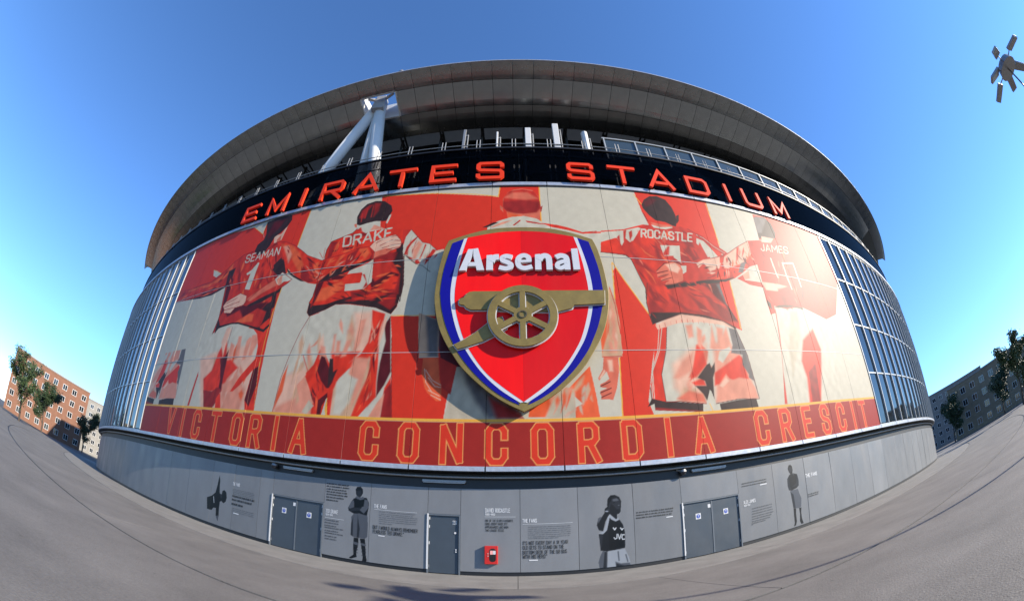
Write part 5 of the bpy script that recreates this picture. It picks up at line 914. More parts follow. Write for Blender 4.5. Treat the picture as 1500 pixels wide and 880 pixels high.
(0,'DK',0.053,[6.48,11.57,7.18,11.59,8.09,11.62,9.42,11.53,10.57,11.24,11.47,10.8,11.29,10.75,10.55,11.18,9.19,11.41,8.12,11.51,7.28,11.22,6.44,10.89,6.36,11.39]),
(0,'MR',0.105,[10.02,13.39,11.19,13.65,11.11,12.85,11.61,11.78,11.65,11.19,11.23,11.27,11.05,12.14,10.54,12.61]),
(0,'GY',0.105,[10.79,13.45,11.18,13.61,11.11,12.85,11.44,11.97,11.08,12.25]),
(0,'RD',0.039,[11.28,13.76,11.84,13.71,11.75,12.9,11.69,11.68,11.21,12.66]),
(0,'DK',0.066,[7.66,13.03,8.83,13.5,10.03,13.81,9.91,13.38,8.74,13.14]),
(0.034,'DK',0.021,[6.57,13.26,6.33,12.12,6.36,11.39,6.45,10.91]),
(0.034,'DK',0.021,[5.72,14.95,5.95,14.7,6.17,13.82,6.42,12.95,6.34,12.23]),
(0,'R2',0.043,[7.13,15.83,7.18,15.55,7.29,15.32,7.41,15.09,7.37,15.37,7.29,15.63]),
(0,'R3',0.039,[9.84,12.74,10.07,12.51,10.29,12.26,10.49,12.0,10.36,12.3,10.15,12.56]),
(0,'R3',0.039,[6.51,11.53,6.55,11.42,6.62,11.33,6.69,11.24,6.66,11.35,6.6,11.45]),
(0,'R3',0.052,[9.61,11.96,9.66,11.8,9.77,11.68,9.89,11.55,9.87,11.73,9.8,11.88]),
(0,'SK2',0.054,[7.96,16.6,7.98,16.38,8.06,16.17,8.12,15.95,8.17,16.22,8.14,16.45]),
(0,'R3',0.043,[9.95,15.74,9.96,15.44,10.01,15.15,10.03,14.85,10.1,15.18,10.09,15.49]),
(0,'OR',0.049,[8.29,16.82,8.36,16.61,8.51,16.49,8.68,16.4,8.59,16.58,8.48,16.74]),
(0,'R3',0.039,[9.62,14.65,9.62,14.42,9.64,14.19,9.66,13.97,9.68,14.21,9.68,14.44]),
(0,'R3',0.043,[9.1,12.37,9.32,12.15,9.59,11.97,9.86,11.78,9.66,12.03,9.42,12.24]),
(0,'SK2',0.049,[10.04,13.89,10.15,13.58,10.29,13.26,10.37,12.91,10.39,13.3,10.3,13.64]),
(0,'R2',0.039,[7.63,15.82,7.7,15.58,7.84,15.41,8.01,15.27,7.9,15.47,7.78,15.67]),
(0,'OR',0.039,[7.45,16.71,7.51,16.56,7.62,16.48,7.76,16.42,7.68,16.55,7.58,16.66]),
(0,'R3',0.039,[10.06,12.17,10.17,12.07,10.32,12.03,10.48,12.03,10.34,12.08,10.2,12.14]),
(0,'RD',0.039,[7.82,14.17,7.92,13.96,8.05,13.78,8.19,13.59,8.11,13.82,8.0,14.02]),
(0,'R3',0.053,[8.24,16.33,8.56,16.14,8.93,16.09,9.35,16.11,8.99,16.21,8.63,16.31]),
(0,'RD',0.039,[10.24,12.42,10.44,12.27,10.69,12.2,10.98,12.17,10.74,12.27,10.5,12.37]),
(0,'OR',0.039,[8.87,13.27,9.12,13.09,9.42,12.96,9.73,12.87,9.45,13.01,9.16,13.15]),
(0,'R2',0.053,[8.36,15.33,8.43,15.12,8.57,14.98,8.73,14.86,8.66,15.07,8.56,15.24]),
(0,'R3',0.047,[8.43,14.88,8.6,14.65,8.84,14.5,9.11,14.4,8.91,14.59,8.69,14.77]),
(0,'R3',0.039,[8.63,13.57,8.86,13.41,9.17,13.4,9.5,13.5,9.17,13.44,8.87,13.47]),
(0,'R3',0.039,[7.22,15.88,7.4,15.6,7.67,15.44,7.97,15.35,7.71,15.52,7.47,15.71]),
(0,'R3',0.039,[10.4,11.72,10.47,11.55,10.59,11.43,10.74,11.32,10.65,11.48,10.55,11.62]),
(0,'MR',0.039,[8.21,15.99,8.35,15.7,8.52,15.42,8.66,15.12,8.59,15.47,8.45,15.77]),
(0,'R3',0.039,[9.21,15.84,9.29,15.56,9.36,15.26,9.38,14.95,9.42,15.29,9.38,15.59]),
(0,'MR',0.039,[8.86,12.84,9.18,12.66,9.55,12.6,9.98,12.63,9.57,12.64,9.19,12.72]),
(0,'R3',0.039,[8.56,14.76,8.62,14.59,8.73,14.47,8.85,14.37,8.79,14.53,8.7,14.67]),
(0,'R2',0.056,[6.77,13.04,6.78,12.82,6.85,12.62,6.94,12.43,6.95,12.66,6.92,12.87]),
(0,'R3',0.039,[7.0,12.77,7.15,12.51,7.34,12.3,7.54,12.1,7.38,12.34,7.21,12.57]),
(0,'SK2',0.048,[8.05,16.78,8.09,16.54,8.2,16.35,8.33,16.18,8.29,16.42,8.22,16.64]),
(0,'R3',0.039,[9.53,17.05,9.62,16.9,9.77,16.82,9.94,16.76,9.82,16.88,9.7,17.0]),
(0,'R3',0.039,[8.76,13.13,9.0,12.97,9.3,12.94,9.63,12.98,9.32,13.01,9.04,13.08]),
(0,'R3',0.041,[6.19,14.07,6.28,13.8,6.42,13.57,6.6,13.37,6.49,13.62,6.36,13.87]),
(0,'SK2',0.039,[7.67,16.28,7.83,15.96,8.01,15.65,8.18,15.34,8.07,15.69,7.9,16.01]),
(0,'R3',0.044,[9.8,14.65,9.85,14.35,9.92,14.05,9.93,13.72,10.01,14.07,9.99,14.39]),
(0,'SK2',0.039,[8.68,15.63,8.93,15.37,9.26,15.22,9.63,15.12,9.31,15.29,9.0,15.48]),
(0,'R3',0.039,[6.69,12.83,6.9,12.62,7.14,12.44,7.38,12.27,7.17,12.48,6.95,12.67]),
(0,'OR',0.039,[6.64,15.54,6.81,15.17,7.08,14.96,7.44,14.88,7.12,15.03,6.85,15.27]),
(0,'R3',0.041,[9.57,13.62,9.79,13.36,10.1,13.21,10.47,13.12,10.16,13.28,9.87,13.46]),
(0,'OR',0.045,[7.73,15.18,7.85,14.84,8.06,14.58,8.29,14.35,8.13,14.65,7.96,14.94]),
(0,'OR',0.039,[6.57,14.19,6.74,13.88,6.92,13.57,7.06,13.24,6.99,13.61,6.83,13.94]),
(0,'R3',0.044,[8.96,15.15,8.97,14.93,8.98,14.7,8.96,14.45,9.07,14.7,9.09,14.95]),
(0,'R3',0.043,[9.91,15.77,9.9,15.56,9.97,15.41,10.08,15.29,10.06,15.48,10.02,15.65]),
(0,'R3',0.039,[9.09,14.17,9.14,14.06,9.22,13.96,9.27,13.84,9.27,13.98,9.21,14.1]),
(0,'SK2',0.039,[8.11,16.73,8.14,16.5,8.19,16.27,8.22,16.03,8.27,16.3,8.25,16.54]),
(0,'SK2',0.039,[9.3,11.87,9.46,11.76,9.65,11.72,9.87,11.71,9.68,11.77,9.49,11.83]),
(0,'MR',0.039,[7.58,16.84,7.64,16.65,7.75,16.51,7.88,16.39,7.81,16.57,7.72,16.73]),
(0,'R2',0.055,[9.72,12.04,9.77,11.88,9.89,11.8,10.04,11.75,9.98,11.89,9.89,12.0]),
(0,'R3',0.039,[7.39,13.28,7.57,13.12,7.8,13.02,8.05,12.97,7.82,13.07,7.6,13.18]),
(0,'R3',0.039,[10.09,15.38,10.11,14.96,10.16,14.55,10.19,14.13,10.23,14.57,10.22,14.99]),
(0,'OR',0.039,[7.2,16.88,7.32,16.5,7.5,16.18,7.7,15.88,7.55,16.23,7.4,16.57]),
(0,'RD',0.045,[6.48,13.93,6.52,13.65,6.64,13.41,6.79,13.2,6.71,13.46,6.62,13.72]),
(0,'RD',0.048,[7.13,16.84,7.23,16.53,7.4,16.3,7.61,16.1,7.48,16.38,7.34,16.64]),
(0,'R3',0.045,[10.59,14.84,10.63,14.71,10.73,14.62,10.84,14.53,10.83,14.68,10.76,14.8]),
(0,'R2',0.041,[9.29,15.49,9.38,15.21,9.54,14.98,9.72,14.77,9.63,15.04,9.5,15.3]),
(0,'R3',0.046,[7.72,14.61,7.82,14.47,7.96,14.43,8.13,14.44,8.0,14.52,7.87,14.6]),
(0,'R3',0.039,[8.1,13.7,8.22,13.42,8.4,13.2,8.61,13.0,8.45,13.24,8.3,13.49]),
(0,'SK2',0.042,[8.51,16.98,8.54,16.74,8.66,16.58,8.81,16.46,8.74,16.66,8.65,16.85]),
(0,'R2',0.053,[7.87,14.09,7.85,13.94,7.87,13.77,7.87,13.59,7.97,13.77,7.99,13.94]),
(0,'R3',0.039,[9.62,15.01,9.74,14.75,9.86,14.49,9.93,14.2,9.91,14.51,9.81,14.79]),
(0,'R2',0.057,[9.31,13.55,9.48,13.29,9.7,13.08,9.93,12.86,9.81,13.16,9.62,13.41]),
(0,'SK2',0.039,[6.39,14.78,6.42,14.62,6.49,14.49,6.56,14.36,6.54,14.52,6.49,14.67]),
(0,'R2',0.039,[8.72,13.8,8.8,13.6,8.93,13.45,9.07,13.31,8.99,13.5,8.88,13.67]),
(0,'R3',0.039,[7.55,13.76,7.68,13.54,7.84,13.34,7.99,13.14,7.88,13.37,7.74,13.59]),
(0,'R3',0.048,[9.93,14.97,9.94,14.74,10.05,14.56,10.18,14.4,10.15,14.63,10.08,14.83]),
(0,'CR',0.032,[10.39,16.6,10.82,16.45,11.34,15.75,11.61,15.29,11.07,14.9,10.65,15.09,10.49,15.89,10.27,16.2]),
(0,'R2',0.053,[10.54,16.32,10.6,15.99,10.81,15.11,10.51,15.16,10.27,15.95]),
(0,'R2',0.024,[10.51,17.01,10.94,16.81,11.61,16.3,12.34,15.81,12.05,15.6,11.4,15.93,10.78,16.57,10.43,16.74]),
(0.034,'CR',0.021,[10.46,16.85,10.89,16.67,11.47,16.13,12.14,15.74]),
(0,'R2',0.024,[8.86,14.59,9.46,14.81,10.19,15.1,10.93,15.32,10.92,15.2,11.67,15.46,12.48,15.83,13.33,16.4,14.46,17.05,15.59,17.27,14.98,15.43,13.82,15.01,13.07,14.49,12.27,14.0,11.49,13.69,10.28,13.62,9.51,13.52,9.59,13.53,8.95,13.44,8.67,13.85]),
(0,'CR',0.032,[8.68,14.49,9.15,14.53,9.04,14.12,8.59,13.84]),
(0,'SK',0.047,[9.85,14.76,10.4,15.06,11.01,15.21,11.65,15.42,11.47,14.63,10.64,14.3,10.33,14.82,9.92,14.46]),
(0,'SK',0.047,[11.78,15.31,13.2,16.29,14.46,17.05,14.34,16.03,13.33,15.19,12.23,14.63,11.73,14.66]),
(0,'RD',0.066,[11.65,15.3,12.02,15.51,11.56,14.64,11.36,14.53]),
(0,'RD',0.066,[13.25,16.3,13.48,16.42,13.08,15.49,12.76,15.11]),
(0,'RD',0.066,[12.08,14.7,13.33,15.19,13.97,15.63,13.59,14.89,12.27,14.0]),
(0,'RD',0.066,[10.7,14.23,11.7,14.57,12.42,14.41,11.55,13.85,10.58,13.83]),
(0.032,'R3',0.021,[12.01,15.59,11.6,14.64,11.76,14.5]),
(0.032,'R3',0.021,[13.33,16.4,12.97,15.56,13.04,15.15]),
(0.032,'R3',0.021,[9.78,14.52,10.33,14.82,10.61,14.45]),
(0,'DK',0.042,[9.52,13.56,10.32,13.73,11.38,13.83,12.3,14.08,11.48,13.65,10.23,13.43,9.94,13.48,9.47,13.37]),
(0,'GY',0.053,[13.14,15.16,13.7,15.41,13.07,14.49,12.69,14.45]),
(0,'MR',0.039,[13.09,15.88,13.15,15.64,13.29,15.47,13.48,15.34,13.33,15.51,13.21,15.7]),
(0,'R2',0.039,[12.6,15.33,12.5,15.13,12.4,14.91,12.28,14.7,12.45,14.9,12.57,15.11]),
(0,'MR',0.039,[11.21,14.44,11.09,14.23,11.03,14.03,10.98,13.82,11.11,14.03,11.2,14.23]),
(0,'OR',0.039,[14.3,16.31,14.1,16.0,13.94,15.7,13.78,15.4,14.01,15.69,14.2,16.0]),
(0,'OR',0.039,[12.81,15.23,12.74,15.11,12.76,15.03,12.8,14.95,12.85,15.06,12.87,15.16]),
(0,'SK',0.039,[11.2,14.81,11.39,14.82,11.59,14.9,11.79,14.99,11.6,14.98,11.41,14.94]),
(0,'R3',0.039,[10.52,13.88,10.74,13.95,10.97,14.07,11.2,14.21,10.96,14.13,10.73,14.04]),
(0,'SK',0.039,[10.39,14.18,10.58,14.2,10.78,14.22,10.97,14.23,10.79,14.26,10.6,14.25]),
(0,'R2',0.039,[15.16,16.79,15.15,16.69,15.18,16.6,15.22,16.52,15.24,16.63,15.23,16.73]),
(0,'SK',0.039,[14.24,15.78,14.24,15.65,14.31,15.59,14.43,15.57,14.38,15.66,14.33,15.74]),
(0,'OR',0.039,[14.28,15.99,14.2,15.83,14.21,15.71,14.26,15.61,14.3,15.75,14.32,15.89]),
(0,'R2',0.039,[11.6,15.1,11.58,14.91,11.65,14.79,11.78,14.72,11.71,14.84,11.66,14.98]),
(0,'PK',0.042,[13.62,15.65,13.51,15.49,13.53,15.4,13.6,15.33,13.65,15.46,13.67,15.58]),
(0,'SK',0.039,[12.29,15.6,12.25,15.44,12.31,15.35,12.42,15.31,12.37,15.41,12.33,15.52]),
(0,'SK',0.039,[11.84,14.6,11.78,14.39,11.75,14.19,11.73,13.99,11.79,14.2,11.84,14.41]),
(0,'MR',0.039,[11.68,14.46,11.58,14.29,11.54,14.12,11.51,13.96,11.62,14.13,11.7,14.29]),
(0,'R2',0.041,[11.24,14.72,11.1,14.54,10.99,14.33,10.86,14.13,11.05,14.3,11.19,14.49]),
(0,'OR',0.039,[12.61,15.36,12.46,15.07,12.31,14.77,12.11,14.48,12.37,14.75,12.55,15.04]),
(0,'OR',0.039,[10.74,13.77,11.0,13.81,11.27,13.91,11.55,14.04,11.27,13.97,11.0,13.9]),
(0,'SK',0.039,[13.61,16.06,13.48,15.79,13.44,15.56,13.44,15.33,13.52,15.58,13.59,15.83]),
(0,'R2',0.039,[12.15,14.49,12.11,14.36,12.12,14.26,12.14,14.16,12.18,14.28,12.2,14.39]),
(0,'MR',0.039,[13.52,15.78,13.47,15.46,13.57,15.24,13.78,15.1,13.65,15.31,13.58,15.55]),
(0,'R2',0.043,[13.89,16.48,13.7,16.21,13.57,15.94,13.43,15.66,13.66,15.92,13.84,16.19]),
(0,'R3',0.045,[12.41,14.57,12.33,14.43,12.37,14.36,12.46,14.32,12.48,14.43,12.48,14.53]),
(0,'R3',0.047,[12.35,15.18,12.22,15.02,12.21,14.9,12.25,14.8,12.33,14.94,12.38,15.07]),
(0,'R2',0.047,[12.18,15.47,12.07,15.32,12.05,15.17,12.05,15.03,12.17,15.18,12.23,15.33]),
(0,'MR',0.039,[13.69,15.7,13.59,15.5,13.57,15.33,13.58,15.17,13.65,15.36,13.71,15.54]),
(0,'R2',0.039,[13.48,16.27,13.4,16.07,13.3,15.85,13.16,15.63,13.34,15.84,13.46,16.05]),
(0,'PK',0.039,[12.0,14.57,11.9,14.38,11.87,14.21,11.86,14.03,11.96,14.22,12.03,14.4]),
(0,'SK',0.044,[10.56,14.14,10.71,14.12,10.86,14.18,11.0,14.28,10.86,14.27,10.71,14.24]),
(0,'OR',0.039,[13.84,15.85,13.78,15.69,13.81,15.56,13.85,15.43,13.91,15.59,13.93,15.74]),
(0,'MR',0.044,[10.3,14.47,10.43,14.45,10.58,14.51,10.73,14.6,10.59,14.6,10.45,14.58]),
(0,'SK',0.042,[10.54,14.51,10.86,14.63,11.12,14.85,11.34,15.11,11.06,14.9,10.78,14.71]),
(0,'R2',0.039,[10.91,14.38,11.03,14.33,11.19,14.34,11.35,14.34,11.24,14.42,11.11,14.45]),
(0,'OR',0.039,[14.55,16.12,14.53,15.9,14.57,15.72,14.64,15.55,14.64,15.76,14.62,15.95]),
(0,'SK',0.039,[11.19,14.8,11.34,14.88,11.44,15.0,11.51,15.13,11.4,15.01,11.28,14.91]),
(0,'R3',0.039,[10.21,13.78,10.4,13.8,10.58,13.89,10.76,14.01,10.57,13.94,10.38,13.88]),
(0,'PK',0.039,[13.83,16.26,13.8,16.05,13.89,15.93,14.04,15.87,13.96,16.0,13.91,16.15]),
(0,'MR',0.041,[12.26,15.55,12.23,15.31,12.3,15.16,12.43,15.03,12.4,15.22,12.37,15.41]),
(0,'MR',0.039,[10.3,14.51,10.5,14.55,10.72,14.6,10.93,14.64,10.73,14.64,10.52,14.61]),
(0,'SK2',0.026,[7.26,14.06,7.79,14.54,8.36,14.75,8.78,14.58,8.83,14.18,8.71,13.54,8.24,13.31,7.86,13.21,7.58,13.23,7.64,13.35,7.93,13.52,7.41,13.41,7.37,13.56,7.84,13.79,7.24,13.63,7.24,13.83,7.77,14.1,7.23,13.94]),
(0,'SK',0.079,[7.86,14.5,8.49,14.63,8.71,14.33,8.48,13.99,8.06,14.12,7.97,14.35]),
(0,'DK',0.066,[7.54,13.19,8.1,13.3,8.57,13.45,8.12,13.08,7.66,12.94]),
(0.045,'MR',0.032,[7.26,13.9,7.92,14.11]),
(0.045,'MR',0.032,[7.28,13.67,7.9,13.87]),
(0.045,'MR',0.032,[7.41,13.45,8.04,13.68]),
(0,'RD',0.026,[7.24,18.2,7.34,18.11,7.52,17.51,7.71,17.16,8.3,17.05,9.07,17.24,9.4,17.86,9.05,18.1,7.95,18.24]),
(0,'SK2',0.053,[7.61,17.43,8.37,17.33,9.02,17.37,8.88,17.12,7.82,16.99]),
(0,'CR',0.024,[7.61,17.24,8.16,17.12,8.95,17.24,8.97,17.18,8.44,16.99,7.75,17.03]),
(0,'DK',0.032,[7.34,18.75,7.57,19.19,8.01,19.55,8.53,19.66,9.06,19.43,9.33,18.85,9.42,18.26,9.39,17.76,9.22,17.31,9.01,17.33,8.58,17.55,7.97,17.61,7.65,17.96,7.37,18.46]),
(0,'MR',0.105,[7.53,18.98,8.08,19.48,8.45,19.33,8.12,18.97,7.56,18.58]),
(0,'DK',0.024,[9.44,18.16,9.67,18.3,9.54,17.79,9.32,17.51]),
(0,'R3',0.026,[7.24,18.2,7.37,18.07,7.5,17.41,7.4,17.5]),
(0.097,'CR',0.018,[6.83,16.27,6.94,16.83,7.15,16.83,7.19,16.76,7.16,16.6,7.09,16.54,6.88,16.54]),
(0.097,'CR',0.018,[7.03,16.54,7.11,16.27]),
(0.097,'CR',0.018,[7.29,16.27,7.25,16.35,7.32,16.75,7.4,16.83,7.56,16.83,7.61,16.75,7.53,16.34,7.45,16.27,7.29,16.27]),
(0.097,'CR',0.018,[8.0,16.66,8.02,16.75,7.97,16.83,7.82,16.83,7.74,16.75,7.65,16.34,7.7,16.27,7.85,16.27,7.93,16.34,7.95,16.43]),
(0.097,'CR',0.018,[8.04,16.27,8.33,16.84,8.37,16.27]),
(0.097,'CR',0.018,[8.14,16.44,8.35,16.44]),
(0.097,'CR',0.018,[8.89,16.7,8.9,16.77,8.86,16.85,8.7,16.84,8.62,16.77,8.59,16.65,8.63,16.58,8.8,16.54,8.84,16.48,8.81,16.35,8.73,16.27,8.56,16.27,8.52,16.34,8.53,16.42]),
(0.097,'CR',0.018,[9.06,16.85,9.37,16.86]),
(0.097,'CR',0.018,[9.21,16.86,9.07,16.28]),
(0.097,'CR',0.018,[9.5,16.87,9.35,16.29,9.6,16.29]),
(0.097,'CR',0.018,[10.17,16.89,9.9,16.88,9.74,16.3,10.0,16.31]),
(0.097,'CR',0.018,[9.82,16.6,10.04,16.61]),
(0,'CR',0.021,[7.84,15.79,9.07,15.88,8.88,14.84,8.88,14.67,8.5,15.01,8.49,15.13,7.91,15.06]),
(0,'R2',0.066,[7.88,15.24,8.31,15.79,8.42,15.76,8.23,15.15,7.92,15.08]),
(0.037,'MR',0.021,[9.98,17.23,10.41,16.96,11.23,16.25]),
(0.039,'R3',0.021,[10.92,15.2,11.67,15.46,12.48,15.83,13.33,16.4,14.46,17.05,15.59,17.27]),
(0.039,'MR',0.021,[7.26,14.06,7.79,14.54,8.36,14.75,8.78,14.58]),
(0.042,'MR',0.021,[4.37,15.08,5.69,14.95,5.92,14.72]),
(0.037,'MR',0.021,[5.84,7.77,5.84,7.24]),
(0.037,'MR',0.021,[11.29,10.75,11.64,9.32,11.81,6.94,10.5,7.01,9.1,6.85]),
(0.034,'R3',0.021,[6.49,7.08,7.22,7.06,8.56,6.88]),
(0,'RD',0.026,[16.04,19.68,20.86,19.96,23.15,19.89,27.11,20.14,21.49,12.48,17.99,11.3,17.2,14.55,16.56,17.47,15.64,17.38]),
(0,'R2',0.026,[14.47,17.07,15.63,17.35,16.26,17.31,17.55,17.59,18.27,17.55,19.59,16.65,20.02,15.0,19.64,13.14,18.93,11.87,17.13,12.03,14.94,12.01,14.27,11.81,14.25,12.72,14.45,14.17,14.55,15.37]),
(0,'CR',0.032,[14.79,12.41,15.72,12.3,17.51,12.57,20.24,11.86,18.93,5.02,13.35,5.81,14.21,9.3]),
(0,'DK',0.053,[15.72,18.97,16.18,19.5,17.19,19.71,17.68,19.25,17.75,18.44,17.45,17.86,16.67,17.69,15.69,17.48,15.62,18.05]),
(0,'GY',0.105,[15.87,19.32,16.43,19.57,17.38,19.6,16.18,18.07,15.69,17.97]),
(0,'SK',0.053,[16.02,17.75,17.19,17.8,16.74,17.36,15.78,17.21]),
(0,'R3',0.039,[17.13,14.94,17.0,14.55,16.87,14.16,16.69,13.76,16.95,14.16,17.12,14.56]),
(0,'OR',0.039,[17.87,17.09,17.59,16.66,17.47,16.29,17.42,15.94,17.6,16.33,17.78,16.72]),
(0,'R2',0.043,[15.19,12.96,15.04,12.7,15.04,12.49,15.12,12.3,15.17,12.53,15.22,12.76]),
(0,'SK2',0.039,[17.0,13.23,16.98,13.06,17.04,12.92,17.14,12.79,17.15,12.96,17.13,13.12]),
(0,'R2',0.039,[15.07,15.94,15.02,15.76,15.04,15.62,15.08,15.48,15.14,15.66,15.15,15.82]),
(0,'SK2',0.041,[17.45,15.98,17.37,15.75,17.39,15.55,17.43,15.35,17.55,15.6,17.59,15.82]),
(0,'R3',0.039,[15.29,15.78,15.16,15.57,15.12,15.38,15.11,15.2,15.22,15.41,15.29,15.6]),
(0,'R3',0.039,[17.33,14.23,17.18,13.93,17.1,13.65,17.03,13.37,17.19,13.66,17.31,13.95]),
(0,'OR',0.039,[15.73,14.22,15.7,13.9,15.79,13.64,15.95,13.42,15.87,13.69,15.82,13.96]),
(0,'R3',0.039,[16.16,13.34,16.06,12.98,15.99,12.62,15.9,12.27,16.09,12.64,16.2,13.0]),
(0,'R3',0.039,[15.48,16.8,15.44,16.62,15.49,16.48,15.57,16.36,15.59,16.54,15.58,16.69]),
(0,'SK2',0.039,[17.33,14.04,17.24,13.81,17.24,13.61,17.28,13.41,17.34,13.64,17.38,13.85]),
(0,'SK2',0.039,[17.65,14.15,17.52,13.9,17.45,13.67,17.38,13.44,17.54,13.68,17.65,13.92]),
(0,'R3',0.039,[14.98,14.89,14.92,14.51,14.95,14.18,15.03,13.86,15.03,14.21,15.03,14.56]),
(0,'R3',0.05,[15.42,16.42,15.35,16.15,15.44,15.98,15.61,15.85,15.6,16.07,15.57,16.28]),
(0,'SK2',0.039,[16.37,15.09,16.14,14.74,16.03,14.4,15.95,14.08,16.14,14.42,16.31,14.77]),
(0,'MR',0.039,[16.98,14.36,16.76,13.98,16.64,13.63,16.54,13.29,16.74,13.64,16.91,14.0]),
(0,'SK2',0.039,[17.31,16.23,17.08,15.78,16.84,15.32,16.55,14.88,16.92,15.32,17.19,15.78]),
(0,'R2',0.039,[16.42,15.27,16.38,15.09,16.4,14.93,16.44,14.77,16.5,14.96,16.51,15.13]),
(0,'OR',0.039,[16.05,16.07,16.01,15.73,16.08,15.45,16.21,15.21,16.16,15.5,16.12,15.79]),
(0,'SK2',0.039,[14.56,13.08,14.57,12.93,14.64,12.82,14.75,12.72,14.7,12.85,14.65,12.98]),
(0,'R3',0.039,[17.59,15.45,17.53,15.21,17.59,15.01,17.69,14.84,17.7,15.07,17.69,15.28]),
(0,'R2',0.044,[17.33,16.24,17.26,15.89,17.4,15.67,17.67,15.53,17.55,15.77,17.47,16.03]),
(0,'R3',0.039,[16.28,12.71,16.23,12.51,16.31,12.38,16.47,12.29,16.43,12.45,16.39,12.6]),
(0,'R2',0.042,[17.23,13.95,17.07,13.68,17.07,13.47,17.14,13.27,17.22,13.51,17.28,13.75]),
(0,'SK2',0.039,[15.97,13.93,15.95,13.66,16.04,13.45,16.17,13.25,16.16,13.5,16.12,13.74]),
(0,'R3',0.039,[17.93,13.63,17.9,13.34,17.98,13.09,18.11,12.86,18.1,13.13,18.06,13.4]),
(0,'MR',0.039,[17.54,15.27,17.35,14.85,17.26,14.46,17.2,14.08,17.38,14.49,17.51,14.89]),
(0,'SK2',0.039,[16.76,15.98,16.62,15.74,16.59,15.54,16.61,15.36,16.72,15.58,16.79,15.8]),
(0,'R2',0.039,[17.66,13.25,17.59,13.08,17.52,12.89,17.43,12.7,17.6,12.89,17.69,13.08]),
(0,'MR',0.039,[16.95,15.77,16.74,15.35,16.59,14.94,16.44,14.53,16.7,14.95,16.89,15.37]),
(0,'SK2',0.056,[17.01,14.99,16.91,14.59,17.01,14.29,17.22,14.04,17.21,14.39,17.18,14.72]),
(0,'R2',0.054,[19.29,15.43,19.14,15.01,19.27,14.73,19.55,14.53,19.49,14.85,19.45,15.17]),
(0,'MR',0.05,[18.42,14.13,18.09,13.76,17.92,13.41,17.81,13.08,18.1,13.43,18.33,13.78]),
(0.079,'CR',0.018,[15.89,17.07,15.76,16.6,15.66,16.51,15.54,16.5,15.47,16.57,15.5,16.66]),
(0.079,'CR',0.018,[15.91,16.54,16.28,17.11,16.35,16.58]),
(0.079,'CR',0.018,[16.03,16.71,16.32,16.73]),
(0.079,'CR',0.018,[16.52,16.59,16.69,17.15,16.85,16.81,17.23,17.21,17.06,16.64]),
(0.079,'CR',0.018,[17.78,17.28,17.42,17.24,17.24,16.66,17.6,16.7]),
(0.079,'CR',0.018,[17.33,16.96,17.63,16.99]),
(0.079,'CR',0.018,[18.36,17.21,18.39,17.28,18.32,17.35,18.08,17.32,17.95,17.23,17.91,17.1,17.97,17.05,18.23,17.03,18.3,16.98,18.25,16.85,18.13,16.76,17.89,16.73,17.81,16.8,17.84,16.88]),
(0.132,'CR',0.021,[16.07,15.97,16.04,15.43,16.07,14.56]),
(0.118,'CR',0.021,[17.11,15.79,17.04,14.7,17.08,13.84]),
(0.118,'CR',0.021,[17.11,15.79,18.32,16.01,18.22,14.17]),
(0,'CR',0.026,[12.86,14.31,13.52,14.71,14.44,15.09,14.43,14.84,14.38,14.0,13.45,13.81,13.07,14.01]),
(0,'PK',0.053,[13.0,14.32,13.62,14.73,13.48,14.14,13.07,14.01]),
(0,'R2',0.032,[12.45,14.02,13.0,14.32,13.05,13.97,14.36,13.96,14.41,13.6,13.31,13.68]),
(0,'SK',0.066,[14.38,14.0,15.82,14.02,16.68,13.96,15.58,13.49,14.55,13.46]),
(0,'R3',0.132,[15.66,13.67,16.92,13.99,17.05,12.84,15.88,12.24,15.43,12.67]),
(0,'DK',0.066,[14.7,12.29,15.28,12.52,16.62,12.6,17.58,12.55,17.5,12.4,16.57,12.5,15.2,12.33]),
(0,'DK',0.066,[14.32,12.81,14.57,12.55,14.5,12.09,14.23,12.43]),
(0,'R2',0.066,[14.56,12.09,14.84,12.21,14.47,10.23,14.0,8.33,13.76,6.54,13.54,6.55,13.78,8.01,14.03,9.38]),
(0,'CR2',0.158,[16.13,12.13,16.88,12.29,16.36,10.57,14.69,7.99,14.95,9.65]),
(0,'RD',0.132,[16.51,10.31,17.9,11.13,18.12,9.73,16.66,6.36,15.62,6.42,15.93,7.96,15.81,8.98]),
(0,'R3',0.105,[16.19,8.3,17.1,8.81,16.66,6.36,15.87,6.4]),
]
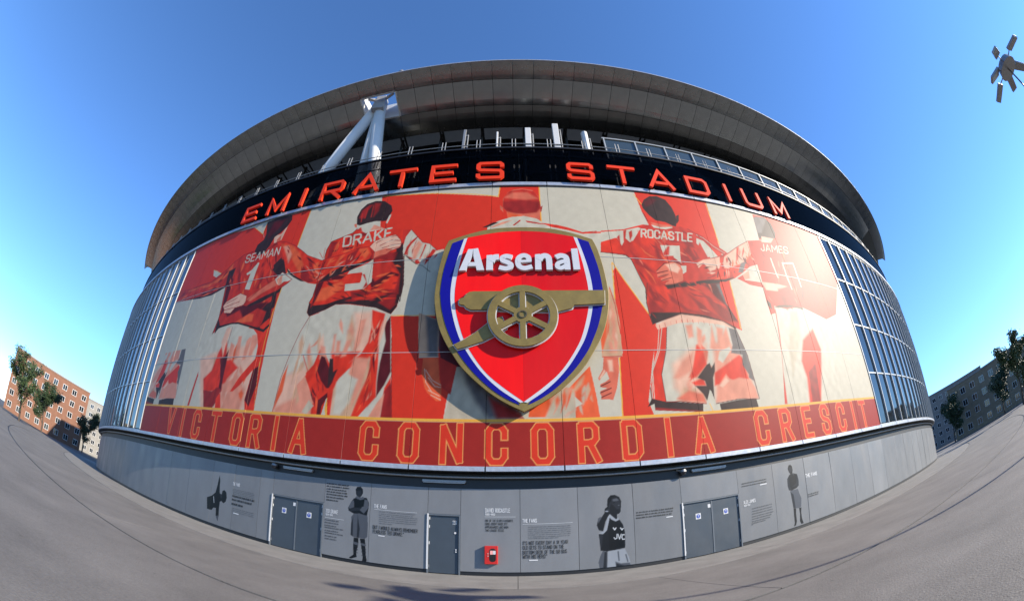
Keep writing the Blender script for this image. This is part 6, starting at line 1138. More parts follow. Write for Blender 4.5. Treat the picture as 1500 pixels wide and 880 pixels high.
WALL_PRINT=[
(0,'b2',0.019,[-7.003,2.085,-6.891,2.235,-6.249,2.31,-6.202,1.867,-6.199,1.284,-6.311,1.179,-6.594,1.186,-6.834,1.198,-6.983,1.268,-6.985,1.769]),
(0,'b3',0.056,[-6.696,2.213,-6.566,1.597,-6.594,1.186,-6.69,1.195,-6.689,1.671]),
(0,'b3',0.056,[-6.985,1.769,-6.906,2.097,-6.883,1.213,-6.983,1.268]),
(0,'b1',0.019,[-6.937,2.91,-6.7,3.003,-6.316,2.997,-6.209,2.806,-6.195,2.584,-6.268,2.218,-6.603,2.269,-6.891,2.235,-7.143,2.341,-7.177,2.473,-7.047,2.739]),
(0,'b2',0.019,[-6.406,2.921,-6.261,2.891,-6.195,2.584,-6.414,2.291,-6.638,2.446,-6.525,2.549]),
(0,'b2',0.019,[-7.049,2.762,-6.907,2.845,-6.886,2.53,-7.1,2.437,-7.152,2.476]),
(0,'b0',0.019,[-6.933,2.865,-6.65,2.986,-6.409,2.966,-6.433,2.604,-6.86,2.511]),
(0,'b3',0.019,[-7.1,2.437,-6.86,2.511,-6.523,2.526,-6.659,2.398,-7.043,2.33]),
(0,'b1',0.019,[-6.87,3.326,-6.806,3.446,-6.638,3.475,-6.523,3.36,-6.51,3.181,-6.581,3.038,-6.698,2.981,-6.827,3.081]),
(0,'b3',0.033,[-6.807,3.264,-6.615,3.306,-6.567,3.175,-6.63,3.042,-6.752,3.057,-6.808,3.151]),
(0,'b2',0.019,[-6.867,2.963,-6.777,3.063,-6.625,2.966,-6.486,3.048,-6.431,2.941,-6.618,2.876,-6.741,2.909]),
(0,'b1',0.019,[-6.833,1.175,-6.618,1.182,-6.594,0.959,-6.686,0.489,-6.656,0.31,-6.94,0.196,-7.037,0.226,-6.826,0.398,-6.842,0.831]),
(0,'b1',0.019,[-6.546,1.169,-6.311,1.179,-6.281,1.002,-6.239,0.465,-6.185,0.2,-6.275,0.117,-6.415,0.119,-6.385,0.352,-6.489,0.928]),
(0.028,'b3',0.017,[-6.826,0.788,-6.625,0.781]),
(0.028,'b3',0.017,[-6.821,0.651,-6.62,0.645]),
(0.028,'b3',0.017,[-6.816,0.515,-6.615,0.509]),
(0.028,'b3',0.017,[-6.45,0.888,-6.253,0.888]),
(0.028,'b3',0.017,[-6.444,0.73,-6.248,0.731]),
(0.028,'b3',0.017,[-6.438,0.572,-6.242,0.573]),
(0.028,'b3',0.017,[-6.433,0.413,-6.237,0.415]),
(0,'b2',0.019,[-6.835,0.992,-6.604,0.957,-6.628,0.84,-6.83,0.879]),
(0,'b2',0.019,[-6.5,0.972,-6.284,0.957,-6.27,0.845,-6.478,0.884]),
(0,'b0',0.019,[-16.43,1.521,-16.016,1.684,-15.698,1.914,-15.597,2.323,-15.551,2.634,-15.501,2.902,-15.403,2.657,-15.371,2.23,-15.319,1.936,-15.14,1.881,-15.109,2.101,-14.954,2.17,-14.772,2.073,-14.693,1.789,-14.757,1.566,-14.937,1.447,-15.119,1.542,-15.244,1.476,-15.26,1.128,-15.249,0.699,-15.299,0.386,-15.42,0.534,-15.509,0.689,-15.528,1.076,-15.77,1.05,-15.89,0.895,-16.325,0.874]),
(0,'b3',0.028,[-15.262,1.882,-15.147,1.923,-15.08,1.721,-15.208,1.676]),
(0,'b2',0.028,[-15.47,0.653,-15.272,0.716,-15.3,0.451,-15.406,0.536]),
(0.033,'b5',0.017,[-15.834,1.672,-15.744,1.339]),
(0,'b1',0.019,[3.603,2.832,3.635,3.078,3.766,3.234,3.952,3.24,4.133,3.141,4.213,2.947,4.194,2.74,4.16,2.493,4.095,2.425,4.011,2.403,4.002,2.217,3.838,2.191,3.705,2.41,3.652,2.58]),
(0,'b3',0.056,[3.798,3.065,4.007,3.11,4.164,2.951,4.173,2.742,4.1,2.541,3.982,2.635,3.867,2.811,3.788,2.859]),
(0,'b0',0.033,[3.824,2.93,3.948,2.937,3.929,2.888,3.846,2.883]),
(0,'b2',0.069,[3.847,3.053,4.026,3.088,4.125,2.996,3.999,2.974,3.876,2.976]),
(0,'b3',0.044,[4.012,2.819,4.149,2.828,4.148,2.661,4.056,2.649]),
(0,'b2',0.028,[4.064,2.802,4.139,2.803,4.129,2.763,4.07,2.76]),
(0,'b0',0.056,[3.658,3.118,3.807,3.222,4.012,3.206,3.843,3.124,3.729,2.905,3.647,2.912]),
(0,'b0',0.022,[3.981,2.614,4.104,2.603,4.081,2.563,3.979,2.585]),
(0,'b1',0.019,[3.487,2.511,3.494,2.676,3.599,2.75,3.731,2.946,3.784,2.942,3.739,2.697,3.707,2.451,3.62,2.335,3.511,2.137,3.395,1.734,3.218,1.791,3.146,2.003,3.193,2.205,3.358,2.336]),
(0,'b3',0.042,[3.532,2.611,3.698,2.701,3.699,2.535,3.548,2.527]),
(0.033,'b4',0.017,[3.53,2.57,3.631,2.561]),
(0.039,'b3',0.017,[3.75,2.924,3.691,2.722]),
(0,'b2',0.042,[3.196,2.287,3.319,2.36,3.358,2.315,3.208,2.08]),
(0,'b4',0.019,[3.213,1.667,3.415,1.732,3.504,1.972,3.62,2.335,3.706,2.431,3.96,2.179,4.045,2.255,4.08,2.126,3.915,2.101,3.718,2.243,3.627,2.003,3.535,1.721,3.371,1.612]),
(0,'b1',0.019,[3.702,2.348,3.957,2.117,4.103,2.166,4.236,1.944,4.305,1.644,4.302,1.057,4.277,0.934,3.909,0.892,3.585,0.842,3.269,0.916,3.254,1.083,3.212,1.626,3.391,1.61,3.557,1.761]),
(0,'b3',0.056,[3.23,1.583,3.39,1.589,3.313,1.078,3.27,0.957]),
(0,'b0',0.083,[3.716,2.202,4.156,1.994,4.223,1.653,4.239,1.022,3.628,0.922,3.618,1.796]),
(0,'b4',0.017,[3.685,2.412,3.801,2.277,3.938,2.161,4.024,2.236,4.062,2.17,3.936,2.107,3.757,2.207,3.673,2.33]),
(0,'b2',0.019,[3.348,0.887,3.545,0.846,3.527,0.134,3.21,0.126,3.169,0.424,3.242,0.668]),
(0,'b3',0.042,[3.426,0.859,3.525,0.828,3.487,0.139,3.348,0.133]),
(0,'b4',0.019,[3.566,0.865,4.275,0.892,4.428,0.535,4.518,0.14,3.886,0.114,3.526,0.113]),
(0,'b2',0.056,[3.853,0.393,4.093,0.28,4.461,0.275,4.518,0.14,3.886,0.114]),
(0,'b3',0.042,[3.891,0.304,4.212,0.18,4.292,0.127,3.886,0.127]),
(0.056,'b2',0.042,[3.987,0.799,4.015,0.416]),
(0.056,'b2',0.042,[4.308,0.634,4.38,0.328]),
(0.031,'b5',0.017,[3.965,1.555,3.959,1.388,3.884,1.354,3.838,1.422]),
(0.031,'b5',0.017,[4.006,1.55,4.067,1.335,4.144,1.536]),
(0.031,'b5',0.017,[4.279,1.5,4.197,1.509,4.164,1.408,4.189,1.313,4.283,1.311]),
(0.039,'b5',0.017,[3.822,1.839,3.88,1.751,3.936,1.828]),
(0.039,'b5',0.017,[4.127,1.809,4.185,1.719,4.237,1.777]),
(0,'b2',0.019,[13.334,2.095,13.949,2.119,14.035,1.829,14.144,1.579,14.061,1.138,13.85,1.09,13.452,1.173,13.414,1.496]),
(0,'b3',0.042,[13.371,2.044,13.572,1.871,13.624,1.138,13.452,1.173]),
(0,'b1',0.019,[13.234,2.74,13.433,2.932,13.707,2.979,14.027,2.883,14.085,2.553,14.048,2.284,13.891,2.175,13.445,2.097,13.26,2.153,13.203,2.387]),
(0,'b3',0.042,[13.234,2.74,13.368,2.763,13.352,2.316,13.488,2.157,13.26,2.153,13.203,2.387]),
(0,'b3',0.042,[14.009,2.794,14.085,2.553,14.026,2.243,13.511,2.288,13.866,2.408]),
(0.028,'b2',0.017,[13.675,2.985,13.768,2.879]),
(0,'b0',0.019,[13.366,3.258,13.466,3.424,13.603,3.449,13.714,3.342,13.73,3.158,13.675,2.985,13.533,2.939,13.427,3.069]),
(0,'b3',0.042,[13.443,3.314,13.673,3.303,13.669,3.122,13.546,3.005,13.455,3.109]),
(0,'b1',0.019,[13.45,1.165,13.655,1.122,13.613,0.823,13.632,0.455,13.542,0.249,13.376,0.219,13.462,0.403,13.442,0.769]),
(0,'b1',0.019,[13.886,1.106,14.068,1.09,14.016,0.826,14.041,0.5,14.143,0.223,13.939,0.225,13.859,0.403,13.905,0.759]),
]
WALL_TEXT=[
('W', 'DAVID ROCASTLE', -1.275, -0.303, 2.691, 0.16),
('W', '1985-1992', -1.274, -0.892, 2.566, 0.074),
('K', "ONE OF THE CLUB'S FAVOURITE", -1.269, -0.178, 2.299, 0.091),
('K', 'SONS, ROCKY MADE 277', -1.268, -0.406, 2.163, 0.092),
('K', 'APPEARANCES AND WON', -1.268, -0.373, 2.028, 0.092),
('K', 'TWO LEAGUE TITLES.', -1.267, -0.53, 1.892, 0.092),
('W', 'THE FANS', 0.191, 0.744, 2.264, 0.143),
('K', "IT'S NOT EVERY DAY A 14 YEAR", 0.199, 1.962, 1.33, 0.143),
('K', 'OLD GETS TO STAND ON THE', 0.198, 1.799, 1.137, 0.144),
('K', 'BOTTOM DECK OF THE 68 BUS', 0.196, 1.91, 0.935, 0.144),
('K', 'WITH HIS HERO."', 0.195, 1.13, 0.756, 0.144),
('W', 'TED DRAKE', -8.285, -7.669, 2.114, 0.156),
('W', '1934-1945', -8.276, -7.911, 1.99, 0.075),
('W', 'THE FANS', -5.946, -5.385, 2.606, 0.15),
('K', 'BUT I WOULD ALWAYS REMEMBER', -5.95, -4.011, 1.685, 0.144),
('K', 'FEARLESS TED DRAKE."', -5.941, -4.592, 1.491, 0.144),
('W', 'ALEX JAMES', 10.206, 10.922, 1.993, 0.149),
('W', '1929-1937', 10.204, 10.586, 1.866, 0.078),
('W', 'THE FANS', -14.3, -13.764, 2.54, 0.165),
('W', 'THE FANS', 14.678, 15.653, 2.581, 0.166),
]
WALL_GREEK=[
('K2',0.419,2.092,2.063,0.026),
('K2',0.419,2.13,1.98,0.026),
('K2',0.418,2.145,1.897,0.026),
('K2',0.417,2.109,1.816,0.026),
('K2',0.416,2.073,1.734,0.026),
('K2',0.415,2.054,1.652,0.026),
('K2',0.414,1.579,1.583,0.026),
('K',-8.332,-7.207,3.418,0.069),
('K',-8.326,-7.176,3.299,0.069),
('K',-8.319,-7.314,3.17,0.069),
('K',-8.313,-7.241,3.053,0.069),
('K',-8.307,-7.252,2.932,0.069),
('K',-8.302,-7.411,2.802,0.069),
('K',-8.296,-7.701,2.671,0.069),
('K2',-8.299,-7.593,1.751,0.063),
('K2',-8.29,-7.594,1.63,0.063),
('K2',-8.282,-7.672,1.503,0.063),
('K2',-8.274,-7.353,1.405,0.063),
('K2',-8.267,-7.586,1.267,0.063),
('K2',-8.26,-7.37,1.161,0.063),
('K2',-8.253,-7.658,1.018,0.063),
('K2',-8.246,-7.673,0.895,0.063),
('K2',-8.239,-8.227,0.726,0.063),
('K2',-5.703,-4.114,2.443,0.027),
('K2',-5.699,-4.22,2.355,0.027),
('K2',-5.694,-4.0,2.28,0.027),
('K2',-5.69,-4.016,2.197,0.027),
('K2',-5.686,-4.031,2.113,0.027),
('K2',-5.682,-4.083,2.027,0.027),
('K2',-5.678,-5.09,1.936,0.027),
('K',10.218,11.76,2.951,0.058),
('K',10.201,11.739,2.825,0.058),
('K2',10.678,11.947,1.661,0.059),
('K2',10.665,11.991,1.53,0.059),
('K2',10.652,11.974,1.405,0.059),
('K2',10.639,12.019,1.274,0.059),
('K2',10.627,11.91,1.158,0.059),
('K2',10.615,11.803,1.043,0.059),
('K2',10.603,11.456,0.952,0.059),
('K2',10.592,10.69,0.906,0.059),
('K',-14.25,-12.562,1.931,0.115),
('K',-14.248,-12.742,1.742,0.115),
('K',-14.248,-13.377,1.51,0.115),
('K2',-14.273,-12.639,2.332,0.025),
('K2',-14.26,-12.628,2.252,0.025),
('K2',-14.247,-12.617,2.172,0.025),
('K2',-14.234,-12.606,2.092,0.025),
('K2',-14.159,-12.541,1.325,0.025),
('K2',-14.147,-12.532,1.236,0.025),
('K2',-14.135,-12.522,1.147,0.025),
('K',4.832,6.526,2.359,0.065),
('K',4.825,6.481,2.243,0.065),
('K',4.819,6.472,2.124,0.065),
('K',14.69,15.621,1.61,0.072),
('K',14.671,15.6,1.501,0.072),
('WB',0.432,0.773,0.654,0.043),
('WB',-5.705,-5.415,1.383,0.045),
('WB',-14.048,-13.642,1.069,0.054),
('WB',11.313,11.768,2.733,0.05),
('WB',6.158,6.464,2.008,0.045),
]
WALL_RULE=[
[-1.297,-0.086,2.498,0.014],
[0.19,2.17,2.19,0.014],
[-8.306,-7.348,1.879,0.016],
[-5.942,-4.045,2.535,0.015],
]


# ------------------------------------------------------------------ printing ink on panels
INK = {k: tuple(.60 * x for x in lin(v)) for k, v in dict(CR='cdc5b1', CR2='c2b49c', RD='e03822', R2='c63224', R3='9a2622', MR='5c1a1e', DK='3a2624', SK='e9b79c', SK2='dd6f55', PK='e3957a', GD='f0b048', OR='ea6238', TN='d0a482', GY='6e6664',
        BD='a42a22', LT='e03a24', LO='f3a45c', b0='08090b', b1='121418', b2='565a62', b3='272a30', b4='a0a5ac', b5='dcdfe2').items()}
def cover(op, s, z):
    w, c, soft, p = op; p = np.asarray(p, float).reshape(-1, 2)
    d2 = np.full(len(s), 1e9); inside = np.zeros(len(s), bool); n = len(p)
    for i in range(n if w == 0 else n - 1):
        a = p[i]; b = p[(i + 1) % n]; e = b - a; L = e @ e + 1e-12
        t = np.clip(((s - a[0]) * e[0] + (z - a[1]) * e[1]) / L, 0, 1)
        d2 = np.minimum(d2, (s - a[0] - t * e[0]) ** 2 + (z - a[1] - t * e[1]) ** 2)
        if w == 0:
            m = (a[1] > z) != (b[1] > z)
            if m.any():
                xs = a[0] + (z - a[1]) * e[0] / (e[1] if abs(e[1]) > 1e-12 else 1e-12); inside ^= m & (s < xs)
    d = np.sqrt(d2); sd = np.where(inside, d, -d) if w == 0 else w / 2 - d
    t = np.clip(sd / max(soft, .02) + .5, 0, 1); return t * t * (3 - 2 * t)
def prep(ops):
    out = []
    for o in ops:
        p = np.asarray(o[3], float).reshape(-1, 2); g = o[0] / 2 + o[2] * 1.5 + .02
        out.append((o, p[:, 0].min() - g, p[:, 0].max() + g, p[:, 1].min() - g, p[:, 1].max() + g))
    return out
def paint(pre, s, z, col, mk=None):
    x0, x1, y0, y1 = s.min(), s.max(), z.min(), z.max()
    for o, a, b, c, d in pre:
        if b < x0 or a > x1 or d < y0 or c > y1: continue
        m = np.nonzero((s >= a) & (s <= b) & (z >= c) & (z <= d))[0]
        if len(m):
            if mk is None: k = cover(o, s[m], z[m])
            elif o[2] > .034: k = cover((o[0], o[1], o[2] * 1.9, o[3]), s[m], z[m]) * mk[m]
            else: k = cover(o, s[m], z[m]); mk[m] = np.maximum(mk[m], k)
            k = k[:, None]; col[m] = col[m] * (1 - k) + np.array(INK[o[1]]) * k
    return col
def print_panel(name, s0, s1, z0, z1, off, thick, step, colour, m, parent, tilt=(0, 0)):
    nx = max(2, int(round((s1 - s0) / step)) + 1); nz = max(2, int(round((z1 - z0) / step)) + 1)
    s, z = np.meshgrid(np.linspace(s0, s1, nx), np.linspace(z0, z1, nz)); s = s.ravel(); z = z.ravel()
    rr = R + off + tilt[0] * (s - (s0 + s1) / 2) + tilt[1] * (z - (z0 + z1) / 2); a = s / R
    V = np.stack([rr * np.sin(a) - BASE.x, R - rr * np.cos(a), z], 1)
    idx = np.arange(nx * nz).reshape(nz, nx)
    F = np.stack([idx[:-1, :-1].ravel(), idx[:-1, 1:].ravel(), idx[1:, 1:].ravel(), idx[1:, :-1].ravel()], 1)
    rim = np.concatenate([idx[0, :], idx[1:, -1], idx[-1, :-1][::-1], idx[1:-1, 0][::-1]]); k = len(V)
    rb = rr[rim] - thick; back = np.stack([rb * np.sin(a[rim]) - BASE.x, R - rb * np.cos(a[rim]), z[rim]], 1)
    j = np.arange(len(rim)); jn = (j + 1) % len(rim)
    F = np.concatenate([F, np.stack([rim[j], k + j, k + jn, rim[jn]], 1)]); V = np.concatenate([V, back])
    col = colour(s, z); col = np.concatenate([col, np.tile([[.30, .29, .27]], (len(rim), 1))])
    me = bpy.data.meshes.new(name); me.vertices.add(len(V)); me.vertices.foreach_set('co', V.ravel())
    me.loops.add(F.size); me.loops.foreach_set('vertex_index', F.ravel().astype(np.int32)); me.polygons.add(len(F))
    me.polygons.foreach_set('loop_start', np.arange(0, F.size, 4, dtype=np.int32)); me.polygons.foreach_set('loop_total', np.full(len(F), 4, np.int32))
    me.polygons.foreach_set('use_smooth', np.zeros(len(F), bool)); me.update(calc_edges=True); at = me.color_attributes.new('ink', 'FLOAT_COLOR', 'POINT')
    at.data.foreach_set('color', np.concatenate([col, np.ones((len(col), 1))], 1).astype(np.float32).ravel()); me.materials.append(m)
    o = bpy.data.objects.new(name, me); link(o, parent, BASE); return o
def text_mesh(mb, text, s0, s1, z, h, off, wgt=None, only=None):
    tw, gl = layout(text, .27); k = (s1 - s0) / tw; q = 0; wgt = wgt or min(.2, .195 * k / h)
    for ci, (ch, x, w, pls) in enumerate(gl):
        if only and not only[0] <= ci < only[1]: continue
        for pl in pls:
            for (ax, ay), (bx, by) in zip(pl[:-1], pl[1:]):
                a = Vector((s0 + ax * k, z + ay * h)); b = Vector((s0 + bx * k, z + by * h)); d = (b - a)
                if d.length < 1e-5: continue
                d.normalize(); t = wgt * h / 2; n_ = Vector((-d.y, d.x)) * t; a = a - d * t * .8; b = b + d * t * .8; q = (q + 1) % 8
                mb.add([P3(c.x, c.y, off + q * .0004) for c in (a - n_, b - n_, b + n_, a + n_)], [(0, 1, 2, 3)])

# ------------------------------------------------------------------ the ground
M_CON = mat('worn_concrete', (.122, .115, .104), .85, var=.24, scale=.42, bump=.5, bscale=30, var2=.22)
M_CON2 = mat('pale_concrete_band', (.165, .157, .142), .82, var=.2, scale=.8, bump=.4, bscale=30, var2=.16)
M_CHANNEL = mat('dark_channel_fill', (.02, .02, .021), .7, var=.3, scale=9)
M_ASPH = mat('tarmac', (.06, .06, .06), .9, var=.12, scale=.3, bump=.2, bscale=20)
ground = MB(); N = 96
ground.add([(0, 0, -.03)] + [(2500 * math.cos(2 * math.pi * i / N), 2500 * math.sin(2 * math.pi * i / N), -.03) for i in range(N)], [(0, i + 1, (i + 1) % N + 1) for i in range(N)])
g = ground.build('ground', M_ASPH); tag(g, kind='structure')
plaza = bpy.data.objects.new('plaza', None); link(plaza, None, BASE); tag(plaza, kind='structure')
def band(o_in, o_out, s0, s1, n, m, name):       # distances in front of the base wall
    mb = MB(); mb.cbox(s0, s1, -.2, 0, -DB + o_in, -DB + o_out, n); return mb.build(name, m, plaza, loc=(0, 0, 0))
joint = .018
for k in range(-8, 8): band(-.3, 4.42, k * 9. + joint / 2, (k + 1) * 9. - joint / 2, 9, M_CON2, 'paving_slab')
for k in range(-6, 6): band(4.50, 10.85, k * 13.5 + 4 + joint / 2, (k + 1) * 13.5 + 4 - joint / 2, 12, M_CON, 'paving_slab')
for k in range(-6, 6): band(10.97, 22., k * 13.5 - 2 + joint / 2, (k + 1) * 13.5 - 2 - joint / 2, 12, M_CON, 'paving_slab')
for k in range(-4, 4): band(22.02, 60., k * 20. + joint / 2, (k + 1) * 20 - joint / 2, 14, M_CON, 'paving_slab')
for a, b in ((4.42, 4.50), (10.85, 10.97)):  # inner one is a drain; outer one a dark strip between slabs
    mb = MB(); mb.cbox(-72, 72, -.2, -.022, -DB + a, -DB + b, 90); mb.build('dark_channel', M_CHANNEL, plaza)

# ------------------------------------------------------------------ the stadium
stadium = thing('stadium', 'huge round stadium with curved steel roof, dark glass band and grey ground floor wall', 'stadium', BASE)
SE = 64.
core = MB().strip([(-DB - .16, -.2), (-DB - .16, 4.5)], -SE, SE, 80).strip([(-.12, 4.33), (-.12, 20.2), (-6.4, 20.2), (-6.4, 33)], -SE, SE, 80).build('inner_wall', M_DARK, stadium, fix=False)
MB().cbox(-SE, SE, 4.30, 4.36, -DB - .2, -.02, 90).build('soffit', M_BLACK, stadium)
for a_, b_ in ((-SE, -11.44), (-8.38, -3.63), (-2.24, 6.91), (9.99, SE)): MB().cbox(a_, b_, 0, .165, -DB - .12, -DB - .035).build('plinth', M_BLACK, stadium)
MB().cbox(-SE, SE, 3.66, 4.29, -DB - .13, -DB - .05, 90).build('dark_beam', M_BLACK, stadium)
pipe = MB()
for i in range(-56, 56): pipe.tube(P3(i * 1.1, 4.12, -DB + .12), P3((i + 1) * 1.1, 4.12, -DB + .12), .05, n=8, caps=False)
pipe.build('conduit_pipe', M_GALV, stadium, smooth=True)
# base wall: backing part, printed panels, doors
wall_part = MB().strip([(-DB - .09, .1), (-DB - .09, 3.7)], -SE, SE, 90).build('base_wall', M_BLACK, stadium, fix=False)
DOORS = [(-11.42, -8.40, 2), (-3.61, -2.26, 1), (6.93, 9.97, 2)]
cuts = sorted([-16.1, -14.2, -12.3, -11.42, -8.40, -6.13, -3.61, -2.26, .1, 2.40, 4.72, 6.93, 9.97, 12.23, 14.65])
lo = [-16.1 - 2.4 * k for k in range(1, 20)][::-1]; hi = [14.65 + 2.4 * k for k in range(1, 20)]
cuts = lo + cuts + hi
pw = prep(WALL_PRINT); WG = np.array((.156, .160, .166))
figs = [(o[3][0], o) for o in WALL_PRINT]
def wall_colour(s, z): return paint(pw, s, z, np.tile(WG * rng.uniform(.90, 1.08), (len(s), 1)))
plain = None
for a, b in zip(cuts[:-1], cuts[1:]):
    z0 = .17
    for d0, d1, nl in DOORS:
        if abs(a - d0) < .01: z0 = 2.56
    has = any(x1 > a and x0 < b for o, x0, x1, _, _ in pw)
    print_panel('wall_panel', a + .008, b - .008, z0, 3.66, -DB, .05, .024 if has and z0 < 1 else .6, wall_colour, M_WPRINT, wall_part, (rng.normal() * .003, rng.normal() * .002))
M_INKW = mat('white_lettering', (.5, .505, .51), .5, var=.03); M_INKK = mat('black_lettering', (.011, .0115, .013), .5, var=.05); M_INKG = mat('grey_small_print', (.05, .053, .06), .5, var=.05)
for c, t, s0, s1, z, h in WALL_TEXT:
    i0 = 0
    for word in t.split(' '):
        mb = MB(); text_mesh(mb, t, s0, s1, z, h, -DB + .012, only=(i0, i0 + len(word))); i0 += len(word) + 1
        mb.build('printed_word', M_INKW if c == 'W' else M_INKK, wall_part, fix=False)
small = {k: MB() for k in ('K', 'K2', 'WB')}
for c, s0, s1, z, h in WALL_GREEK:
    x = s0
    while x < s1 - .02:
        w = min(random.uniform(.04, .2), s1 - x) if c != 'WB' else s1 - s0
        y = x
        while y < x + w - .004:          # unreadably small words: uneven upright strokes
            cw = random.uniform(.012, .028) if c != 'WB' else w
            hh = h * random.uniform(.75, 1.0)
            small[c].add([P3(u, v, -DB + .012) for u, v in ((y, z), (y + cw, z), (y + cw, z + hh), (y, z + hh))], [(0, 1, 2, 3)])
            y += cw + random.choice((.006, .008, .014))
        x += w + .035
for s0, s1, z, h in WALL_RULE: small['WB'].add([P3(u, v, -DB + .012) for u, v in ((s0, z), (s1, z), (s1, z + .012), (s0, z + .012))], [(0, 1, 2, 3)])
for c, mm in (('K', M_INKK), ('K2', M_INKG), ('WB', M_INKW)): o = small[c].build('small_print', mm, wall_part, fix=False); o['kind'] = 'stuff'
M_FRAME = mat('door_frame_paint', (.09, .104, .12), .45, var=.08); M_SIGNB = mat('blue_sign_ink', (.02, .06, .32), .5)
for d0, d1, nl in DOORS:
    zt = 2.56
    dm = MB().cbox(d0, d0 + .06, .0, zt - .01, -DB - .1, -DB + .02, 1).cbox(d1 - .06, d1, .0, zt - .01, -DB - .1, -DB + .02, 1).cbox(d0 + .06, d1 - .06, zt - .07, zt - .01, -DB - .1, -DB + .02, 2)
    door = dm.build('door', M_FRAME, stadium)
    lw = (d1 - d0 - .14) / nl
    for k in range(nl):
        a = d0 + .065 + k * (lw + .01); b = a + lw - .005
        MB().cbox(a, b, .03, zt - .075, -DB - .09, -DB - .035, 1).build('door_leaf', M_DOOR, door, bevel=.004)
        hs = a + .005 if k == 0 else b - .035
        for hz in (.25, 1.25, 1.95, 2.3): MB().cbox(hs, hs + .03, hz, hz + .12, -DB - .034, -DB - .012, 1).build('hinge', M_WHITE if hz != .25 else M_GALV, door)
        c = (a + b) / 2
        if nl == 2:
            MB().cbox(c - .13, c + .13, 1.72, 1.98, -DB - .034, -DB - .030, 1).build('door_sign', M_WHITE, door)
            cc = MB(); cc.add([P3(c + .095 * math.cos(t), 1.85 + .095 * math.sin(t), -DB - .026) for t in [i * math.pi / 12 for i in range(24)]], [tuple(range(24))])
            cc.build('sign_disc', M_SIGNB, door, fix=False)
            tt = MB(); text_mesh(tt, 'T', c - .035, c + .035, 1.815, .075, -DB - .022, .25); tt.build('sign_mark', M_WHITE, door, fix=False)
            if k == 0:
                MB().cbox(b - .2, b - .06, 2.16, 2.32, -DB - .034, -DB - .030, 1).build('door_number', M_WHITE, door)
                MB().cbox(b - .03, b + .03, .05, zt - .1, -DB - .033, -DB - .02, 1).build('meeting_stile', M_FRAME, door)
        else:
            MB().cbox(b - .24, b - .08, 2.14, 2.30, -DB - .034, -DB - .030, 1).build('door_number', M_WHITE, door)
            tt = MB(); text_mesh(tt, '62', b - .215, b - .105, 2.17, .10, -DB - .026, .2); tt.build('number_mark', M_DOOR, door, fix=False)
            MB().tube(P3(b - .13, 1.78, -DB - .034), P3(b - .13, 1.78, -DB - .018), .045, n=14).build('lock', M_WHITE, door)
            for hz in (.98, 1.07): MB().tube(P3(b - .09, hz, -DB - .034), P3(b - .09, hz, -DB - .01), .03, n=12).build('lock', M_WHITE, door)
    MB().cbox(d0 - .01, d0 + .05, .18, zt - .005, -DB + .021, -DB + .04, 1).build('sunlit_edge', M_WHITE, door)  # white strip paints the sunlit left edge of the doorway
# sills under and coping over the mural
k0, k1 = -8, 7
sl0 = MB().cbox(-SE, SE, 4.37, 4.50, -.11, -.03, 90).build('sill', M_BLACK, stadium)
sm_ = MB().cbox(-W / 2 + .03, W / 2 - .03, 4.325, 4.52, -.029, .07, 3, ax=True).mesh('sill_strip', M_ALU)
for k in range(-20, 21): ring('sill_strip', sm_, sl0, S0 + k * W)
cp0 = MB().cbox(-SE, SE, 19.78, 20.06, -.11, -.03, 90).build('coping', M_BLACK, stadium)
cm_ = MB().cbox(-W / 2 + .022, W / 2 - .022, 19.84, 20.09, -.029, .09, 3, ax=True).mesh('coping_strip', M_ALU)
for k in range(-20, 21): ring('coping_strip', cm_, cp0, S0 + k * W)
# smoked glass band above, with rails
MB().cbox(-SE, SE, 20.0, 20.12, -6.3, -.2, 90).build('deck', M_DARK, stadium)
fas = MB().cbox(-SE, SE, 23.9, 24.02, -.48, -.34, 90).build('glass_band', M_BLACK, stadium)
fm_ = MB().cbox(-W / 2 + .008, W / 2 - .008, 20.125, 23.88, -.43, -.41, 3, ax=True).mesh('glass_pane', M_FGLASS)
for k in range(-19, 20): ring('glass_pane', fm_, fas, S0 + (k + .5) * W)
MB().cbox(-SE, SE, 23.0, 23.06, -.50, -.45, 90).build('handrail', M_BLACK, stadium)
rail = MB()
for i in range(-44, 45): rail.tube(P3(i * 1.4, 24.62, -.58), P3((i + 1) * 1.4, 24.62, -.58), .035, n=6, caps=False)
bm_ = rail.build('guard_rail', M_GALV, stadium, smooth=True)
gp = MB().tube((0, -(R - .58), 23.4), (0, -(R - .58), 25.15), .035, n=6).mesh('rail_post', M_GALV)
for i in range(-22, 23):
    for e in (-.11, .11): ring('rail_post', gp, bm_, i * 2.35 + e)
svc = MB().cbox(-SE, SE, 21.2, 21.26, -1.3, -1.24, 90).build('service_rail', M_GALV, stadium)
MB().cbox(-SE, SE, 22.5, 22.56, -1.3, -1.24, 90).build('service_rail', M_GALV, stadium)
svm = MB().cbox(-.05, .05, 20.13, 23.3, -1.36, -1.31, 1, ax=True).mesh('service_post', M_WHITE); svb = MB().cbox(-.55, .55, 21.4, 22.3, -1.42, -1.37, 1, ax=True).mesh('service_box', M_GALV)
for i in range(-24, 26):
    s = i * 2.35 + .2
    for e in (-.18, .18): ring('service_post', svm, svc, s + e)
    if s > 5 and i % 2: ring('service_box', svb, svc, s + .95)
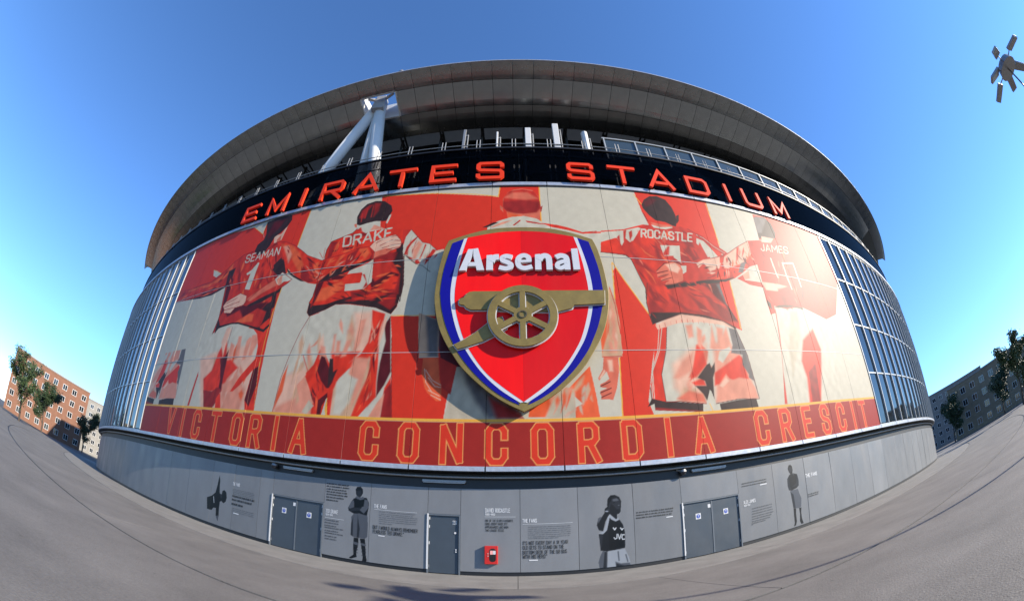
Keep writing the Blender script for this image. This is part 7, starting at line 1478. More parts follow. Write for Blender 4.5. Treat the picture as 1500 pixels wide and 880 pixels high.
# glazed screen behind the right half of the band
scr = MB().cbox(6.2, 60, 26.02, 26.12, -.95, -.78, 40).build('glazed_screen', M_MULL, stadium)
gm = MB().cbox(-1.14, 1.14, 24.1, 26.0, -.88, -.86, 2, ax=True).mesh('screen_pane', mat('screen_glass', (.03, .042, .045), .12, spec=.8))
mm_ = MB().cbox(-.045, .045, 23.6, 26.02, -.85, -.74, 1, ax=True).mesh('screen_mullion', M_MULL)
for k in range(22):
    ring('screen_pane', gm, scr, 7.5 + k * 2.35); ring('screen_mullion', mm_, scr, 6.32 + k * 2.35)
# curtain wall either side of the mural
def curtain(sa, sb, nm):
    n = int(round((sb - sa) / 1.55)); w = (sb - sa) / n
    cw = MB().cbox(sa, sb, 4.53, 4.6, -.1, -.02, 20).build('curtain_wall', M_MULL, stadium); MB().cbox(sa, sb, 19.7, 19.77, -.1, -.02, 20).build('transom', M_MULL, cw)
    zs = [4.62, 8.3, 12.0, 15.8, 19.68]
    for j in range(4):
        pm = MB().cbox(-w / 2 + .05, w / 2 - .05, zs[j] + .05, zs[j + 1] - .05, -.09, -.06, 1, ax=True).mesh('curtain_pane', M_CGLASS)
        for i in range(n): ring('curtain_pane', pm, cw, sa + (i + .5) * w)
        if j: MB().cbox(sa, sb, zs[j] - .05, zs[j] + .05, -.1, .0, 20).build('transom', M_MULL, cw)
    ml = MB().cbox(-.045, .045, 4.62, 19.68, -.1, .06, 1, ax=True).mesh('mullion', M_MULL)
    for i in range(n + 1): ring('mullion', ml, cw, sa + i * w)
SL, SR = S0 + (k0 - .5) * W, S0 + (k1 + .5) * W
curtain(-52.5, SL - .05, 'l'); curtain(SR + .05, 50.5, 'r')
# the roof: steel soffit in panels, rim, top sheet with an opening for the struts
PW = 1.55; H0, H1 = -12.4, -9.3
RIM, R1, R2 = (2.0, 32.2), (.5, 31.85), (-1.5, 31.05)
roof = MB().strip([(2.0, 32.25), (1.7, 32.75), (.5, 33.0)], -SE, SE, 100).strip([(-1.7, 33.3), (-30, 39), (-60, 42)], -SE, SE, 60)
roof.strip([(.5, 33.0), (-1.7, 33.3)], -SE, H0, 40).strip([(.5, 33.0), (-1.7, 33.3)], H1, SE, 60)
roof = roof.build('roof', M_ROOF, stadium, fix=False, smooth=True)
def spanel(p, q, n=3, sag=.0):
    g = .014; mb = MB(); a = Vector(p); b = Vector(q); d = (b - a).normalized(); nrm = Vector((d.y, -d.x)); nrm = nrm if nrm.y < 0 else -nrm
    prof = [tuple(a + d * g - nrm * .05), tuple(a + d * g)] + [tuple(a.lerp(b, t) + nrm * sag * 4 * t * (1 - t)) for t in (.25, .5, .75)] + [tuple(b - d * g), tuple(b - d * g - nrm * .05)]
    mb.strip(prof, -PW / 2 + g, PW / 2 - g, n, ax=True)
    k = len(prof); mb.f += [tuple(range(k)), tuple(n * k + i for i in range(k))]
    return mb.mesh('soffit_panel', M_SOFFIT)
m1 = spanel(RIM, R1, sag=.03); m2 = spanel(R1, R2, sag=.05)
for i in range(-40, 41):
    s = H0 + (i + .5) * PW
    if abs(s) > 62: continue
    ring('soffit_panel', m1, roof, s)
    if not (H0 < s < H1): ring('soffit_panel', m2, roof, s)
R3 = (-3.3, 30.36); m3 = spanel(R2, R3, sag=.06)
M_SOFFIT_SHADED = mat('shaded_steel_soffit', (.13, .132, .13), .3, .9, var=.2, scale=.35, bump=.08, bscale=.8, rvar=.09); m3.materials.clear(); m3.materials.append(M_SOFFIT_SHADED)  # darker copy of the soffit steel; inner shade put into its colour
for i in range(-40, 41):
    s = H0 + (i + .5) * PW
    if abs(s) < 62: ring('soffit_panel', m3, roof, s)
MB().strip([(R3[0], R3[1] + .02), (R3[0] - .1, 33.0)], -SE, SE, 110).strip([(R2[0], R2[1] + .1), (R3[0], R3[1] + .1)], -SE, SE, 110).build('soffit_back_edge', M_BLACK, roof, fix=False)
tr = MB()                                                    # one roof truss, seen dimly in the void; copied round the ring
for z_ in (30.9, 31.9): tr.tube((0, -(R - 3.6), z_), (0, -(R - 6.3), z_ - .5), .09, n=6)
tr.tube((0, -(R - 3.6), 30.9), (0, -(R - 6.3), 31.4), .06, n=6).tube((0, -(R - 4.2), 20.2), (0, -(R - 4.2), 31.2), .11, n=8)
trm = tr.mesh('truss', mat('dark_steel', (.03, .031, .033), .5, .3)); tr0 = MB().cbox(-SE, SE, 27.9, 28.1, -4.5, -4.3, 90).build('catwalk', mat('dark_steel'), stadium)
for i in range(-17, 18): ring('truss', trm, tr0, i * 3.6 + .9)
gpm = MB().cbox(-1.7, 1.7, 20.3, 23.3, -6.3, -6.2, 2, ax=True).mesh('concourse_window', mat('screen_glass')); 
for i in range(-16, 17): ring('concourse_window', gpm, tr0, i * 3.6 + 2.7)
MB().strip([(R1[0], R1[1] + .1), (R2[0], R2[1] + .1)], -SE, H0 - .1, 50).strip([(R1[0], R1[1] + .1), (R2[0], R2[1] + .1)], H1 + .1, SE, 60).build('soffit_backing', M_BLACK, roof, fix=False)
lip = MB().cbox(-SE, SE, 32.2, 32.3, 1.98, 2.07, 110).build('rim_lip', M_ALU, roof)
# frame round the opening
fr_ = MB()
for s in (H0, H1): fr_.add([P3(s + e, z, o) for e in (-.07, .07) for o, z in ((R1[0], R1[1] - .04), (R2[0], R2[1] - .04), (R2[0] - .1, 33.2), (R1[0], 32.95))], [(0, 1, 2, 3), (7, 6, 5, 4), (0, 4, 5, 1), (1, 5, 6, 2), (2, 6, 7, 3), (3, 7, 4, 0)])
for o, z, zt in ((R1[0], R1[1] - .04, 32.95), (R2[0], R2[1] - .04, 33.2)): fr_.cbox(H0 + .07, H1 - .07, z, zt, o - .07, o + .07, 3)
fr_.build('opening_frame', M_WHITE, roof)
# struts up through the opening
top = Vector(P3(-10.95, 32.0, -.5)); feet = [Vector(P3(-19.6, 20.1, -3.3)), Vector(P3(-10.1, 20.1, -3.2)), Vector(P3(-13.6, 20.1, -5.6))]
strut = MB().box(-.42, .42, -.38, .38, -.9, 1.1)
strut.v = [(x * (1 if z > 0 else 1.25) + top.x, y * (1 if z > 0 else 1.25) + top.y, z + top.z - .3) for x, y, z in strut.v]
strut = strut.build('roof_strut', mat('grey_steel_node', (.33, .34, .35), .45, .3, var=.1), stadium, bevel=.05)
for f_, r_ in zip(feet, (.50, .52, .40)):
    d = (f_ - top).normalized(); MB().tube(top + d * .3, f_, r_ * .92, r_, n=28).build('strut_tube', M_TUBE, strut, smooth=True)
for s_ in (H0 + .4, H1 - .4):
    a = Vector(P3(s_, 32.3, .1)); MB().tube(a, top + Vector((0, 0, .5)), .12, .16, n=10).build('tie_rod', M_WHITE, strut, smooth=True)
MB().tube(P3(-8.6, 32.35, 1.8), P3(-8.6, 32.75, 1.8), .3, .18, n=14).build('roof_light', M_GALV, roof, smooth=True)

# ------------------------------------------------------------------ the printed mural
mural = thing('mural', 'giant red and cream printed mural of footballers seen from behind with motto band', 'mural', BASE)
pre = prep(MURAL_ART); NBG = 23
MOTTO = [('V', -22.9), ('I', -21.4), ('C', -19.8), ('T', -16.1), ('O', -14.2), ('R', -12.8), ('I', -11.38), ('A', -9.9), ('C', -6.24), ('O', -4.45), ('N', -2.64), ('C', -.82), ('O', 1.02), ('R', 2.9), ('D', 4.74), ('I', 6.43), ('A', 8.14), ('C', 11.64), ('R', 13.36), ('E', 15.1), ('S', 16.8), ('C', 18.5), ('I', 20.0), ('T', 21.4)]
MOTTO[2] = ('C', -18.0)
MOTTO[0] = ('V', -21.2); MOTTO[1] = ('I', -19.6)
mops = []
for ch, sc in MOTTO:
    w_, pls = FONT[ch]; zt, zb, hw, sw = 6.33, 4.60, .62, .235
    kx = .66 / .55 if ch != 'I' else 1
    for pl in pls:
        p = [];
        for i in range(0, len(pl), 2): p += [sc + (pl[i] - w_ / 2) * kx * .99, zb + sw / 2 + pl[i + 1] * (zt - zb - sw)]
        mops.append(p)
def quads(ink, grow):
    out = []
    for p in mops:
        pts = [Vector(p[i:i + 2]) for i in range(0, len(p), 2)]
        for i, (a, b) in enumerate(zip(pts[:-1], pts[1:])):
            d = (b - a).normalized(); n_ = Vector((-d.y, d.x)) * (.1175 + grow); closed = (pts[0] - pts[-1]).length < .01
            e0 = .1175 if i == 0 and not closed else .045; e1 = .1175 if i == len(pts) - 2 and not closed else .045
            a2 = a - d * (e0 + grow); b2 = b + d * (e1 + grow); out.append((0, ink, .025, [c for q in (a2 - n_, b2 - n_, b2 + n_, a2 + n_) for c in q]))
    return out
po = prep(quads('LO', .038)); pi_ = prep(quads('LT', 0))
pg = prep([(0, 'BD', .03, [-30, 4.3, 30, 4.3, 30, Z2 - .05, -30, Z2 - .05]), (.13, 'GD', .03, [-30, Z2 + .02, 30, Z2 + .02])])
# beyond the left edge another shirt continues the row, drawn from the same shapes
far = []
for o in MURAL_ART:
    p = np.asarray(o[3]).reshape(-1, 2)
    if p[:, 0].min() > 4.2 and p[:, 0].max() < 15.5 and o[1] != 'GD' and p[:, 1].max() < 19.3 and o[0] == 0:
        q = p.copy(); q[:, 0] -= 33.0; far.append((o[0], o[1], o[2], q.ravel().tolist()))
pf = prep(far)
def mural_colour(s, z):
    col = np.tile(np.array(INK['CR']), (len(s), 1))
    if s.min() < -19: paint(pf, s, z, col)
    paint(pre[:NBG], s, z, col); fig = np.zeros(len(s)); paint(pre[NBG:], s, z, col, fig)
    lum = col @ np.array((.3, .6, .1)); fig *= np.clip(1.15 - lum * 2.2, .25, 1)          # brushwork inside the figures: folds that run down the cloth
    w1 = s * 2.6 + z * .9 + 1.1 * np.sin(z * 1.1 + s * .6) + .5 * np.sin(z * 3.1 - s * 2.2); f1 = np.sin(w1 * 2.1) * np.sin(z * 1.7 + 2.2 * np.sin(s * 1.3))
    w2 = s * 6.5 - z * 2.0 + .9 * np.sin(z * 2.3 + s); f2 = np.sin(w2 * 1.7) * np.sin(z * 2.9 + s * 1.9)
    f = np.clip(f1 * 1.5, -1, 1) * .12 + np.clip(f2 * 1.8, -1, 1) * .08
    col *= (1 + fig * f)[:, None]
    paint(pg, s, z, col); paint(po, s, z, col); paint(pi_, s, z, col)
    n1 = np.sin(s * 7.1 + 3 * np.sin(z * 1.3)) * np.sin(z * 5.3 + 2 * np.sin(s * .9)); n2 = rng.normal(size=len(s))
    return col * (1 + .02 * n1 + .012 * n2)[:, None]
ROWS = [(4.53, 9.57), (9.60, 14.76), (14.79, 19.77)]
for k in range(k0, k1 + 1):
    a, b = S0 + (k - .5) * W + .010, S0 + (k + .5) * W - .010
    for z0, z1 in ROWS:
        step = .031 if -25 < a < 22 else .05
        print_panel('mural_panel', a, b, z0, z1, 0., .06, step, mural_colour, M_PRINT, mural, (rng.normal() * .0022, rng.normal() * .0012))

M_LIT_EDGE = mat('lit_joint_edge', (.33, .33, .32), .5, var=.1)
for z_ in (9.585, 14.775): MB().cbox(SL, SR, z_ - .012, z_ + .012, -.04, .012, 60).build('lit_edge_strip', M_LIT_EDGE, mural)  # pale strips paint the lit top edges of the panels below
# ------------------------------------------------------------------ the crest
CR_U = .29; CREST_LOC = Vector(P3(CR_U, 0, 0)); YF = -.44       # front plane of the plate, in front of the wall
crest = thing('crest_sign', 'giant red shield crest with gold cannon, blue side stripes and white Arsenal lettering', 'sign', (CR_U, D, 6.7))
M_GOLD = mat('gold_paint', (.185, .130, .031), .5, .25, var=.18, scale=1.9, bump=.02, bscale=8, rvar=.06)
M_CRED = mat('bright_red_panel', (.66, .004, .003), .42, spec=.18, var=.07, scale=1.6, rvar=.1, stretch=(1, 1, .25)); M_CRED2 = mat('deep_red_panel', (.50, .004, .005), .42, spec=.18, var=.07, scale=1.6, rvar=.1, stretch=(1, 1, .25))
M_BLUE = mat('royal_blue_panel', (.005, .004, .19), .42, spec=.15, var=.04, scale=1.2); M_CWHITE = mat('white_acrylic', (.46, .465, .49), .35, var=.03)
def half(pts): return [(x - CR_U, z) for x, z in pts]
def sym(h, n=6): h = catmull(h, n); return h + [(-x, z) for x, z in h[::-1][1:]]
def crest_part(name, pts, y0, y1, m, bevel=.0):
    mb = MB().prism(pts, y0, y1); mb.v = [(x + CR_U, D + y, z) for x, y, z in mb.v]
    return mb.build(name, m, crest, loc=(CR_U, D, 6.7), bevel=bevel)
topc = [(0, 16.27), (-.95, 16.24), (-1.75, 16.12), (-2.66, 15.85), (-3.60, 15.47)]
sidec = [(-3.60, 15.47), (-3.80, 14.8), (-3.95, 13.69), (-4.02, 12.52), (-3.98, 11.81), (-3.77, 10.83), (-3.46, 10.04), (-3.03, 9.31), (-2.50, 8.56), (-1.54, 7.64), (-.74, 7.08), (0, 6.70)]
hl = catmull(topc, 5) + catmull(sidec, 5)[1:]
crest_part('back_plate', hl + [(-x, z) for x, z in hl[::-1][1:-1]], YF, YF + .14, M_GOLD, .012)
# red field (left and right halves), white edge, blue stripes: shallow steps in front of the plate
wi_s = half([(-2.36, 15.60), (-2.59, 14.45), (-2.75, 13.1), (-2.78, 12.19), (-2.68, 11.38), (-2.35, 10.23), (-2.0, 9.47), (-1.33, 8.48), (-.61, 7.8), (.29, 7.11)])
wo_s = half([(-2.54, 15.53), (-2.79, 14.32), (-2.95, 13.23), (-2.98, 12.2), (-2.84, 11.27), (-2.53, 10.23), (-2.18, 9.5), (-1.51, 8.50), (-.71, 7.68), (.29, 6.98)])
bo_s = half([(-3.10, 15.28), (-3.28, 14.4), (-3.42, 13.49), (-3.47, 12.51), (-3.44, 12.14), (-3.32, 11.44), (-3.06, 10.57), (-2.72, 9.80), (-2.44, 9.28), (-1.82, 8.46), (-1.0, 7.66), (-.25, 7.16), (.29, 6.93)])
tw = [(0, 15.98), (-.95, 15.93), (-1.75, 15.80), (-2.65, 15.60)]
wi_c = catmull(wi_s, 5); wo_c = catmull(wo_s, 5); bo_c = catmull(bo_s, 5)
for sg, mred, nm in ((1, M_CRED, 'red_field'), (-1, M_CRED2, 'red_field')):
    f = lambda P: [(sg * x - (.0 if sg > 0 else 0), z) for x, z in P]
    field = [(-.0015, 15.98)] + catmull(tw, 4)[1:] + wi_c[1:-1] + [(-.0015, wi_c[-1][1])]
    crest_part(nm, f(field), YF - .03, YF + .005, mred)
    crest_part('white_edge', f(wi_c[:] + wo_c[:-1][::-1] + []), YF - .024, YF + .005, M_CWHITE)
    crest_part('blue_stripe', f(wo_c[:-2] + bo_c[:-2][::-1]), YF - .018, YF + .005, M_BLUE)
# the cannon: white under-layer, gold upper layers
bar = half([(-2.55, 11.766), (-2.523, 11.904), (-2.442, 11.96), (-2.345, 11.982), (-2.285, 12.074), (-2.207, 12.201), (-2.088, 12.29), (-1.89, 12.315), (-.607, 12.312), (1.259, 12.315), (2.625, 12.312), (4.10, 12.31), (4.03, 11.60), (2.612, 11.535), (2.512, 11.373), (1.859, 11.20), (.3, 11.25), (-1.224, 11.345), (-1.995, 11.345), (-2.204, 11.456), (-2.299, 11.592), (-2.472, 11.617), (-2.534, 11.663)])
trail = half([(-.6, 11.0), (-1.07, 10.843), (-1.278, 10.629), (-1.759, 10.208), (-2.259, 9.86), (-2.669, 9.638), (-2.489, 9.423), (-2.014, 9.571), (-1.42, 9.789), (-.962, 10.045), (-.4, 10.4)])
def grow(P, d):
    P = [Vector(p) for p in P]; n = len(P); ar = sum(P[i].x * P[(i + 1) % n].y - P[(i + 1) % n].x * P[i].y for i in range(n)); sg = 1 if ar > 0 else -1; out = []
    for i in range(n):
        d0 = (P[i] - P[i - 1]).normalized(); d1 = (P[(i + 1) % n] - P[i]).normalized(); m = Vector((d0.y + d1.y, -d0.x - d1.x)) * sg
        m = m.normalized() if m.length > 1e-6 else m; out.append(tuple(P[i] + m * d))
    return out
crest_part('barrel_edge', grow(bar, .045), YF - .075, YF - .0305, M_CWHITE); crest_part('cannon_barrel', bar, YF - .16, YF - .0755, M_GOLD, .008)
crest_part('trail_edge', grow(trail, .045), YF - .071, YF - .0305, M_CWHITE); crest_part('cannon_trail', trail, YF - .15, YF - .0715, M_GOLD, .008)
WC = (.30 - CR_U, 10.98)
def wheel(name, grow_, y0, y1, m, bevel=.0):
    mb = MB(); circ = lambda r: [(WC[0] + r * math.cos(t), WC[1] + r * math.sin(t)) for t in [2 * math.pi * i / 64 for i in range(64)]]
    mb.ribbon(circ(1.355), .34 + 2 * grow_, y0, y1, True)
    for k in range(6):
        t = math.pi / 2 + k * math.pi / 3
        mb.ribbon([(WC[0] + .30 * math.cos(t), WC[1] + .30 * math.sin(t)), (WC[0] + 1.25 * math.cos(t), WC[1] + 1.25 * math.sin(t))], .25 + 2 * grow_, y0 + .004, y1 - .001)
    mb.prism([(WC[0] + (.40 + grow_) * math.cos(t), WC[1] + (.40 + grow_) * math.sin(t)) for t in [math.pi / 6 * (i + .0) for i in range(12)]], y0 + .002, y1 - .002)
    mb.v = [(x + CR_U, D + y, z) for x, y, z in mb.v]; return mb.build(name, m, crest, loc=(CR_U, D, 6.7), bevel=bevel)
wheel('wheel_edge', .04, YF - .245, YF - .165, M_CWHITE); wh = wheel('cannon_wheel', 0, YF - .335, YF - .2455, M_GOLD, .006)
hub = MB().ribbon([(WC[0] + .165 * math.cos(t), WC[1] + .165 * math.sin(t)) for t in [2 * math.pi * i / 24 for i in range(24)]], .05, YF - .365, YF - .33, True)
hub.v = [(x + CR_U, D + y, z) for x, y, z in hub.v]; hub.build('hub_ring', mat('dark_groove', (.05, .04, .02), .6), crest, loc=(CR_U, D, 6.7))
# lettering
def letter(name, parts):
    mb = MB(); e = 0
    for kind, pts, w in parts:
        pts = [(x - CR_U, z) for x, z in pts]
        if kind == 'p': mb.prism(pts, YF - .20 - e, YF - .06 + e)
        elif kind == 'c': mb.ribbon(catmull(pts, 6), w if not isinstance(w, (list, tuple)) else w[0], YF - .20 - e, YF - .06 + e)
        else: mb.ribbon(pts, w, YF - .20 - e, YF - .06 + e)
        e += .004
    mb.v = [(x + CR_U, D + y, z) for x, y, z in mb.v]; o = mb.build(name, M_CWHITE, crest, loc=(CR_U, D, 6.7)); return o
M_SHADE = M_BLACK
letter('letter', [('p', [(-2.64, 13.46), (-2.27, 14.72), (-2.02, 14.74), (-2.06, 14.30), (-2.17, 13.92), (-2.25, 13.70), (-2.32, 13.46)], 0), ('p', [(-2.02, 14.74), (-1.79, 14.775), (-1.45, 13.46), (-1.80, 13.455), (-2.00, 14.30)], 0), ('p', [(-2.24, 13.70), (-2.15, 13.93), (-1.85, 13.93), (-1.80, 13.70)], 0)])
letter('letter', [('p', [(-1.36, 14.33), (-1.10, 14.36), (-1.05, 14.2), (-1.05, 13.46), (-1.36, 13.46)], 0), ('c', [(-1.14, 13.98), (-1.05, 14.14), (-.94, 14.21), (-.77, 14.22)], .33)])
letter('letter', [('c', [(-.15, 14.20), (-.40, 14.27), (-.60, 14.19), (-.58, 14.02), (-.36, 13.90), (-.20, 13.76), (-.24, 13.61), (-.45, 13.54), (-.76, 13.62)], .25)])
letter('letter', [('c', [(.66, 13.96), (.62, 14.20), (.41, 14.30), (.19, 14.18), (.12, 13.92), (.20, 13.66), (.44, 13.55), (.80, 13.64)], .25), ('l', [(.10, 13.95), (.77, 13.97)], .14)])
letter('letter', [('p', [(.95, 14.35), (1.18, 14.38), (1.23, 14.2), (1.23, 13.45), (.93, 13.45)], 0), ('c', [(1.14, 14.02), (1.25, 14.20), (1.42, 14.27), (1.57, 14.19), (1.61, 13.97), (1.61, 13.44)], .29)])
letter('letter', [('c', [(1.95, 14.17), (2.16, 14.27), (2.38, 14.22), (2.46, 14.02), (2.46, 13.44)], .28), ('c', [(2.47, 13.93), (2.24, 13.91), (2.02, 13.80), (1.99, 13.62), (2.16, 13.54), (2.44, 13.70)], .22)])
letter('letter', [('p', [(2.72, 14.69), (3.04, 14.72), (3.06, 13.45), (2.74, 13.44)], 0)])
for u_, z_ in ((-2.4, 14.2), (2.4, 14.2), (-2.4, 11.0), (2.4, 11.0), (0, 8.6)):
    MB().tube((CR_U + u_, D + YF + .14, z_), (CR_U + u_, D + .02 + u_ * u_ / 170, z_), .09, n=10).build('stand_off', M_GALV, crest, loc=(CR_U, D, 6.7))

# ------------------------------------------------------------------ the name over the mural
name_sign = thing('name_sign', 'row of raised red letters spelling EMIRATES STADIUM along the dark glass band', 'sign', P3(0, 20.1, .2))
GL = {'E': [([(1.06, .9), (.1, .9), (.1, .1), (1.06, .1)], 0), ([(.2, .5), (.92, .5)], 0)], 'M': [([(.1, 0), (.1, .9), (.58, .22), (1.06, .9), (1.06, 0)], 0)], 'I': [([(.58, 0), (.58, 1)], 0)],
      'R': [([(.1, 0), (.1, .9), (.95, .9), (1.04, .8), (1.04, .52), (.95, .42), (.2, .42)], 0), ([(.56, .42), (1.02, .0)], 0)], 'A': [([(.06, 0), (.58, .96), (1.10, 0)], 0), ([(.3, .27), (.86, .27)], 0)],
      'T': [([(.0, .9), (1.16, .9)], 0), ([(.58, .8), (.58, 0)], 0)], 'S': [([(1.02, .66), (1.02, .82), (.94, .9), (.2, .9), (.12, .82), (.12, .62), (.2, .53), (.94, .47), (1.02, .38), (1.02, .18), (.94, .1), (.2, .1), (.12, .18), (.12, .32)], 0)],
      'D': [([(.1, .1), (.1, .9), (.9, .9), (1.04, .78), (1.04, .22), (.9, .1)], 1)], 'U': [([(.1, 1), (.1, .2), (.2, .1), (.96, .1), (1.06, .2), (1.06, 1)], 0)]}
LM = {}
for ch, parts in GL.items():
    mb = MB(); e = 0
    for pts, cl in parts:
        mb.ribbon([((x - .58) * 1.55, z * 1.62) for x, z in pts], .24, -.075 - e, .09 + e, bool(cl)); e += .004
    LM[ch] = mb.mesh('letter', M_RED3D)
pm = MB().tube((-.0, 0, -.12), (-.0, 0, .02), .03, n=6).mesh('letter_post', M_GALV)
for ch, s in zip('EMIRATESSTADIUM', (-19.05, -16.35, -14.0, -11.6, -9.05, -6.75, -4.1, -1.38, 3.92, 6.5, 9.0, 11.75, 14.15, 16.45, 19.25)):
    o = bpy.data.objects.new('letter', LM[ch]); link(o, name_sign, P3(s, 20.02 + .13, .22), s / R)
    for dx in ((-.55, .55) if ch not in 'ITS' else (0,)):
        q = bpy.data.objects.new('letter_post', pm); link(q, name_sign, P3(s + dx, 20.2, .03), s / R)

# ------------------------------------------------------------------ fittings
for i, (a, b, lab) in enumerate(((-10.9, -9.15, 'slim strip light under the soffit above the left double doors'), (-3.88, -2.07, 'slim strip light under the soffit above the single door'), (7.55, 9.4, 'slim strip light under the soffit above the right double doors'))):
    t = thing('strip_light', lab, 'light', P3((a + b) / 2, 3.93, -DB), group='strip lights under the soffit')
    MB().cbox(a, b, 3.90, 4.0, -DB - .049, -DB + .06, 2).build('housing', M_GALV, t, loc=P3((a + b) / 2, 3.93, -DB), bevel=.01)
    MB().cbox(a + .04, b - .04, 3.87, 3.899, -DB - .03, -DB + .05, 2).build('diffuser', mat('opal_diffuser', (.36, .365, .365), .4), t, loc=P3((a + b) / 2, 3.93, -DB))
for s, lab in ((-11.4, 'small dome security camera beside the strip light over the left double doors'), (7.08, 'small dome security camera beside the strip light over the right double doors')):
    p = Vector(P3(s, 3.92, -DB + .12)); t = thing('security_camera', lab, 'camera', p, group='security cameras')
    b_ = MB()
    for i in range(6):
        a0, a1 = math.pi / 2 * i / 6, math.pi / 2 * (i + 1) / 6
        b_.tube(p + Vector((0, 0, -.15 * math.sin(a0))), p + Vector((0, 0, -.15 * math.sin(a1))), .15 * math.cos(a0), max(.002, .15 * math.cos(a1)), n=16, caps=False)
    b_.build('dome', mat('smoked_dome', (.03, .03, .035), .1), t, loc=p, smooth=True)
    MB().tube(p, p + Vector((0, 0, .1)), .16, .13, n=16).build('collar', M_GALV, t, loc=p, smooth=False)
    MB().tube(p + Vector((0, 0, .05)), Vector(P3(s - .25, 4.05, -DB - .05)), .035, n=8).build('bracket', M_GALV, t, loc=p)
p = P3(-1.03, .51, -DB + .004); cab = thing('extinguisher_cabinet', 'red wall box with rounded black window between the door and the quote', 'cabinet', p)
MB().cbox(-1.29, -.77, .52, 1.29, -DB + .004, -DB + .15, 1).build('case', mat('cabinet_red', (.42, .012, .007), .35, var=.05), cab, loc=p, bevel=.015)
def rrect(c, z, w, h, r): return [(c + sx * (w / 2 - r) + r * math.cos(t), z + sz * (h / 2 - r) + r * math.sin(t)) for sx, sz, t0 in ((1, 1, 0), (-1, 1, 90), (-1, -1, 180), (1, -1, 270)) for t in [math.radians(t0 + 15 * j) for j in range(7)]]
mb = MB(); q = rrect(-.97, .90, .25, .56, .11); mb.add([P3(x, z, -DB + .156) for x, z in q], [tuple(range(len(q)))]); mb.build('window', mat('cabinet_window', (.012, .012, .013), .15), cab, loc=p, fix=False)
mb = MB(); q = [(-1.07, .93), (-.93, .93), (-.86, .99), (-.86, 1.09), (-1.07, 1.09)]; mb.add([P3(x, z, -DB + .162) for x, z in q], [tuple(range(len(q)))]); mb.build('instruction_label', mat('faded_label', (.7, .3, .27), .5), cab, loc=p, fix=False)
mb = MB(); q = rrect(-.905, 1.01, .10, .15, .03); mb.add([P3(x, z, -DB + .166) for x, z in q], [tuple(range(len(q)))]); mb.build('pictogram', M_WHITE, cab, loc=p, fix=False)
for z in (.86, .96): MB().tube(P3(-1.15, z, -DB + .15), P3(-1.15, z, -DB + .17), .018, n=8).build('latch', M_WHITE, cab, loc=p)
ANT = [(-3.4, 24.4, 26.7, .20, .14, 'slim grey antenna panel standing over the letter E', 0), (-1.12, 24.2, 26.25, .13, .12, 'thin white antenna panel standing over the last S of the first word', 0), (.98, 24.2, 26.6, .40, .25, 'wide white antenna panel above the head in the mural centre', 0), (2.92, 24.2, 27.2, .42, .25, 'tallest white antenna panel, above the S of the second word', 0), (4.95, 24.2, 26.35, .44, .4, 'short eight-sided white antenna drum right of the tallest panel', 1)]
for s, z0, z1, w, d_, lab, hexa in ANT:
    p = P3(s, 24.03, -.75); t = thing('antenna_panel', lab, 'antenna', p, group='antenna panels on the parapet'); y = p[1]
    mb = MB()
    if hexa: mb.tube((p[0], y, z0), (p[0], y, z1), w / 2 * 1.1, n=8)
    else: mb.box(p[0] - w / 2, p[0] + w / 2, y - d_ / 2, y + d_ / 2, z0, z1)
    mb.build('radome', M_WHITE if s > -3 else M_GALV, t, loc=p, bevel=.03)
    MB().tube((p[0] + w / 2 + .14, y + .1, 24.03), (p[0] + w / 2 + .14, y + .1, z1 - .5), .045, n=8).build('mast', M_GALV, t, loc=p)
    for zz in (z1 - .7, z0 + .3): MB().box(p[0] + w / 2 - .02, p[0] + w / 2 + .12, y, y + .06, zz, zz + .08).build('clamp', M_GALV, t, loc=p)

# ------------------------------------------------------------------ round about: trees and flats
M_BARK = mat('bark', (.055, .043, .033), .9, var=.3, scale=8, bump=.5, bscale=20)
M_LEAF = [mat('leaf_green', (.034, .060, .018), .6, var=.35, scale=.9), mat('leaf_dark_green', (.024, .044, .016), .6, var=.35, scale=.9)]
def tree_meshes(h, spread, seed, n_leaf):
    r = random.Random(seed); tk = MB(); tips = []
    def limb(p, d, L, rad, depth):
        q = p
        for i in range(3):
            nd = (d + Vector((r.uniform(-.22, .22), r.uniform(-.22, .22), r.uniform(-.05, .15)))).normalized(); e = q + nd * L / 3
            tk.tube(q, e, rad * (1 - .22 * i), rad * (1 - .22 * (i + 1)), n=7, caps=False); q = e; d = nd
            if depth < 3:
                for _ in range(1 if i < 2 else 2):
                    a = r.uniform(0, 6.28); sd = (d * .75 + Vector((math.cos(a), math.sin(a), .25)) * spread).normalized(); limb(q, sd, L * r.uniform(.5, .68), rad * .5, depth + 1)
            if depth >= 1: tips.append(q)
    limb(Vector((0, 0, 0)), Vector((0, 0, 1)), h * .55, h * .022, 0)
    top_ = max(p.z for p in tips); k = h / (top_ + .5); tk.v = [(x * k, y * k, z * k) for x, y, z in tk.v]; tips = [p * k for p in tips if p.z * k > h * .24]
    V = []; F_ = []
    for i in range(n_leaf):
        c = r.choice(tips) + Vector((r.gauss(0, .36), r.gauss(0, .36), r.gauss(0, .28))) * h / 11
        a = Vector((r.gauss(0, 1), r.gauss(0, 1), r.gauss(0, 1))).normalized(); b = a.orthogonal().normalized(); s = r.uniform(.12, .25) * h / 11
        n0 = len(V); V += [tuple(c - a * s), tuple(c + b * s * .55), tuple(c + a * s), tuple(c - b * s * .55)]; F_.append((n0, n0 + 1, n0 + 2, n0 + 3))
    lf = MB(); lf.v = V; lf.f = F_
    return tk, lf
KINDS = [tree_meshes(11.4, .55, 3, 6500), tree_meshes(9.5, .8, 11, 6500)]
KM = [(a.mesh('trunk', M_BARK, True), b.mesh('crown', M_LEAF[i % 2], False, False)) for i, (a, b) in enumerate(KINDS)]
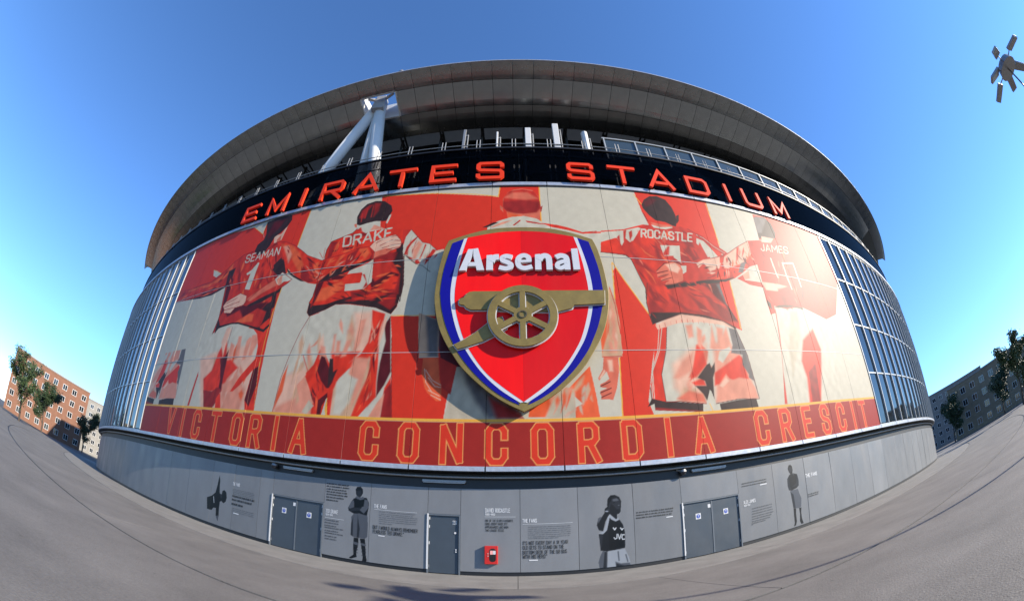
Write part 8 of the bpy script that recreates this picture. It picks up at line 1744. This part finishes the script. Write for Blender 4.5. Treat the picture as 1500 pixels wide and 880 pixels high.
for kind, x, y, rz, sc, lab in ((1, -92, 44, 1., 1.15, 'spreading green tree in front of the flats left of the stadium'), (0, -74, 30, 2.2, 1.0, 'tall slender tree at the plaza edge left of the stadium'), (1, -80, 20, 3., .9, 'low broad tree farthest to the left edge'),
        (1, -100, 62, 2.4, 1.2, 'rounded green tree between the stadium and the red brick flats'), (0, -96, 22, .9, 1.0, 'upright tree before the tan brick flats at left'), (1, 96, 58, 1.4, 1.2, 'rounded green tree between the stadium and the buff brick flats'), (0, 94, 24, 2.9, 1.05, 'upright tree before the dark brick flats at right'), (1, 88, 38, .5, 1.1, 'spreading green tree in front of the flats right of the stadium'), (0, 70, 26, 1.7, .95, 'tall slender tree at the plaza edge right of the stadium'), (1, 84, 18, 2.6, .9, 'low broad tree farthest to the right edge')):
    t = thing('street_tree', lab, 'tree', (x, y, -.03), rz, group='trees round the plaza'); t.scale = (sc, sc, sc)
    for nm, me in zip(('trunk', 'crown'), KM[kind]): o = bpy.data.objects.new(nm, me); link(o, t, (x, y, -.03))
def flats(x, y, w, d, floors, col, lab):
    rz = math.atan2(x, -y) + math.pi if False else math.atan2(-x, y); loc = (x, y, -.03); h = floors * 3.0 + .8
    t = thing('apartment_block', lab, 'building', loc, rz, group='flats behind the plaza')
    mw = mat('brick_' + lab.split()[0], col, .85, var=.14, scale=1.2, bump=.3, bscale=25)
    MB().box(-w / 2, w / 2, -d / 2, d / 2, 0, h).build('wall', mw, t, loc=loc, rel=True)
    MB().box(-w / 2 - .15, w / 2 + .15, -d / 2 - .15, d / 2 + .15, h, h + .35).build('parapet', mat('pale_stone', (.22, .21, .2), .8, var=.1), t, loc=loc, rel=True)
    fm = MB().box(-.75, .75, -.06, .0, 0, .09).box(-.75, .75, -.06, .0, 1.41, 1.5).box(-.75, -.66, -.06, .0, .09, 1.41).box(.66, .75, -.06, .0, .09, 1.41).box(-.04, .04, -.05, .0, .09, 1.41)
    fm = fm.mesh('window', M_WHITE); pn = MB().box(-.66, .66, -.03, .0, .09, 1.41).mesh('pane', M_CGLASS); n = int(w / 3)
    for side in (-1, 1):
        for f in range(floors):
            for i in range(n):
                wx = (i + .5) * w / n - w / 2
                o = bpy.data.objects.new('window', fm); link(o, t, loc); o.location = (wx, side * (d / 2 + .003), f * 3 + 1.0); o.rotation_euler = (0, 0, 0 if side < 0 else math.pi); WLOC[o.name] = Vector((0, 0, 0))
                q = bpy.data.objects.new('pane', pn); COL.objects.link(q); q.parent = o; q.location = (0, .002, 0)
flats(-118, 56, 26, 12, 5, (.16, .075, .045), 'red brick block of flats standing left of the stadium'); flats(-128, 24, 20, 12, 4, (.22, .17, .11), 'tan brick block of flats at the far left edge')
flats(112, 50, 28, 12, 4, (.2, .15, .10), 'buff brick block of flats standing right of the stadium'); flats(124, 20, 20, 12, 5, (.13, .06, .04), 'dark brick block of flats at the far right edge')
flats(-150, 92, 30, 14, 6, (.2, .19, .17), 'grey rendered block of flats farthest back left of the stadium'); flats(150, 88, 30, 14, 6, (.17, .16, .15), 'pale rendered block of flats farthest back right of the stadium')

# added mast at the right edge; its heads are shaped to shade the paving
mp = Vector((27.4, -1.0, 0)); mast = thing('shadow_mast', 'added tall grey mast with a ring of heads at the right edge, casting the shadow on the paving', 'lamp', mp)
MB().tube(mp, mp + Vector((0, 0, 15.7)), .13, .06, n=14).build('pole', M_GALV, mast, loc=mp, smooth=True)
MB().tube(mp, mp + Vector((0, 0, .35)), .22, .2, n=14).build('base', M_GALV, mast, loc=mp)
hubp = mp + Vector((0, 0, 15.6)); MB().tube(hubp, hubp + Vector((0, 0, .42)), .95, .8, n=18).build('hub', M_GALV, mast, loc=mp)
for k_, (a_, L_) in enumerate(((-.5, 1.5), (.35, 1.15), (1.3, 1.5), (2.3, 1.1), (3.2, 1.6), (4.4, 1.3))):
    e_ = hubp + Vector((math.cos(a_) * L_, math.sin(a_) * L_, .28)); arm = MB().tube(hubp + Vector((0, 0, .2)), e_, .05, .04, n=8).build('arm', M_GALV, mast, loc=mp)
    d_ = Vector((math.cos(a_), math.sin(a_), -.25)).normalized(); b_ = Vector((-d_.y, d_.x, 0)).normalized(); n_ = d_.cross(b_); lm = MB()
    lm.add([e_ + d_ * x_ + b_ * y_ + n_ * z_ for z_ in (-.09, .09) for x_, y_ in ((-.1, -.32), (1.15, -.28), (1.15, .28), (-.1, .32))], [(0, 1, 2, 3), (7, 6, 5, 4), (0, 4, 5, 1), (1, 5, 6, 2), (2, 6, 7, 3), (3, 7, 4, 0)])
    lm.build('mast_head', M_GALV, mast, loc=mp, bevel=.03)
